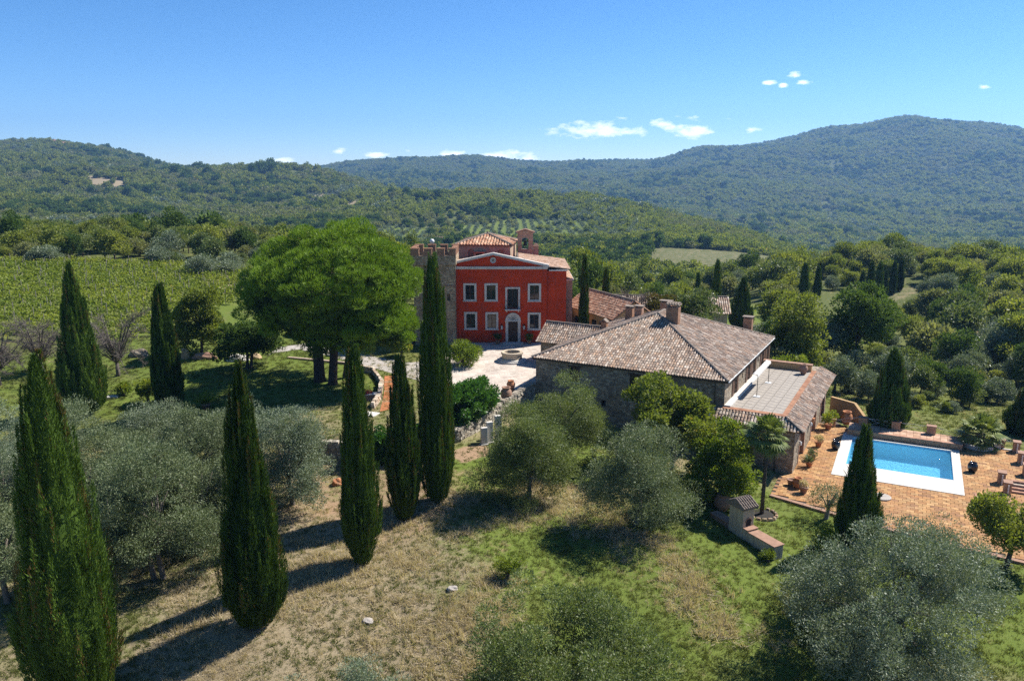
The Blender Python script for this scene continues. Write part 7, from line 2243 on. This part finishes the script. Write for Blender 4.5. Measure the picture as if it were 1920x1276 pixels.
# ------------------------------------------------------------------ vineyard
def build_vineyard():
    g = np.random.default_rng(51)
    post = MB(); post.tube([(0, 0, -.4), (0, 0, 2.45)], .05, 5); pm = post.mesh('post', M['pale_bark'])
    names = ['nearest', 'second', 'third', 'fourth', 'fifth', 'sixth', 'seventh', 'eighth', 'ninth', 'tenth', 'eleventh', 'twelfth', 'thirteenth', 'fourteenth', 'fifteenth', 'sixteenth', 'seventeenth', 'eighteenth', 'nineteenth', 'twentieth', 'twenty-first', 'twenty-second', 'farthest']
    y0 = 101.0; k = 0
    sl = math.tan(R(-9))
    for k in range(23):
        yb = y0 + k * 2.65
        xr = (-52 + k * 1.4 if k < 5 else -45.5 + 9.0 * math.sin(min(1, (k - 4) / 14) * 1.3) - 4.5) - max(0, k - 16) * 2.2
        xl = -.78 * yb
        n = int((xr - xl) * 62)
        t = g.uniform(xl, xr, n)
        gap = vnoise(t, np.full(n, yb * 3.0), 2.2)
        keep = g.random(n) < .35 + gap
        t = t[keep]; n = len(t)
        yy = yb + (t + 45) * sl
        zz = gz(t, yy)
        h = g.beta(2.0, 1.6, n) * 1.55 + .3 + (vnoise(t, np.full(n, yb), 1.4) - .5) * .5
        P = np.stack([t - xr, yy - yb + g.normal(size=n) * .26, zz + h], 1)
        z0 = g1(xr, yb + (xr + 45) * sl)
        P[:, 2] -= z0
        D = sph(g, n) + np.array([0, 0, .25])
        V, F, r = leaf_quads(P, D, .34, .27, g)
        pl = np.repeat(vnoise(P[:, 0] + xr, P[:, 1] * 0 + yb, 3.0), 4)
        o = empty('vine_row', (xr, yb, z0), 0, '%s row of vines from the lawn, green going yellow on pale posts' % names[k], 'vine row', 'rows of the vineyard')
        link('vine_foliage', np_mesh('vine_foliage', V, F, M['vine_leaf'], {'rnd': np.clip(r * .6 + pl * .45, 0, 1)}), o)
        for q in np.arange(xl + g.uniform(0, 4), xr, 4.6):
            yq = yb + (q + 45) * sl; link('post', pm, o, (q - xr, yq - yb, g1(q, yq) - z0))


build_vineyard()


# ------------------------------------------------------------------ thickets and woods close enough to tell trees apart
def build_woods():
    g = np.random.default_rng(61)
    def protos(mat, seeds, bark='bark', **k): return [tree_proto(s, M[mat], M[bark], **k) for s in seeds]
    base = dict(Rx=3.4, Ry=3.3, Rz=2.9, cz=3.6, n=70, rc=1.05, per=60, L=.42, W=.24, trunk=.2, h=3.4, low=-.85, depth=.38, inner=.6, boughs=10)
    SP = {'oak': protos('oak_leaf', (201, 202, 203, 204), **base), 'dark': protos('dark_leaf', (211, 212), **{**base, 'Rz': 3.6, 'cz': 4.2}),
          'olive': protos('grey_olive_leaf', (221, 222, 223), **{**base, 'Rx': 3.0, 'Ry': 3.0, 'Rz': 2.3, 'cz': 2.7, 'L': .34, 'W': .13, 'per': 95, 'rc': .9}),
          'bright': protos('green_olive_leaf', (231, 232), **base),
          'scrub': protos('scrub_leaf', (241, 242), **{**base, 'Rz': 2.3, 'cz': 2.7}), 'tall': protos('fig_leaf', (251, 252), **{**base, 'Rx': 2.4, 'Ry': 2.4, 'Rz': 4.4, 'cz': 5.0, 'rc': .85})}
    lab = {'oak': ('oak_tree', 'rounded green oak %s', 'oak', 'oaks, %s'), 'dark': ('holm_oak', 'dark evergreen oak %s', 'holm oak', 'evergreen oaks, %s'),
           'olive': ('wild_olive', 'silvery olive %s', 'olive tree', 'silvery olives, %s'), 'scrub': ('scrub_tree', 'pale green scrubby tree %s', 'scrub tree', 'scrub trees, %s'), 'tall': ('poplar_tree', 'tall narrow green tree %s', 'poplar', 'narrow trees, %s'),
           'bright': ('ash_tree', 'light green tree %s', 'ash', 'light green trees, %s')}
    right = []
    y = 98.0
    while y < 262:
        s = 5.5 + (y - 98) * .010
        x = -.2 * y - 10
        while x < .70 * y + 6:
            right.append((x + g.uniform(-.4, .4) * s, y + g.uniform(-.4, .4) * s)); x += s
        y += s * .95
    left = []
    y = 150.0
    while y < 262:
        s = 6.0
        x = -.70 * y - 4
        while x < -14:
            left.append((x + g.uniform(-.4, .4) * s, y + g.uniform(-.4, .4) * s)); x += s
        y += s
    house = [hs(*q) for q in ((-7, -4), (29, -4), (29, 24), (-7, 24))]
    lawn = px_poly([(1300, 640), (1440, 640), (1445, 572), (1310, 562)])
    path = px_poly([(1615, 585), (1655, 575), (1715, 548), (1700, 540), (1640, 552)])
    strip_ = px_poly([(1822, 655), (1850, 655), (1846, 600), (1830, 600)])
    shed = [(12, 116), (37, 116), (37, 133), (12, 133)]
    vill = [(-24, 95), (24, 92), (24, 134), (8, 134), (-24, 124)]
    meadow = px_poly([(1700, 795), (1780, 795), (1770, 745), (1710, 745)])
    shadeyard = [(-34, 84), (-6, 84), (-8, 108), (-34, 108)]
    alley = px_poly([(1490, 566), (1520, 596), (1640, 606), (1725, 572), (1715, 540), (1600, 545)])
    vine = [(-130, 96), (-48, 96), (-40, 106), (-32, 135), (-36, 150), (-50, 164), (-130, 172)]
    green = px_poly([(425, 600), (530, 600), (520, 565), (440, 540), (420, 560)])
    drive = px_poly([(530, 640), (640, 640), (620, 560), (520, 560)])
    for side, pts in (('right of the farm', right), ('left beyond the vineyard', left)):
        A = np.array(pts)
        ok = np.ones(len(A), bool)
        for poly, soft in ((house, 3), (lawn, 1), (path, 1.5), (strip_, 1.0), (shed, 1.0), (vill, 1.0), (DECK, 2.0), (meadow, .3), (shadeyard, 1), (vine, 2.0), (green, 1.0), (drive, 1.0), (alley, 2.0)):
            ok &= poly_mask(A[:, 0], A[:, 1], poly, soft) < .3
        ok &= np.abs(np.arctan2(A[:, 0], A[:, 1])) < R(35.5)
        ok &= g.random(len(A)) < .93
        A = A[ok]
        Z = gz(A[:, 0], A[:, 1])
        # keep what can be seen from about the photo's place
        el = (Z + 7 - CAMH) / np.hypot(A[:, 0], A[:, 1])
        run = np.maximum.accumulate((TZ - CAMH) / RRR[:, None], axis=0)
        ai = np.clip(np.searchsorted(np.radians(AZ), np.arctan2(A[:, 0], A[:, 1])), 0, len(AZ) - 1); ri = np.clip(np.searchsorted(RRR, np.hypot(A[:, 0], A[:, 1])) - 3, 0, len(RRR) - 1)
        vis = el > run[ri, ai] - .004
        for (x, y), z, v in zip(A, Z, vis):
            if not v: continue
            r_ = math.hypot(x, y)
            zone = float(vnoise(np.array([x]), np.array([y]), 34)[0])
            if side.startswith('right'):
                if r_ < 135: sp = g.choice(['olive', 'olive', 'scrub', 'olive', 'dark', 'bright']) if zone < .62 else g.choice(['oak', 'dark', 'bright', 'tall', 'scrub'])
                else: sp = g.choice(['oak', 'oak', 'scrub', 'scrub', 'olive', 'bright']) if zone < .5 else g.choice(['oak', 'bright', 'oak', 'dark', 'tall', 'scrub'])
            else:
                sp = g.choice(['olive', 'scrub', 'scrub', 'bright', 'oak']) if r_ < 195 else g.choice(['oak', 'oak', 'scrub', 'bright', 'scrub', 'oak', 'dark'])
            p = SP[sp][int(g.integers(0, len(SP[sp])))]
            nm, lb, ct, gr = lab[sp]
            k = float(g.choice([g.uniform(.45, .8), g.uniform(.75, 1.1), g.uniform(.95, 1.4)])) * (1.0 if r_ > 140 else .85)
            if not side.startswith('right'): k *= .62 if r_ < 190 else .85
            uu = CXP + FPX * x / (y * math.cos(PITCH) + (CAMH - z) * math.sin(PITCH))
            if side.startswith('right'):
                if 1470 < uu < 1740 and 130 < r_ < 225: k *= .55 if r_ < 188 else .66
                zones = ((700, 'left of the villa tower'), (860, 'behind the villa tower'), (960, 'behind the belvedere'), (1030, 'behind the bell gable'), (1100, 'by the cypress right of the villa'), (1150, 'over the outbuilding'), (1230, 'over the left of the long shed'), (1320, 'over the right of the long shed'),
                         (1400, 'by the cypresses behind the farmhouse'), (1470, 'over the farmhouse right corner'), (1540, 'left of the cypress alley'), (1610, 'by the left end of the alley'), (1680, 'by the middle of the alley'), (1740, 'by the right end of the alley'), (1800, 'above the low palm'), (1860, 'above the right pool edge'), (9999, 'at the right edge'))
                place = next(t for lim, t in zones if uu < lim)
                place = ('close to the farm ' if r_ < 130 else 'midway up the knoll ' if r_ < 170 else 'high on the knoll ' if r_ < 215 else 'on the knoll skyline ') + place
            else:
                zones = ((70, 'at the left edge'), (150, 'above the broad cypress'), (240, 'above the bare tree'), (330, 'above the lawn cypress'), (420, 'above the dark lawn tree'), (9999, 'left of the pine'))
                place = ('just past the vineyard ' if r_ < 190 else 'beyond the vineyard ' if r_ < 225 else 'far beyond the vineyard ') + next(t for lim, t in zones if uu < lim)
            lb = ('small ' if k < .7 else 'big ' if k > 1.02 else 'medium ') + lb
            gr = gr.replace('%s', ('small ' if k < .7 else 'big ' if k > 1.02 else 'medium ') + '%s') if '%s' in gr else gr
            plant(nm, lb % place, ct, (float(x), float(y), float(z) - .25), p, float(g.uniform(0, 6.28)), (k, k, k * float(g.uniform(.9, 1.25))), gr % place)
    # undergrowth between the nearer trees on the right
    n = 0
    for _ in range(4000):
        y = float(g.uniform(70, 150)); x = float(g.uniform(.30, .70)) * y
        q = np.array([x]), np.array([y])
        if any(poly_mask(q[0], q[1], pl, .5)[0] > .3 for pl in (house, DECK, lawn, strip_)): continue
        if vnoise(*q, 9.0)[0] < .42: continue
        z = g1(x, y); sp = g.choice(['olive', 'bright', 'oak', 'olive']); p = SP[sp][int(g.integers(0, len(SP[sp])))]
        k = float(g.uniform(.22, .46))
        plant('wild_bush', '%s %s bush %s' % ('low' if k < .34 else 'taller', {'olive': 'grey', 'bright': 'light green', 'oak': 'green'}[sp], ('right behind the pool rail ' if y < 92 else 'in the scrub past the pool ' if y < 118 else 'far up the scrub ') + next(t for lim, t in ((.42, 'left of the wide cypress'), (.49, 'by the wide cypress'), (.56, 'above the low palm'), (9, 'at the right edge')) if x / y < lim)), 'bush', (x, y, z - .25), p, float(g.uniform(0, 6.28)), (k, k, k * float(g.uniform(.7, 1.1))), 'undergrowth bushes beyond the pool')
        n += 1
        if n >= 170: break
    print('objects', len(bpy.data.objects))
    # single grey bushes along the edge of the vineyard
    for (u, vb, vt, r_, l) in ((378, 522, 478, 3.2, 'round grey bush at the top right corner of the vineyard'), (300, 500, 462, 3.0, 'grey-green bush behind the top of the vineyard'), (482, 548, 510, 3.0, 'grey bush on the dry bank above the green lawn'), (520, 562, 525, 2.4, 'lower grey bush beside the pine on the dry bank'),
                             (432, 520, 486, 2.8, 'middle grey bush on the dry bank between vineyard and pine'), (85, 497, 458, 3.6, 'wide grey olive at the top left of the vineyard'), (535, 600, 566, 1.3, 'small brownish bush by the lamp post'), (425, 505, 470, 3.0, 'dark bush at the head of the dry bank')):
        x, y, z = on(u, vb); k = r_ / 3.1
        h = top_h(u, vt, y, z)
        plant('grey_bush', l, 'bush', (x, y, z - .2), SP['olive' if 'brown' not in l else 'bright'][int(u) % 2], u, (k, k, h / 5.0), 'bushes by the vineyard')


build_woods()


# ------------------------------------------------------------------ grass
def build_grass():
    g = np.random.default_rng(71)
    def tuft(seed, mat, n, h, w, spread, droop):
        q = np.random.default_rng(seed)
        a = q.uniform(0, 6.28, n); P = np.stack([np.cos(a) * q.uniform(0, spread, n), np.sin(a) * q.uniform(0, spread, n), np.zeros(n)], 1)
        D = np.stack([q.normal(size=n) * droop, q.normal(size=n) * droop, np.ones(n)], 1)
        V, F, r = leaf_quads(P, D, h, w, q, tri=True)
        return np_mesh('tuft', V, F, mat, {'rnd': r})
    dry = [tuft(1, M['dry_grass'], 24, .24, .034, .32, .85), tuft(2, M['dry_grass'], 26, .38, .030, .42, 2.6), tuft(3, M['dry_grass'], 22, .36, .030, .24, .6)]
    grn = [tuft(s, M['green_grass'], 20, .22, .040, .26, .6) for s in (4, 5, 6)]
    N0 = 120000
    az = g.uniform(R(-37), R(37), N0); r = np.exp(g.uniform(math.log(27), math.log(118), N0))
    x, y = r * np.sin(az), r * np.cos(az)
    hay = np.zeros(N0); lawn = np.zeros(N0)
    for poly, s, v in HAYS: hay = np.maximum(hay, poly_mask(x, y, poly, s * 1.5) * v)
    for poly, s, v in LAWNS: lawn = np.maximum(lawn, poly_mask(x, y, poly, s) * v)
    bad = poly_mask(x, y, DECK, .1) > .5
    bad |= poly_mask(x, y, [hs(*q) for q in ((-1, -1.5), (28, -1.6), (28, 22), (-1, 22))], .1) > .5
    bad |= poly_mask(x, y, [(-9.2, 102), (-9, 90), (-5.5, 75), (1, 75), (9, 92), (9, 102)], .5) > .5
    n2 = vnoise(x, y, 3.1) * .6 + vnoise(x + 7, y, 1.1) * .4
    pdry = np.clip(hay * .9 + (n2 - .5) * 1.3 - lawn * .9 + .04, 0, 1)
    isdry = g.random(N0) < pdry
    keep = ~bad & (g.random(N0) < np.where(isdry, .35 + .65 * n2, .30 + .6 * (1 - n2)))
    x, y, isdry, hay = x[keep], y[keep], isdry[keep], hay[keep]
    z = gz(x, y)
    n = len(x)
    sz = g.uniform(.5, 1.25, n) * np.clip(np.hypot(x, y) / 70, 1, 1.5) * np.where(isdry, .75 + .7 * hay * (vnoise(x, y, 5) > .45), .8)
    scl = np.stack([sz, sz, sz * g.uniform(.7, 1.3, n)], 1)
    rot = np.stack([g.normal(size=n) * .12, g.normal(size=n) * .12, g.uniform(0, 6.28, n)], 1)
    for nm, m_, pr in (('dry_grass', isdry, dry), ('green_grass', ~isdry, grn)):
        gn_scatter(nm, np.stack([x, y, z - .02], 1)[m_], rot[m_], scl[m_], g.integers(0, 3, int(m_.sum())), pr)


build_grass()
build_haze()
